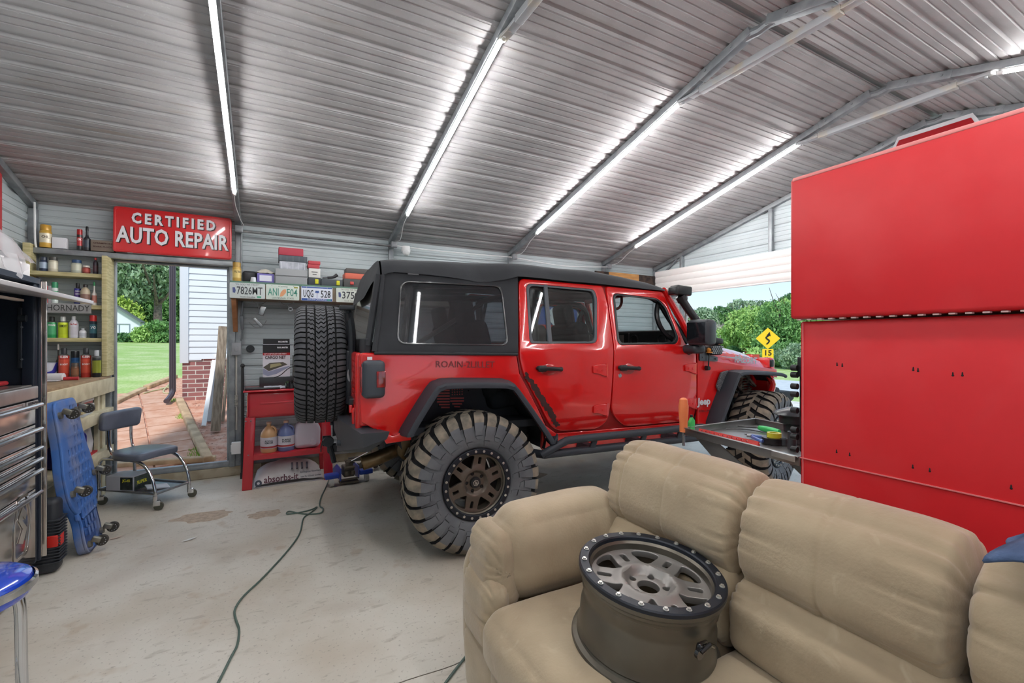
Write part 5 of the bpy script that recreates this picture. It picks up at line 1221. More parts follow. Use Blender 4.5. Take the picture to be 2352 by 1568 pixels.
for y in (2.7, 3.5):
    b = B(); b.cyl((CX-.10, y-.02, .06), (CX-.10, y+.02, .06), .06, n=18); obj('caster', b, rubber, mc)
# magnetic drawer cases inside the hutch
for k, c in enumerate(['8c93ab', 'd6cf78', '9ba2b8', 'b98b4a']):
    z = 1.355-.048*k; t_ = thing('bit_case', ('blue-grey', 'yellow', 'lavender', 'brown')[k]+' framed bit case in the stack inside the hutch', 'case', (CX-.33, 3.27, z)); b = B(); b.box((0, 0, 0), (.16, .28, .046), bev=.004); obj('frame', b, canm(c), t_)
    b = B(); b.box((.078, 0, 0), (.012, .23, .028)); obj('face', b, black, t_); b = B(); [b.ball((.086, -.08+.03*j, 0), .004, n=6) for j in range(5)]; obj('pins', b, chrome, t_)
b = B(); b.box((CX-.42, 3.27, 1.245), (.30, .34, .17)); tag(obj('storage_box', b, black), 'black box under the bit cases inside the cabinet hutch', 'box')
t_ = thing('charger', 'black charger hanging at the back of the hutch', 'charger', (CX-.5, 3.22, 1.50)); b = B(); b.box((0, 0, 0), (.12, .14, .10), bev=.02); obj('body', b, black, t_)
t_ = thing('screwdriver', 'red-handled screwdriver lying on the cabinet work surface', 'screwdriver', (CX-.12, 3.42, 1.172)); b = B(); b.cyl((0, 0, 0), (.02, .10, 0), .015, .012, n=10); obj('handle', b, mat('tool_red', 'b8323a', .4), t_); b = B(); b.cyl((0, 0, 0), (-.03, -.15, 0), .004, n=8); obj('shaft', b, steel, t_)
# white box and plastic bag on top of the cabinet
b = B(); b.box((CX-.30, 3.27, 1.80), (.56, .60, .075), bev=.004); tag(obj('flat_box', b, mat('white_card', 'eceaea', .6)), 'long white box on top of the tool cabinet', 'box')
b = B(); b.grid(16, 16, lambda a, c: (CX-.33+.32*a, 3.16+.46*c, 1.845+.19*max(0, math.sin(a*PI)*math.sin(c*PI))**.6+.03*abs(1)*noise.noise(V((a*5, c*5, 0)))))
b.grid(8, 4, lambda a, c: (CX-.015+.02*c-.015*math.sin(a*9), 3.20+.30*a, 1.86-.13*c*(1-abs(a-.5)*1.1)))
tag(obj('plastic_bag', b, mat('clear_poly', 'cfcdd0', .18, alpha=.55)), 'crumpled clear plastic bag draped on the white box above the cabinet', 'bag')
b = B(); b.box((X0+.012, 4.88, 2.43), (.006, .40, .62)); tag(obj('red_poster', b, mat('poster_red', 'b83a40', .5)), 'red sign on the end wall at the far left edge', 'sign')
# black moulded tool case behind the cabinet
t_ = thing('tool_case', 'ribbed black plastic tool case with red latch standing beside the cabinet', 'case', (-1.19, 3.775, 0)); b = B(); b.box((0, 0, .225), (.18, .11, .44), bev=.03)
for i in range(15): b.box((.02, 0, .07+.018*i), (.165, .125, .009), bev=.003)
obj('body', b, mat('case_black', '2a2d33', .5), t_); b = B(); b.box((.07, -.058, .20), (.05, .02, .07), bev=.006); b.box((.094, -.02, .20), (.02, .05, .07), bev=.006); obj('latch', b, mat('latch_red', 'cc2b22', .4), t_)

# blue mechanic's creeper leaning on the bench
cr_ = thing('mechanic_creeper', 'dirty blue plastic creeper leaning upright against the bench', 'creeper', (-1.055, 4.08, .0)); cr_.rotation_euler = (R(0), R(-9), 0)
hw = [(0, .12), (.03, .155), (.12, .165), (.2, .15), (.27, .165), (.34, .235), (.40, .262), (.50, .265), (.58, .255), (.66, .225), (.75, .205), (.9, .195), (.99, .185), (1.02, .15)]
out = roundpoly([(w_, s_) for s_, w_ in hw]+[(-w_, s_) for s_, w_ in hw[::-1]], .03, 3); hl = []
for r_ in range(13):
    s_ = .13+.068*r_; W_ = .06 if r_ < 9 else .05
    for c_ in range(-3, 4):
        x = c_*.058+(.029 if r_ % 2 else 0)
        lim = next((w_ for s0, w_ in hw if s0 >= s_+.03), .15)-.035
        if abs(x) < lim and not (r_ > 8 and x < 0.02 and x < .01): hl.append(roundpoly([(x-.011, s_-.024), (x+.011, s_-.024), (x+.011, s_+.024), (x-.011, s_+.024)], .011, 3))
crm = mat('creeper_blue', '3f6db4', .55, c2='8a8b97', ns=4, cut=(.45, .72), bump=.2, bs=20)
b = B(); b.add(plate(out, hl, .022, .006), T(.035, 0, 0) @ FACEX, 0); b.add(curve_mesh([out, [(x*.90, (y-.5)*.965+.5) for x, y in out]], .05, .006), T(.015, 0, 0) @ FACEX, 0); obj('deck', b, crm, cr_)
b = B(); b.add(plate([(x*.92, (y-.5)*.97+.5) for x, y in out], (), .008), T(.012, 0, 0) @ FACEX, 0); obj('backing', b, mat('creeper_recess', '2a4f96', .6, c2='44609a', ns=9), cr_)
for i, (s_, w_) in enumerate(((.06, -.12), (.06, .13), (.43, -.22), (.46, .22), (.93, -.15), (.93, .14))):
    b = B(); b.cyl((.045, w_, s_), (.062, w_, s_), .022, n=12); b.box((.085, w_+.012, s_+.015), (.05, .03, .035), (0, 30, 0), bev=.006); cf = obj('caster', b, mat('caster_steel', '8b877c', .4, .7), cr_)
    b = B(); b.cyl((.105, w_+.02, s_-.005), (.105, w_+.045, s_-.005), .034, n=20); b.cyl((.105, w_+.046, s_-.005), (.105, w_+.048, s_-.005), .026, n=20)
    obj('caster_wheel', b, mat('caster_dark', '3d3a34', .6), cf)
    b = B()
    for k in range(10): a_ = k*PI/5; b.ball((.105+.022*math.cos(a_), w_+.018, s_-.005+.022*math.sin(a_)), .0035, n=6)
    obj('bearing_ball', b, steel, cf)

# rolling stool with tray
st = thing('rolling_stool', 'chrome rolling work stool with grey padded seat and back by the doorway', 'stool', (0, 0, 0))
AL, AR, BR, BL = V((-1.25, 5.11, 0)), V((-.80, 4.72, 0)), V((-.60, 4.98, 0)), V((-1.06, 5.37, 0))
pad = mat('grey_vinyl', '5b6170', .3, c2='6b7180', ns=4)
for p0, p1 in ((AL, AR), (BL, BR)):
    d = (p1-p0); e = .07; b = B(); Z = lambda p_, z: (p_.x, p_.y, z)
    b.tube([Z(p0, .10), Z(p0, .20), Z(p0+d*.0, .33), Z(p0+d*.05, .385), Z(p0+d*.15, .398), Z(p0+d*.62, .398), Z(p0+d*.82, .36), Z(p0+d*.95, .26), Z(p1, .16), Z(p1, .10)], .0125, 12, k=6); obj('hoop', b, chrome, st)
b = B()
for p0, p1 in ((AL, AR), (AR, BR), (BR, BL), (BL, AL)): b.tube([Z(p0, .135), Z(p1, .135)], .010, 10)
b.quad(Z(AL, .13), Z(AR, .13), Z(BR, .13), Z(BL, .13)); obj('tray', b, mat('tray_steel', '8f9296', .25, .8), st)
u_ = (BL-AL).normalized(); w__ = (AR-AL).normalized(); c = (AL+AR+BR+BL)/4
b = B(); o2 = roundpoly([(-.17, -.20), (-.05, -.175), (.05, -.175), (.17, -.20), (.21, -.08), (.19, .08), (.10, .20), (-.10, .20), (-.19, .08), (-.21, -.08)], .05, 4)
me = plate(o2, (), .062, .018); m = M.Translation((c.x-.01, c.y-.02, .433)) @ M.Rotation(math.atan2(w__.y, w__.x)+R(90), 4, 'Z'); b.add(me, m, 0); obj('seat', b, pad, st)
b = B(); me = plate(roundpoly([(-.175, -.085), (.175, -.085), (.18, .075), (-.18, .085)], .04, 5), (), .055, .02); pc = (AL+BL)/2+V((.03, -.03, 0)); b.add(me, M.Translation((pc.x, pc.y, .715)) @ M.Rotation(math.atan2(u_.y, u_.x)+R(180), 4, 'Z') @ M.Rotation(R(82), 4, 'X'), 0); obj('backrest', b, pad, st)
b = B()
for s_ in (-1, 1):
    q = pc+u_*(.10*s_); b.tube([(q.x, q.y, .70), (q.x-.005, q.y, .60), (q.x, q.y+.0, .50), (q.x+.03, q.y-.03, .42), (q.x+.12, q.y-.10, .402), (q.x+.2, q.y-.17, .40)], .011, 10, k=5)
obj('back_bracket', b, chrome, st)
for p_ in (AL, AR, BR, BL):
    b = B(); b.cyl(Z(p_, .055), Z(p_, .12), .016, n=12); b.box((p_.x+.012, p_.y, .06), (.05, .028, .045), bev=.006); cf = obj('caster', b, chrome, st); b = B(); b.cyl((p_.x+.025, p_.y-.012, .034), (p_.x+.025, p_.y+.012, .034), .034, n=20); obj('caster_wheel', b, mat('caster_olive', '4a4a3e', .6), cf)
t_ = thing('bulb_box', 'grey and green printed product box lying in the stool tray', 'box', (-1.03, 5.02, .142), R(-32)); b = B(); b.box((0, 0, .06), (.25, .17, .12), bev=.002); obj('carton', b, mat('box_grey_print', 'b9bbc6', .4), t_)
b = B(); b.box((.06, -.0865, .06), (.11, .002, .105)); b.box((.1262, 0, .06), (.002, .165, .115)); obj('printed_panel', b, mat('box_green_print', '3e4a44', .4, c2='23282a', ns=18), t_)
b = B(); b.add(text('SUPER', .04, .0006, .001, width=.10), T(.1275, -.01, .06) @ FACEX, 0); b.add(text('JC-45', .03, .0006, .001), T(.06, -.088, .085) @ FACE, 0); obj('lettering', b, canm('d8d33c'), t_, weld=False)
b = B(); b.box((-.82, 4.93, .146), (.16, .11, .012), (4, 8, 20), bev=.002); tag(obj('booklet', b, mat('booklet', 'aab0ba', .5)), 'folded leaflet beside the box in the stool tray', 'booklet')
# litter on the slab
for px, py, s_, c_, lb in ((437, 1240, .05, 'e9e6df', 'white curled leaf-shaped paper scrap on the floor'), (268, 1236, .045, 'd6bfae', 'pale brown paper scrap on the floor near the creeper'), (710, 1247, .012, '2b2624', 'tiny dark scrap on the floor beside the cord')):
    q = at(px, py, 'Z', .003); b = B(); b.grid(6, 3, lambda a, c: (q.x+(a-.5)*s_*2, q.y+(c-.5)*s_*.6*math.sin(a*PI+.2)+a*s_*.5, .004+.012*a*a)); tag(obj('paper_scrap', b, canm(c_)), lb, 'litter')
# blue bar stool at the lower left corner
bs_ = thing('bar_stool', 'glossy blue round stool with chrome legs at the lower left corner', 'stool', (-.851, 2.051, 0)); b = B()
b.lathe([(0, .655), (.10, .655), (.155, .650), (.175, .638), (.184, .615), (.182, .595), (.172, .578), (.15, .570), (0, .570)], 56); obj('seat', b, mat('blue_vinyl', '1c47c4', .12, coat=1), bs_)
b = B(); b.lathe([(.183, .600), (.190, .605), (.190, .625), (.183, .630)], 56); obj('seat_band', b, chrome, bs_)
for a in (20, 110, 200, 290):
    x, y = .148*math.cos(R(a)), .135*math.sin(R(a)); b = B(); b.tube([(x*.3, y*.3, .562), (x*.85, y*.85, .558), (x, y, .53), (x*1.03, y*1.03, .30), (x*1.1, y*1.1, .01)], .0155, 14, k=5); obj('leg', b, chrome, bs_)
b = B(); b.tube([(.14*math.cos(i*PI/12), .14*math.sin(i*PI/12), .22) for i in range(24)], .010, 10, closed=True); obj('foot_ring', b, chrome, bs_)
# ================================================================== plate shelf on the long wall
sh_ = thing('plate_shelf', 'long wall shelf fronted with old licence plates', 'shelf', (0, 0, 0)); SZ = 1.995
b = B(); b.box((.95, 5.40, SZ-.012), (2.5, .38, .024), bev=.002); obj('shelf_board', b, mat('green_edge_board', '5c7d6c', .7), sh_)
b = B(); b.box((.95, 5.222, SZ-.095), (2.5, .022, .15)); b.box((.95, 5.40, SZ-.16), (2.5, .36, .018)); obj('fascia', b, mat('old_board', '8f7f6c', .8, c2='7a6c5c', ns=7), sh_)
for x in (-.27, .95, 2.15): b = B(); b.add(plate([(0, .34), (-.33, .34), (-.33, .30), (-.04, 0), (0, 0)], (), .04), T(x, 5.57, 1.50) @ M.Rotation(R(90), 4, 'Z') @ FACE @ M.Diagonal((1, 1, 1, 1)), 0); obj('bracket', b, mat('stained_pine', 'b57f58', .7, c2='9d6842', ns=8), sh_)
def lplate(px0, px1, py, main, base, ink, top, bot, label, botbar=None, gap=None, extra=None, pic=None, mainc=None, sz=.085, mw=.25):
    a, c = at(px0, py, 'Y', 5.205), at(px1, py, 'Y', 5.205); t_ = thing('licence_plate', label, 'licence plate', ((a.x+c.x)/2, 5.200, SZ-.094), 0, 'licence plates on the shelf front')
    b = B(); b.add(plate(roundpoly([(-.152, -.076), (.152, -.076), (.152, .076), (-.152, .076)], .012), (), .003, .001), FACE, 0); obj('panel', b, mat('plate_'+base, base, .35), t_)
    b = B(); (b.add(text(main, sz*1.25, .0008, .0008, width=mw), T(.018, -.003, -.003) @ FACE, 0) if not gap else [b.add(text(w0_, sz*1.25, .0008, .0008, width=.096), T(x_, -.003, -.003) @ FACE, 0) for w0_, x_ in zip(main.split(), (-.084, .084))]); obj('number', b, canm(ink), t_, weld=False)
    b = B(); b.add(text(top, .022, .0004, 0), T(0, -.0025, .060) @ FACE, 0); b.add(text(bot, .022, .0004, 0), T(0, -.0038, -.060) @ FACE, 0); obj('state_lettering', b, canm(mainc or '4a4b50'), t_, weld=False)
    if botbar: b = B(); b.box((0, -.0022, -.061), (.296, .001, .024)); b.box((0, -.0022, .066), (.296, .001, .014)); obj('colour_band', b, canm(botbar), t_)
    if pic == 'map': b = B(); b.add(plate([(-.125, -.022), (-.105, -.025), (-.10, .0), (-.108, .03), (-.128, .028)], (), .001), T(0, -.0025, 0) @ FACE, 0); obj('emblem', b, canm('4a5584'), t_)
    if pic == 'blob': b = B(); b.add(plate(roundpoly([(-.03, -.045), (.0, -.04), (.03, .0), (.028, .035), (.005, .03), (-.02, .0)], .01), (), .001), T(0, -.0025, 0) @ FACE, 0); obj('emblem', b, canm('d99a70'), t_)
    if pic == 'palm':
        b = B(); b.box((0, -.0025, -.015), (.004, .001, .06)); b.add(plate([(0, .03), (.010, .036), (.022, .026), (.014, .024), (.022, .008), (.008, .014), (0, .006), (-.008, .014), (-.022, .008), (-.014, .024), (-.022, .026), (-.010, .036)], (), .001), T(0, -.0025, 0) @ FACE, 0); obj('emblem', b, canm('2d4a8c'), t_)
    if extra: b = B(); b.box((extra[0], -.0024, extra[1]), (.036, .001, .016)); obj('sticker', b, canm(extra[2]), t_)
    for x in (-.10, .10): 
        b = B(); b.cyl((x, -.002, .066), (x, -.004, .066), .004, n=8); obj('screw', b, steel, t_)
lplate(527, 609, 662, '7826MT', 'c3cac8', '3a3c40', 'IN GOD WE TRUST', 'South Carolina', 'grey licence plate 7826MT at the left end of the shelf', pic='map', extra=(.10, -.058, '3f9a78'), mw=.22)
lplate(610, 688, 668, 'ANI  F04', 'cfd9cf', '3f8a76', 'Wyoming', 'CENTENNIAL STATE', 'pale green licence plate ANI F04 with an orange picture', pic='blob', extra=(.12, .055, '9a9a4a'), gap=1, mainc='5d6a66')
lplate(689, 766, 676, 'UQG  528', 'dfe3ee', '23262e', '', 'SOUTH CAROLINA', 'blue and white licence plate UQG 528 with a palm tree', botbar='33549c', pic='palm', gap=1, mainc='e9edf4', extra=(.118, -.060, '4f9a86'))
lplate(767, 843, 684, '3751L', 'cfd4cb', '33363a', 'IN GOD WE TRUST', 'South Carolina', 'grey licence plate 3751L partly behind the spare tire', pic='map', mainc='6a5f5c', mw=.22)
def onshelf(px0, px1, pyt, y, label, c, name='box', cat='box', z0=SZ, dep=.14, bev=.006, c2=None, rough=.5, m=None, group=None):
    a, d = at(px0, 640, 'Y', y), at(px1, 640, 'Y', y); h = max(.012, at((px0+px1)/2, pyt, 'Y', y).z-z0); b = B(); b.box((0, dep/2, h/2), (d.x-a.x, dep, h), bev=bev)
    t_ = thing(name, label, cat, ((a.x+d.x)/2, y, z0), 0, group); obj('body', b, m or mat('m_'+c, c, rough, c2=c2, ns=8), t_); t_['h'] = h; return t_
can(533, 555, 603, SZ, 5.30, 'gold oil filter at the left end of the plate shelf', 'c09a48', 'a9863c', 'd8bd74', 'jar', None, 'filter', 'oil_filter', [('FILTER', .03, .5, 0)], '3a3020')
t_ = onshelf(556, 592, 622, 5.36, 'black tool bag lying behind the gold filter on the plate shelf', '26282c', 'tool_bag', 'bag', bev=.03)
b = B(); b.cyl((0, 0, 0), (0, 0, .05), .028, .022, n=16); o = obj('white_cap', b, canm('c9ccd2')); o.location = at(582, 640, 'Y', 5.27); o.location.z = SZ; tag(o, 'white and red cap on the plate shelf before the black bag', 'cap')  # a loose cap, drawn as a short tapered cylinder
t_ = onshelf(590, 630, 628, 5.27, 'purple carton with a white label on the plate shelf', '6d63a8', 'carton', dep=.12); b = B(); b.box((0, -.002, t_['h']*.5), (.11, .002, t_['h']*.6)); obj('label_sticker', b, canm('d9d8e6'), t_); zt = SZ+t_['h']
b = B(); b.grid(10, 8, lambda a, c: (-.09+.18*a, -.05+.11*c, .045*math.sin(a*PI)*math.sin(c*PI)+.012*noise.noise(V((a*6, c*6, 3))))); o = tag(obj('plastic_bag', b, mat('pale_poly', 'cfcabc', .3)), 'crumpled pale plastic bag on the purple carton', 'bag'); o.location = (t_.location.x, t_.location.y+.05, zt+.006)
t_ = onshelf(632, 706, 618, 5.25, 'grey metal case under the parts organisers on the plate shelf', '9a9c9e', 'metal_case', 'case', dep=.22); z1 = SZ+t_['h']; b = B(); b.box((0, -.003, t_['h']*.55), (.31, .006, .006)); obj('lid_seam', b, canm('6f7173'), t_)
t_ = onshelf(642, 703, 601, 5.27, 'clear compartment organiser full of parts, standing on the grey metal case', 'b9bcc6', 'parts_organiser', 'organiser', z1, .18, c2='8f929c'); z2 = z1+t_['h']
for i in range(5): b = B(); b.box((-.11+.055*i, -.002, t_['h']*.45), (.003, .003, t_['h']*.8)); obj('divider', b, canm('e4e6ea'), t_)
t_ = onshelf(640, 706, 587, 5.27, 'dark-lidded organiser second from the top of the stack', '4c535b', 'parts_organiser', 'organiser', z2, .18); z3 = z2+t_['h']
for i in range(5): b = B(); b.box((-.115+.057*i, -.002, t_['h']*.5), (.004, .003, t_['h']*.8)); obj('divider', b, canm('6d757e'), t_)
t_ = onshelf(640, 697, 569, 5.28, 'red case topping the stack of organisers', 'ae3446', 'red_case', 'case', z3, .15, .008)
t_ = onshelf(708, 737, 637, 5.25, 'dark power-tool case with yellow latch under the white box', '3a3f44', 'tool_case', 'case', dep=.16); b = B(); b.box((.02, -.006, t_['h']*.5), (.035, .012, .05), bev=.005); obj('latch', b, canm('d4cf2a'), t_); zz = SZ+t_['h']
t_ = onshelf(709, 736, 616, 5.27, 'white cardboard box on the power-tool case', 'dcdad6', 'white_box', 'box', zz, .12); b = B(); b.box((0, -.0015, t_['h']*.6), (.06, .001, .008)); b.box((0, -.0015, t_['h']*.35), (.04, .001, .008)); obj('printing', b, canm('4a4a4a'), t_); zz += t_['h']
t_ = onshelf(707, 734, 607, 5.27, 'red hinged box on the white cardboard box, lower', 'b8424a', 'red_box', 'box', zz, .10); zz += t_['h']
onshelf(708, 736, 599, 5.27, 'red hinged box on the white cardboard box, upper', 'c24750', 'red_box', 'box', zz, .10)
t_ = onshelf(738, 787, 641, 5.24, 'long dark power-tool case with yellow latch beside the spare tire', '454b51', 'tool_case', 'case', dep=.18); b = B(); b.box((.06, -.006, t_['h']*.5), (.035, .012, .05), bev=.005); obj('latch', b, canm('d4cf2a'), t_); zz = SZ+t_['h']
b = B(); b.tube([(0, 0, .02), (.06, 0, .03), (.10, 0, .06)], lambda u: .012+.008*u, 10, k=3); b.tube([(-.05, 0, .015), (0, 0, .02)], .006, 8); o = tag(obj('nut_driver', b, canm('3a3a3e')), 'grey-handled driver lying on the dark tool case', 'tool'); o.location = at(752, 640, 'Y', 5.30); o.location.z = zz
t_ = onshelf(789, 850, 641, 5.26, 'dark case with red latch at the bottom of the right-hand stack', '4b4a49', 'tool_case', 'case', dep=.2); b = B(); b.box((-.055, -.006, t_['h']*.5), (.04, .012, .035), bev=.005); obj('latch', b, canm('c9504c'), t_); zz = SZ+t_['h']
t_ = onshelf(792, 848, 628, 5.27, 'orange-red case in the middle of the right-hand stack', 'cf6650', 'red_case', 'case', zz, .17); zz += t_['h']
onshelf(795, 848, 617, 5.28, 'brown-grey ribbed case on top of the right-hand stack', '554f4d', 'ribbed_case', 'case', zz, .16)
for px, lb, L_ in ((597, 'clear wrapped part hanging on a wire below the first plates', 1), (660, 'small metal shackle hanging under the green plate', 0)):
    q = at(px, 690, 'Y', 5.40); b = B(); b.tube([(q.x-.08, q.y, 1.83), (q.x-.03, q.y, 1.79), (q.x+.02, q.y, 1.79), (q.x+.07, q.y, 1.83)], .003, 5, k=4)
    if L_: b.box((q.x+.02, q.y, 1.72), (.055, .015, .10), (0, 18, 0), bev=.006); b.box((q.x-.02, q.y, 1.60), (.03, .012, .11), (0, -40, 0), bev=.004); b.tube([(q.x-.10, q.y, 1.60), (q.x-.05, q.y, 1.55), (q.x+.02, q.y, 1.55), (q.x+.06, q.y, 1.62)], .003, 5, k=4); b.tube([(q.x-.02, q.y, 1.79), (q.x, q.y, 1.68)], .004, 5)
    else: b.lathe([(.014, -.006), (.022, -.006), (.022, .006), (.014, .006), (.014, -.006)], 14, T(q.x+.03, q.y, 1.745) @ M.Rotation(R(90), 4, 'X')); b.tube([(q.x, q.y, 1.79), (q.x+.02, q.y, 1.76)], .005, 5)
    tag(obj('hanging_part', b, steel), lb, 'hanging part')
b = B(); b.box((0, 0, 0), (.022, .03, .16), (0, 6, 0), bev=.004); b.box((0, -.01, -.13), (.03, .025, .14), (0, -4, 0), bev=.006); b.box((0, -.01, -.25), (.012, .02, .13), (0, 8, 0)); o = tag(obj('paint_gun', b, mat('tool_grey', '55585c', .4, .5)), 'grey hand tool hanging on the post below the plates', 'tool'); o.location = (-.205, 5.36, 1.72)
b = B(); b.box((0, 0, 0), (.085, .05, .13), bev=.006); b.box((0, -.027, 0), (.03, .006, .05), bev=.003); o = tag(obj('outlet_box', b, mat('box_grey', '9a9ca0', .5, .4)), 'grey electrical outlet box on the post beside the doorway', 'outlet'); o.location = at(543, 801, 'Y', 5.50)
b = B(); b.lathe([(.022, -.012), (.040, -.012), (.040, .012), (.022, .012), (.022, -.012)], 28, M.Rotation(R(90), 4, 'X')); b.lathe([(0, 0), (.022, 0)], 20, M.Rotation(R(90), 4, 'X')); o = tag(obj('tape_roll', b, canm('2b2d30')), 'black tape roll hung on the wall beside the outlet box', 'tape'); o.location = at(575, 801, 'Y', 5.585)
b = B(); b.tube([(0, 0, 0), (0, .03, .6), (0, .06, 1.13)], .014, 10); b.cyl((0, -.001, 0), (0, .004, .06), .02, n=12); b.ball((0, .06, 1.15), .022, n=10); o = tag(obj('breaker_bar', b, mat('bar_dark', '3c3c3d', .5, .5)), 'long dark steel bar leaning on the wall beside the red parts washer', 'bar'); q = at(557, 1096, 'Z', 0); o.location = (q.x, 5.40, 0)
b = B(); b.tube([(-.262, 5.53, 1.34), (-.262, 5.53, .95), (-.26, 5.53, .62), (-.262, 5.53, .48)], .008, 8); 
for i in range(9): b.lathe([(.012, -.005), (.018, 0), (.012, .005)], 12, T(-.262, 5.53, .84-.014*i))
tag(obj('flexible_conduit', b, mat('pale_hose', 'c8c4bc', .5)), 'pale ribbed conduit running down the post beside the doorway', 'pipe')
b = B(); b.box((0, 0, 0), (.10, .05, .12), bev=.004); b.box((-.05, -.01, .0), (.012, .04, .07), bev=.003); o = tag(obj('sensor_box', b, white), 'white sensor box low on the post beside the doorway', 'box'); o.location = at(545, 1028, 'Y', 5.45)

# red parts washer
pwm = mat('washer_red', 'c01d2c', .35, coat=.5)
pw_ = thing('parts_washer', 'red steel parts washer tub on splayed legs against the wall', 'parts washer', (.21, 5.18, 0)); WX = .37
b = B(); b.box((.0, 0, .795), (.72, .46, .25), bev=.03); b.box((0, 0, .928), (.78, .52, .014), bev=.006); b.box((0, -.232, .81), (.5, .006, .012), bev=.002); obj('tub', b, pwm, pw_)
for s in (-1, 1):
    for f in (-1, 1):
        b = B(); bar(b, (s*WX*.97, f*.22, .0), (s*WX*.90, f*.21, .68), .085, .03, up=(0, f, 0)); b.add(B_ := None) if False else None; l_ = obj('leg', b, pwm, pw_)
        if f < 0: b = B(); [b.ball((s*WX*.94+dx, f*.235, z), .007, n=8) for dx, z in ((-.02, .65), (.02, .65), (0, .33))]; obj('bolt', b, steel, l_)
b = B(); b.box((0, 0, .315), (.66, .44, .012)); b.box((0, -.22, .295), (.66, .012, .045)); obj('lower_shelf', b, pwm, pw_)
def gjug(px0, px1, y, z, c, label, lab, hh):
    a, d = at(px0, 1000, 'Y', y), at(px1, 1000, 'Y', y); r = (d.x-a.x)/2; t_ = thing('fluid_jug', label, 'jug', ((a.x+d.x)/2, y, z), 0, 'jugs on the parts washer shelf')
    b = B(); b.lathe([(0, 0), (r*.94, 0), (r, .012), (r, hh*.6), (r*.9, hh*.72), (r*.55, hh*.86), (r*.26, hh*.93), (r*.26, hh), (0, hh)], 28); b.tube([(r*.3, -.02, hh*.92), (r*.75, -.03, hh*.84), (r*.85, -.03, hh*.66)], .010, 8, k=4); obj('body', b, mat('jug_'+c, c, .25), t_)
    b = B(); b.cyl((0, 0, hh), (0, 0, hh+.02), r*.3, n=16); obj('cap', b, canm('d8b29a'), t_)
    b = B(); b.lathe([(r+.001, hh*.15), (r+.001, hh*.55)], 28); lb_ = obj('label_sticker', b, canm('d5d2da'), t_); b = B(); b.lathe([(r+.0015, hh*.17), (r+.0015, hh*.23)], 28); obj('red_stripe', b, canm('b23a3e'), lb_)
    b = B()
    for k, (s_, zz_) in enumerate(lab):
        me = text(s_, .022, .0003, .0006, width=r*1.0)
        for v in me.vertices: a_ = v.co.x/r; v.co = (r*1.02*math.sin(a_), -r*1.02*math.cos(a_), v.co.y+hh*zz_)
        b.add(me, None, 0)
    obj('lettering', b, canm('33323c'), t_, weld=False)
gjug(598, 637, 5.06, .322, 'd0a578', 'jug of amber fluid at the left on the parts washer shelf', [('ACRYLIC', .42), ('REMOVER', .35)], .27)
gjug(637, 677, 5.06, .322, '6b78a6', 'jug of blue-violet fluid beside the amber one', [('PURPLE', .42), ('POWER', .35)], .27)
b = B(); b.add(plate(roundpoly([(-.12, 0), (.12, 0), (.125, .20), (.08, .27), (-.09, .27), (-.125, .18)], .05, 5), (), .16, .04), FACE, 0); b.cyl((.05, -.08, .06), (.05, -.10, .06), .03, n=18); o = tag(obj('water_container', b, mat('milky_plastic', 'c9bfca', .35)), 'big milky plastic container on the right of the parts washer shelf', 'container'); o.location = (at(706, 1000, 'Y', 5.06).x, 5.10, .322)
t_ = thing('absorbent_bag', 'flat white printed bag of absorbent lying under the parts washer', 'bag', (.215, 5.12, .0)); b = B()
b.grid(24, 12, lambda a, c: (-.31+.62*a, -.16+.34*c, .012+.19*(math.sin(min(1, max(0, a*1.02))*PI)**.35)*min(1, c*2.2+.05)**.6*(1-.3*max(0, c-.6))+.008*noise.noise(V((a*8, c*5, 1)))))
b.box((0, 0, .006), (.60, .30, .012)); obj('sack', b, mat('sack_white', 'd5d0cf', .6, c2='c4bebd', ns=6), t_)
b = B(); ft_ = T(-.06, -.166, .070) @ M.Rotation(R(-18), 4, 'X') @ FACE
b.add(text('absorbs-it', .088, .0008, .002, width=.30), T(-.075, -.163, .072) @ M.Rotation(R(-14), 4, 'X') @ FACE, 0); obj('lettering', b, canm('5d2f38'), t_, weld=False)
b = B(); b.add(text('All-Purpose Absorbent', .026, .0008, .0004, width=.19), T(.185, -.160, .105) @ M.Rotation(R(-14), 4, 'X') @ FACE, 0); b.add(text('Ideal for Oil and Coolant', .022, .0008, .0004, width=.19), T(.19, -.166, .062) @ M.Rotation(R(-14), 4, 'X') @ FACE, 0)
b.lathe([(.012, 0), (.019, .0), (.024, .0), (.030, .0)], 20, T(-.27, -.168, .05) @ M.Rotation(R(76), 4, 'X'))
obj('small_print', b, canm('3a3a46'), t_, weld=False)
b = B(); [b.box((.02+.045*k, -.13+.004*k, .172-.004*k), (.018, .03, .06), (-40, 0, 0)) for k in range(4)]; obj('bars', b, canm('3b3340'), t_)
# things on the washer top
WT = .937
b = B(); b.box((0, 0, .05), (.42, .14, .10), bev=.006); o = tag(obj('black_tray', b, canm('3a3d40')), 'long dark grey tray at the back of the parts washer', 'tray'); o.location = (.16, 5.33, WT)
t_ = thing('cargo_net_box', 'boxed cargo net with a truck-bed picture, propped up on the parts washer', 'box', (.105, 5.30, WT+.10)); b = B(); b.add(plate([(-.125, 0), (.125, 0), (.125, .33), (-.125, .33)], (), .05), FACE, 0); b.add(plate([(-.122, .33), (.122, .33), (.122, .39), (-.122, .39)], (), .01), T(0, .02, 0) @ FACE, 0); bx = obj('carton', b, canm('d9d6de'), t_)
b = B(); b.add(plate([(-.125, .245), (.125, .245), (.125, .33), (-.125, .33)], (), .002), T(0, -.026, 0) @ FACE, 0); b.add(plate([(-.122, .335), (.122, .335), (.122, .39), (-.122, .39)], (), .002), T(0, .014, 0) @ FACE, 0); obj('black_band', b, canm('252426'), t_)
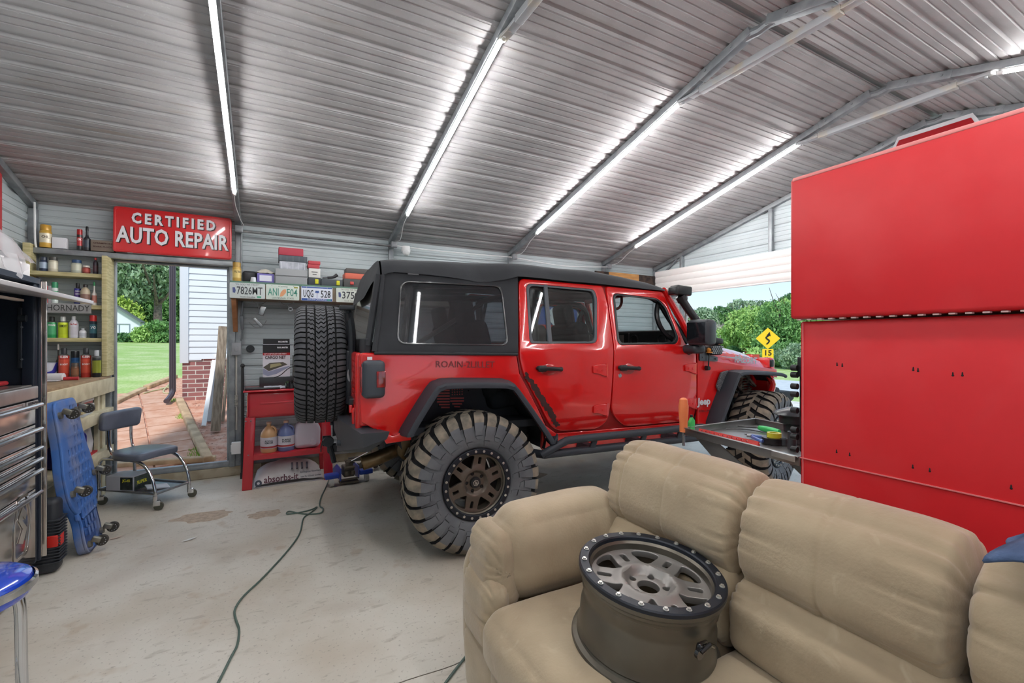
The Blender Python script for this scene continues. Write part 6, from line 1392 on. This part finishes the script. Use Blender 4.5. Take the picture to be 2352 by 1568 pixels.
b = B(); b.add(plate([(-.125, .222), (.125, .222), (.125, .247), (-.125, .247)], (), .003), T(0, -.0265, 0) @ FACE, 0); obj('red_band', b, canm('a8262c'), t_)
b = B(); b.add(text('CARGO NET', .042, .0004, .001, width=.19), T(-.01, -.0285, .198) @ FACE, 0); obj('lettering', b, canm('43282c'), t_, weld=False)
b = B(); b.add(text('HAUL-MASTER', .02, .0004, .001, width=.10), T(.055, -.0285, .30) @ FACE, 0); b.add(text('50" X 80" MULTI USE MESH', .016, .0004, .0006, width=.20), T(-.01, -.0288, .235) @ FACE, 0); b.add(text('HAUL-MASTER', .02, .0004, .001, width=.09), T(.06, .0125, .36) @ FACE, 0); obj('printing', b, canm('e6e6e8'), t_, weld=False)
b = B(); b.add(plate([(-.122, .10), (-.06, .145), (.06, .150), (.10, .125), (-.07, .06)], (), .001), T(0, -.0268, 0) @ FACE, 0); pb_ = obj('bed_picture', b, canm('5a554c'), t_); b = B(); b.add(plate([(-.06, .09), (-.055, .13), (.03, .14), (.05, .12)], (), .001), T(0, -.0276, 0) @ FACE, 0); obj('net_picture', b, canm('a79f78'), pb_)
b = B(); b.add(plate([(-.122, .09), (-.07, .055), (.02, .085), (.12, .11), (.12, .10), (.0, .03), (-.08, .01), (-.122, .03)], (), .001), T(0, -.0268, 0) @ FACE, 0); obj('truck_picture', b, canm('9599b2'), t_)
b = B(); b.grid(12, 6, lambda a, c: (-.01+.22*a, 5.02+.10*c, WT+.006+.02*math.sin(c*PI)+.01*noise.noise(V((a*7, c*4, 0))))); tag(obj('plastic_wrap', b, mat('wrap_silver', 'b9bbc6', .2)), 'flattened silvery plastic wrap on the front of the parts washer', 'wrap')
b = B(); b.box((0, 0, .008), (.30, .16, .016), bev=.005); o = tag(obj('rubber_mat', b, canm('2a2a2c')), 'thin black mat at the left front of the parts washer', 'mat'); o.location = (-.02, 5.06, WT)
b = B(); b.lathe([(0, 0), (.075, 0), (.075, .05), (.0, .05)], 24)
for i in range(8): b.cyl((.05*math.cos(i*.785), .05*math.sin(i*.785), .05), (.05*math.cos(i*.785), .05*math.sin(i*.785), .07), .012, n=8)
o = tag(obj('wheel_hub', b, mat('gloss_black', '1b1b1d', .15, coat=1)), 'glossy black round hub part on the parts washer next to the spare tire', 'car part'); o.location = (.245, 5.05, WT)
b = B(); b.box((0, 0, .11), (.09, .10, .22), bev=.006); o = tag(obj('dark_carton', b, canm('4c524e')), 'dark carton half hidden behind the spare tire on the parts washer', 'box'); o.location = (.30, 5.30, WT+.10)
b = B(); b.tube([(.08, 5.15, WT+.10), (.14, 5.10, WT+.13), (.22, 5.09, WT+.20), (.33, 5.08, WT+.22)], .004, 6, k=4); tag(obj('black_wire', b, black), 'thin black wire arching over the parts washer top', 'wire')
# blue trolley jack behind the bumper
tj = thing('trolley_jack', 'blue floor jack behind the rear bumper of the red car', 'jack', (.73, 4.66, 0), R(3)); bl_ = mat('jack_blue', '2c4bb0', .35)
for s in (-1, 1): b = B(); b.add(plate([(0, .05), (.40, .03), (.40, .08), (.2, .17), (0, .17)], (), .008), T(s*.085, 0, 0) @ M.Rotation(R(90), 4, 'Z') @ FACE, 0); b.box((s*.16, .05, .10), (.13, .09, .045), bev=.01); obj('side_frame', b, bl_, tj)
b = B(); b.box((0, .0, .06), (.165, .02, .012)); b.box((0, .10, .12), (.10, .14, .10), bev=.01); b.cyl((-.05, .02, .165), (.05, .02, .165), .014, n=12); b.cyl((-.03, .0, .10), (-.03, .0, .135), .02, n=12); b.cyl((.03, .0, .10), (.03, .0, .135), .02, n=12); b.tube([(0, .05, .15), (-.04, .03, .24), (0, .02, .22), (.05, .05, .20)], .01, 6); b.box((0, .06, .02), (.17, .1, .02)); b.box((0, .04, .20), (.07, .04, .08), bev=.01); obj('pump', b, mat('jack_metal', '6f675c', .5, .6), tj)
for s in (-1, 1): b = B(); b.cyl((s*.165-.018, .03, .042), (s*.165+.018, .03, .042), .040, n=18); obj('wheel', b, canm('bdbab4'), tj)
b = B(); b.tube([(0, .03, .22), (.10, .0, .27), (.26, -.05, .35), (.33, -.06, .37)], .006, 8, k=3); obj('rod', b, chrome, tj)
# jumble of axle-stand parts further under the car
b = B(); rnd = random.Random(9)
for i in range(9): b.cyl((.80+.05*i, 4.93+.02*i, .05+.05*rnd.random()), (.82+.05*i, 5.02+.02*i, .06+.05*rnd.random()), .03+.01*rnd.random(), n=12)
b.box((.98, 5.02, .16), (.42, .05, .04)); b.box((1.13, 4.95, .07), (.02, .02, .15)); tag(obj('axle_stand', b, mat('stand_grime', '55504a', .7, .4)), 'grimy jack hardware lying behind the blue jack under the exhaust', 'hardware')
# extension cords
def cordz(name, pts, label, r_=.0055):
    b = B(); b.tube([at(x, y, 'Z', r_+.001) for x, y in pts], r_, 8, k=6); tag(obj(name, b, mat('green_cord', '55685f', .5)), label, 'cord')
cordz('extension_cord', [(757, 1095), (750, 1115), (738, 1140), (734, 1160), (742, 1168), (735, 1178), (700, 1180), (665, 1174), (660, 1180), (690, 1176), (715, 1170), (728, 1164), (715, 1176), (697, 1190), (688, 1225), (660, 1265), (605, 1325), (560, 1368), (540, 1398), (541, 1420), (549, 1445), (545, 1480), (530, 1510), (505, 1560), (470, 1620)], 'long grey-green extension cord snaking from the jack across the floor')
cordz('extension_cord', [(1140, 1440), (1112, 1462), (1082, 1490), (1066, 1512), (1040, 1545), (1000, 1600)], 'short length of green cord coming out beside the sofa')

# board and flag on the wall beyond the car
t_ = thing('picture_board', 'dark bark-edged board with a pale wooden plaque high on the wall above the car', 'picture', (5.05, 5.50, 2.34)); b = B(); b.box((0, 0, 0), (1.25, .02, .28), bev=.004); obj('board', b, mat('bark_print', '4a3a32', .8, c2='2b211d', ns=14), t_)
b = B(); b.box((-.05, -.013, .02), (.62, .012, .24), bev=.003); obj('plaque', b, mat('varnished_pine', 'cf9a5c', .5, c2='b9824a', ns=5, stretch=(1, 1, 6)), t_)
b = B(); [b.add(plate(roundpoly([(x-.04, z), (x-.02, z+.03), (x, z+.005), (x+.02, z+.03), (x+.045, z), (x+.01, z-.03), (x-.02, z-.02)], .006), (), .004), T(0, -.021, 0) @ FACE, 0) for x, z in ((-.10, .03), (.16, -.02))]; obj('bird_silhouette', b, black, t_)
t_ = thing('wall_flag', 'blue and red flag with a white splash hanging behind the car windows', 'flag', (3.62, 5.50, 1.68)); b = B()
def fl_(a, c): return (-.45+.90*a, -.015+.02*math.sin(a*9+c*2), -.28+.56*c)
b.grid(24, 14, fl_); b.bm.faces.ensure_lookup_table()
for f in b.bm.faces: f.material_index = 1 if f.calc_center_median().z > -.03 else 0
obj('cloth', b, [mat('flag_cloth_red', 'd8433c', .8), mat('flag_cloth_blue', '3f5fa8', .8)], t_)
b = B(); b.add(plate([(-.02, .02), (.08, -.08), (.10, -.04), (.16, -.08), (.17, -.02), (.26, -.02), (.22, .05), (.28, .10), (.20, .22), (.02, .20), (-.06, .12), (.0, .10)], (), .004), T(-.03, -.045, 0) @ FACE, 0); obj('white_splash', b, canm('e9ecef'), t_)
b = B(); b.lathe([(0, .07), (.05, .065), (.055, .03), (.055, 0), (.0, 0)], 24); b.ball((0, -.02, -.01), .045, n=18); b.cyl((0, -.055, -.02), (0, -.066, -.025), .02, n=12); o = tag(obj('security_camera', b, white), 'white dome security camera under the eave above the soft top', 'camera'); o.location = at(932, 578, 'Y', 5.50)
t_ = thing('framed_sign', 'red sign with a white border high on the front gable, above the cabinet', 'sign', (X1-.09, 1.93, 3.345)); b = B(); b.add(plate([(-.42, -.14), (.42, -.14), (.28, .15), (-.28, .15)], (), .02), FACEW, 0); obj('border', b, canm('d9d9dc'), t_); b = B(); b.add(plate([(-.37, -.115), (.37, -.115), (.27, .11), (-.27, .11)], (), .006), T(-.013, 0, 0) @ FACEW, 0); obj('panel', b, canm('a31a22'), t_)
# ================================================================== red cabinet on the right with its side tray
cabr = mat('cabinet_red', 'd2232a', .42, c2='d9383c', ns=2.5, cut=(.5, .75))
rc = thing('red_tool_cabinet', 'huge red tool cabinet with overhanging hutch, seen from behind, right side', 'tool cabinet', (2.02, .2, 0)); rc.location = (0, 0, 0)
YC = 1.126; YE = -.75
b = B(); b.box((2.33, (YC+YE)/2, .80), (.62, YC-YE, 1.37), bev=.008); bd = obj('body', b, cabr, rc)
b = B(); b.box((2.018, (YC+YE)/2, .9025), (.006, YC-YE, .004)); b.box((2.0185, YC-.012, .8), (.004, .003, 1.36)); obj('panel_seam', b, canm('e8898a'), rc)
b = B(); b.box((2.30, (YC+.022+YE)/2, 1.796), (.64, YC+.022-YE, .60), bev=.014); obj('hutch', b, cabr, rc)
b = B(); b.box((1.984, (YC+.02+YE)/2, 2.088), (.012, YC-YE, .016), bev=.004); obj('hutch_lip', b, mat('pale_edge', 'e58a88', .5), rc)  # lip in a paler red than the cabinet
b = B(); n = 46
for i in range(n): y = YC-.01-(YC-YE)*i/n; b.box((2.0, y, 1.492), (.02, .016, .005))
sl = obj('lit_vent_slot', b, canm('d8b9b4'), rc); tag(sl, kind='stuff')  # pale boxes for holes; light showing through is put into the colour
for px, py in ((1922, 835), (1934, 837), (2097, 846), (2108, 848), (1921, 1035), (1951, 1042), (2096, 1070), (2135, 1078), (2322, 1117), (2188, 858), (2210, 858)):
    q = at(px, py, 'X', 2.018); b = B(); b.ball((2.02, q.y, q.z), .006, (.5, .35, 1), 10); b.ball((2.02, q.y, q.z-.006), .0045, (.5, .8, .8), 8); obj('keyhole', b, blackm, bd)
for y in (1.0, -.5):
    b = B(); b.cyl((2.15, y-.025, .06), (2.15, y+.025, .06), .06, n=18); obj('caster', b, rubber, rc)
b = B(); b.box((2.3, .2, .10), (.5, 1.6, .04)); obj('base', b, black, rc)
# magnets and sockets on the cabinet end
t_ = thing('socket_rail', 'row of black sockets clinging to the end of the red cabinet', 'sockets', (2.06, YC+.012, 1.15)); b = B(); b.box((0, 0, -.06), (.02, .018, .34), bev=.003); obj('rail', b, black, t_)
for k, z in enumerate((.135, .105, .055, .02, -.05, -.135, -.165, -.22)): b = B(); b.cyl((-.03, .005, z), (-.03, .03, z), .013, n=12); obj('socket', b, black, t_)
b = B(); b.box((2.045, YC+.012, 1.29), (.02, .02, .085), bev=.003); tag(obj('magnet_block', b, black), 'small black magnet stuck on the cabinet end above the sockets', 'magnet')
b = B(); b.box((2.04, YC+.015, .735), (.03, .03, .075), bev=.004); tag(obj('rubber_bumper', b, black), 'black rubber corner block low on the cabinet end', 'bumper')
# fold-out side tray
tz = .90; stt = mat('tray_bare_steel', 'a2a3a2', .32, .85, c2='8b8c8b', ns=4)
P0, P1, P2 = V((2.136, 1.843, tz)), V((2.0, 1.135, tz)), V((2.80, 1.843, tz)); P3 = V((2.66, 1.135, tz)); P1 = V((2.03, 1.135, tz))
ty = thing('side_tray', 'fold-out steel side tray on the end of the red cabinet, littered with tools', 'tray', P0); o_ = V(P0)
l = lambda p: V(p)-o_
b = B(); lo = V((0, 0, -.035)); b.quad(*[l(p)+lo for p in (P0, P1, P3, P2)]); 
for A_, C_ in ((P0, P1), (P1, P3), (P3, P2), (P2, P0)): bar(b, l(A_)+lo*.5, l(C_)+lo*.5, .006, .042, bev=.001); bar(b, l(A_), l(C_), .018, .004, bev=.001)
obj('pan', b, stt, ty)
b = B(); q1_, q2_, q3_, q4_ = at(1590, 1000, 'X', 2.15), at(1640, 1008, 'X', 2.14), at(1690, 1085, 'X', 2.10), at(1622, 1062, 'X', 2.12)
mt_ = [l(q) for q in (V((2.15, 1.78, .86)), V((2.13, 1.62, .86)), V((2.10, 1.16, .62)), V((2.10, 1.16, .42)))]
b.quad(*mt_); b.quad(*[m_+V((.006, 0, 0)) for m_ in mt_]); obj('gusset', b, stt, ty)
b = B(); mt_ = [l(q) for q in (V((2.70, 1.80, .86)), V((2.70, 1.66, .86)), V((2.64, 1.16, .62)), V((2.64, 1.16, .42)))]; b.quad(*mt_); obj('gusset', b, stt, ty)
for px in (1577, 1604): q = at(px, 990, 'Y', 1.83); b = B(); b.tube([(q.x, 1.83, .86), (q.x+.005, 1.83, .78), (q.x+(.02 if px > 1590 else 0), 1.84, .70)], .009, 6, k=3); obj('strap', b, canm('6a6663'), ty)
def att(px, py, dz=.0): return at(px, py, 'Z', tz-.033+dz)
def shaft(name, pa, pb, pc, ra, rb, m1, label, cat='screwdriver', dz=.016):
    A_, Bm, C_ = att(*pa, dz), att(*pb, dz), att(*pc, dz); t_ = thing(name, label, cat, A_); z_ = V(A_)
    b = B(); b.tube([V(), (V(Bm)-z_)*.5, V(Bm)-z_], lambda u: ra*(.85+.3*math.sin(u*PI)), 12, k=3); obj('handle', b, m1, t_); b = B(); b.cyl(V(Bm)-z_, V(C_)-z_, rb, n=8); obj('shaft', b, canm('2c2c2e'), t_)
shaft('screwdriver', (1790, 992), (1744, 982), (1694, 978), .016, .006, canm('3fc46a'), 'green-handled screwdriver lying on the side tray')
t_ = thing('pry_bar_handle', 'orange tool handle standing upright at the tray corner before the car door', 'tool handle', (2.14, 1.85, .875)); q = at(1580, 912, 'Y', 1.85); b = B(); b.lathe([(0, 0), (.022, 0), (.022, .05), (.026, .10), (.028, .15), (.022, q.z-.885), (.012, q.z-.877), (0, q.z-.875)], 20); o = obj('grip', b, mat('orange_grip', 'e8834f', .5), t_)
b = B(); b.cyl((0, 0, -.08), (0, 0, .0), .008, n=8); obj('shaft', b, steel, t_)
t_ = thing('pocket_tool', 'small green tool handle standing beside the orange one', 'tool handle', (2.20, 1.845, .875)); b = B(); b.add(plate(roundpoly([(-.02, 0), (.018, 0), (.022, .06), (.0, .085), (-.022, .05)], .006), (), .02, .004), FACE, 0); obj('grip', b, canm('4fce6e'), t_); b = B(); b.box((.0, 0, .088), (.018, .012, .014), bev=.003); obj('cap', b, black, t_)
# red lattice socket rail along the near edge
A_, C_ = att(1596, 990, .03), att(1732, 1022, .03); d_ = (C_-A_); L_ = d_.length; t_ = thing('socket_tray', 'red lattice plastic rail lying along the near edge of the side tray', 'socket rail', A_+V((.03, 0, -.01)), math.atan2(d_.y, d_.x))
b = B(); hl = []; n = 11
for i in range(n):
    x0, x1 = .012+(L_-.06)*i/n, .012+(L_-.06)*(i+1)/n-.006; xm = (x0+x1)/2
    hl += [[(x0+.005, -.017), (x1-.005, -.017), (xm, -.003)], [(x0+.005, .017), (xm, .003), (x1-.005, .017)], [(x0, -.013), (xm-.006, 0), (x0, .013)], [(x1, -.013), (x1, .013), (xm+.006, 0)]]
b.add(plate([(0, -.024), (L_, -.024), (L_, .024), (0, .024)], hl, .008, 0), M.Rotation(R(68), 4, 'X'), 0); b.box((L_/2, -.012, -.024), (L_, .006, .012)); b.box((L_/2, .012, .006), (L_, .006, .01)); obj('rail', b, mat('red_plastic', 'd23a36', .4), t_)
b = B(); A_ = att(1668, 985, .006); b.tube([A_, att(1700, 985, .008), att(1730, 988, .008), att(1760, 994, .006)], .004, 6, k=3); tag(obj('pry_rod', b, canm('4a4c4e')), 'thin grey rod lying across the middle of the side tray', 'rod')
t_ = thing('pliers', 'blue-handled pliers lying on the tray between rail and tape', 'pliers', att(1722, 1000, .012)); z_ = V(t_.location)
for e in (0, 1): b = B(); b.tube([att(1728, 1000+3*e, .014)-z_, att(1740, 1003+6*e, .016)-z_, att(1752, 1004+9*e, .014)-z_], .009, 8, k=4); obj('handle', b, canm('4f6fb4'), t_)
b = B(); b.box((att(1722, 1000, .014)-z_), (.05, .022, .014), (0, 0, 20), bev=.004); b.box((att(1713, 996, .014)-z_), (.03, .012, .01), (0, 0, 35), bev=.003); obj('jaw', b, steel, t_)
q = att(1775, 1018); b = B(); b.lathe([(.03, 0), (.052, 0), (.052, .032), (.03, .032), (.03, 0)], 28); o = tag(obj('tape_roll', b, mat('tape_black', '1f2022', .35)), 'black tape roll on the side tray under the yellow one', 'tape'); o.location = q
b = B(); b.lathe([(.022, 0), (.034, 0), (.034, .024), (.022, .024), (.022, 0)], 28); o = tag(obj('tape_roll', b, mat('tape_yellow', 'd0cf3e', .3)), 'yellow tape roll stacked on the black one on the side tray', 'tape'); o.location = (q.x+.005, q.y-.004, q.z+.0325)
for px, py, r_, h_, lb in ((1801, 1022, .019, .035, 'short grey socket standing by the tape rolls'), (1819, 1030, .020, .085, 'tall grey deep socket by the cabinet end'), (1833, 1020, .018, .08, 'tall dark socket against the cabinet end')):
    b = B(); b.lathe([(r_*.7, h_-.01), (r_*.7, h_), (r_, h_), (r_, 0), (0, 0), (0, h_-.01), (r_*.7, h_-.01)], 22); o = tag(obj('socket', b, mat('impact_socket', '4e5257', .4, .5)), lb, 'socket'); o.location = att(px, py)
t_ = thing('air_filter', 'round black air filter cap stacked on the side tray next to the cabinet', 'car part', att(1822, 990)); b = B(); b.lathe([(0, 0), (.05, 0), (.052, .04), (.072, .05), (.075, .095), (0, .10)], 32); obj('housing', b, mat('filter_black', '202226', .4), t_); b = B(); b.lathe([(.104, .098), (.108, .103), (.09, .118), (.03, .142), (0, .145)], 36); b.lathe([(0, .095), (.10, .098)], 36); obj('cap', b, mat('filter_cap', '2f3237', .25), t_)
b = B(); A_, C_ = att(1775, 1034, .035), att(1829, 1048, .035); bar(b, A_, C_, .022, .003); bar(b, A_+V((-.010, 0, -.012)), C_+V((-.010, 0, -.012)), .003, .024); tag(obj('angle_strip', b, mat('aluminium', 'c9c8c4', .3, .8)), 'short aluminium angle lying on the near corner of the side tray', 'metal strip')

# ================================================================== the sofa
suede = mat('suede_tan', 'a8957b', .95, c2='bcaa8e', ns=3.2, cut=(.35, .65), bump=.12, bs=110, spec=.2)
t, p = nodes(suede); p.inputs['Sheen Weight'].default_value = .35; p.inputs['Sheen Roughness'].default_value = .5
base = p.inputs['Base Color'].links[0].from_socket
base = layer(t, p, base, 2.2, .55, .72, '94816a', .6, 6, .6); base = layer(t, p, base, 12, .62, .72, 'c9b99f', .35, 4, .8)
def cushion(b, c, d, n=(28, 28, 14), rnd_=.35, fold=0, seams=(), seed=0, puff=.0, pinch=0, rot=None, sq=None, depth=.012, wr=.005, ry=.035):
    """soft box; axis 1 is the long one.  folds gather at both ends of it, seams are positions along it"""
    t = bmesh.new(); bmesh.ops.create_cube(t, size=2)
    t.free(); t = bmesh.new(); N = n
    def face(ax, s):
        i, j = [k for k in range(3) if k != ax]
        g = [[None]*(N[j]+1) for _ in range(N[i]+1)]
        for a in range(N[i]+1):
            for e in range(N[j]+1):
                v = [0, 0, 0]; v[ax] = s; v[i] = -1+2*a/N[i]; v[j] = -1+2*e/N[j]; g[a][e] = t.verts.new(v)
        for a in range(N[i]):
            for e in range(N[j]): t.faces.new((g[a][e], g[a+1][e], g[a+1][e+1], g[a][e+1]))
    for ax in range(3): face(ax, -1); face(ax, 1)
    bmesh.ops.remove_doubles(t, verts=t.verts, dist=1e-5)
    hx, hy, hz_ = d[0]/2, d[1]/2, d[2]/2; h = (hx, hy, hz_); r = rnd_*min(h[0], h[2]); ry = min(ry, hy*.9); rr = (r, ry, r)
    m = M.Translation(c) @ (Euler([R(a) for a in rot]).to_matrix().to_4x4() if rot else M())
    for v in t.verts:
        q = V(v.co); qy = math.copysign(abs(q.y)**.8, q.y); p_ = V((q.x*hx, qy*hy, q.z*hz_))
        inner = V([max(-h[k]+rr[k], min(h[k]-rr[k], p_[k])) for k in range(3)]); dlt = V([(p_[k]-inner[k])/rr[k] for k in range(3)])
        if dlt.length > 1e-6:
            mx = max(abs(x) for x in dlt); dlt = dlt.normalized()*mx; p_ = inner+V([dlt[k]*rr[k] for k in range(3)])
        fy = 1-abs(q.y)**4; fx = 1-abs(q.x)**3; fz = 1-abs(q.z)**3
        p_.x += puff*(1 if q.x > 0 else -1)*abs(q.x)**2*fy*fz; p_.z += puff*(1 if q.z > 0 else -1)*abs(q.z)**2*fy*fx
        ed = hy-abs(p_.y); rad = V((p_.x, 0, p_.z)); rl = rad.length or 1; ang = math.atan2(p_.z, p_.x); off = 0
        if fold:
            a_ = ang*5+seed; sh = noise.noise(V((a_*1.4, seed*3.1, 0)))*1.6+.5*noise.noise(V((a_*3, seed, 7)))
            off -= fold*math.exp(-ed/.07)*max(0, sh)*2.2; off -= pinch*math.exp(-ed/.018)
        for s_ in seams:
            dd = abs(p_.y-s_)
            if dd < .04: off -= depth*math.exp(-(dd/.006)**2)-depth*.35*math.exp(-(dd/.02)**2)*math.sin(ang*55)*.5
        nz = noise.noise(V((p_.x*3+seed, p_.y*3, p_.z*3)))*1.5+noise.noise(V((p_.x*9, p_.y*7+seed, p_.z*9)))*.5+.35*abs(noise.noise(V((p_.x*14+p_.y*9, p_.y*5-p_.z*8, seed))))
        p_ += rad/rl*(off+nz*wr)
        v.co = m @ p_
    b.add(t, None, 0); return b
sf_ = thing('sofa', 'tan microsuede sofa with puffy cushions, seen over its seat in the foreground', 'sofa', (1.1, .6, 0)); sf_.location = (0, 0, 0)
b = B(); b.box((1.12, .45, .20), (.78, 2.0, .28), bev=.03); b.box((1.50, .45, .50), (.12, 2.0, .72), bev=.04); obj('frame', b, suede, sf_)
# upper back rolls
for i, (ya, yb, sm) in enumerate(((.925, 1.535, (-.02, .20)), (.40, .930, (.01,)), (-.20, .405, (0,)))):
    b = B(); cushion(b, (1.435, (ya+yb)/2, .785-.008*i), (.29, yb-ya, .345-.012*i), (26, 110, 36), .9, .010, sm, i*2.1+.4, .018, .018, rot=(0, 12, 0), depth=.006); obj('back_roll', b, suede, sf_, ang=0)
for i, (ya, yb) in enumerate(((.93, 1.50), (.40, .93), (-.20, .40))):
    b = B(); cushion(b, (1.36, (ya+yb)/2, .54), (.22, yb-ya+.01, .25), (18, 80, 24), .8, .007, (.02,), i+.7, .012, .012, depth=.005); obj('lumbar_roll', b, suede, sf_, ang=0)
for i, (ya, yb) in enumerate(((.945, 1.49), (.40, .942), (-.18, .398))):
    b = B(); cushion(b, (1.02, (ya+yb)/2, .337), (.68, yb-ya, .21), (44, 40, 18), .7, .0, (), i+3, .016, 0, depth=.004, ry=.05); obj('seat_cushion', b, suede, sf_, ang=0)
b = B(); cushion(b, (1.10, 1.60, .57), (.64, .27, .33), (50, 24, 30), .75, .0, (), 5.2, .015, 0, wr=.006, ry=.11); ar = obj('arm_pillow', b, suede, sf_, ang=0)
# stitch line over the arm
b = B(); cushion(b, (.795, 1.615, .53), (.13, .25, .30), (16, 34, 34), .9, .008, (), 8.3, .01, .012, wr=.009, ry=.06); b2 = cushion(b, (.755, 1.60, .38), (.10, .26, .26), (14, 34, 30), .9, .008, (), 2.3, .008, .01, wr=.009, ry=.06); obj('arm_gather', b, suede, sf_, ang=0)
b = B(); cushion(b, (1.13, 1.72, .33), (.82, .10, .62), (30, 8, 24), .6, 0, (), 1.1, .008, 0, wr=.006); cushion(b, (.775, 1.60, .17), (.10, .28, .34), (8, 18, 20), .5, 0, (), 6.1, .008, 0, wr=.012); obj('arm_side', b, suede, sf_, ang=0)
b = B(); cushion(b, (.755, .60, .185), (.09, 1.76, .30), (8, 90, 16), .5, 0, (), 4.4, .006, 0, wr=.015); obj('skirt', b, suede, sf_, ang=0)
for x, y in ((.80, 1.62), (1.5, 1.62), (.80, -.45), (1.5, -.45)): b = B(); b.box((x, y, .03), (.06, .06, .06), bev=.006); obj('foot', b, black, sf_)
b = B(); sc = mat('stitch', '8d7c61', .9)
def st_line(pts, r_=.0016):
    b.tube(pts, r_, 5, k=5)
# the loose wheel lying on the seat
lw = thing('loose_wheel', 'loose off-road alloy wheel with black bolted ring lying on the sofa seat', 'wheel', (1.085, 1.055, .0)); 
WB = .118
lp = lambda q: [(.190, q-.012), (.190, q-.055), (.194, q-.06), (.196, q-.09), (.180, q-.11), (.178, -WB*.7), (.190, -WB*.85), (.216, -WB), (.236, -WB-.004), (.241, -WB+.004), (.238, -WB+.012), (.224, -WB+.018), (.221, -WB+.024), (.224, -WB+.030), (.222, -WB+.036), (.219, -WB+.05), (.217, -.01), (.210, .018), (.209, .032), (.217, .050), (.219, .072), (.2215, .074), (.2235, .084), (.226, .087), (.2275, .096), (.233, .102), (.2345, q-.004), (.200, q-.002), (.190, q-.012)]
rm = make_wheel(lw, 'rim', None, face=silverm, barrel=bronzed, cap=False, bolts=20, facedepth=-.05, barrelW=WB, prof=lp)
lw.location = (1.062, 1.062, .447+WB); nrm = V((.02, -.10, 1)).normalized(); lw.rotation_euler = (V((0, 0, 1)).rotation_difference(nrm) @ Euler((0, 0, R(20))).to_quaternion()).to_euler(); rm.scale = (.95, .95, 1.0)
b = B(); b.box((-.03, -.222, .030), (.05, .014, .03), (0, 12, 8), bev=.006); b.cyl((-.05, -.225, .025), (-.05, -.235, .025), .016, n=14); b.tube([(-.05, -.235, .03), (-.02, -.238, .045), (.0, -.235, .03)], .006, 8); q = obj('valve_sensor', b, mat('gloss_black', '1b1b1d', .15, coat=1), lw); q.rotation_euler = (0, 0, R(-18))
b = B(); b.ball((0, -.1825, -.02), .012, (.5, .15, 1), 12); q = obj('green_sticker', b, canm('6fce86'), lw); q.rotation_euler = (0, 0, R(20))
b = B(); b.add(text('ICON', .026, .0006, .001), T(-.115, -.02, .078) @ M.Rotation(R(100), 4, 'Z'), 0); obj('lettering', b, canm('6d6a68'), lw, weld=False)
# jeans on the sofa back
b = B(); jm = mat('denim', '3f5273', .9, c2='52688c', ns=14, bump=.3, bs=120)
def jn(a, c):
    y = .32-.45*a; z = 1.0+.03*math.sin(a*7)+.05*math.sin(c*PI)*(.5+.5*a)-.06*max(0, (c-.6)); x = 1.25+.36*(1-c)+.02*noise.noise(V((a*5, c*5, 0))); return (x-.03, y+.02*math.sin(c*8), z)
b.grid(24, 20, jn); b.tube([(1.50, .31, .99), (1.42, .34, .975), (1.36, .335, .98), (1.30, .30, .975)], .008, 8, k=5); b.grid(8, 10, lambda a, c: (1.30+.2*c, .27-.06*a, 1.035+.09*a*math.sin(c*PI)))
o = tag(obj('jeans', b, jm, ang=0), 'blue denim garment thrown over the sofa back at the right edge', 'jeans'); k_ = o.modifiers.new('t', 'SOLIDIFY'); k_.thickness = .006
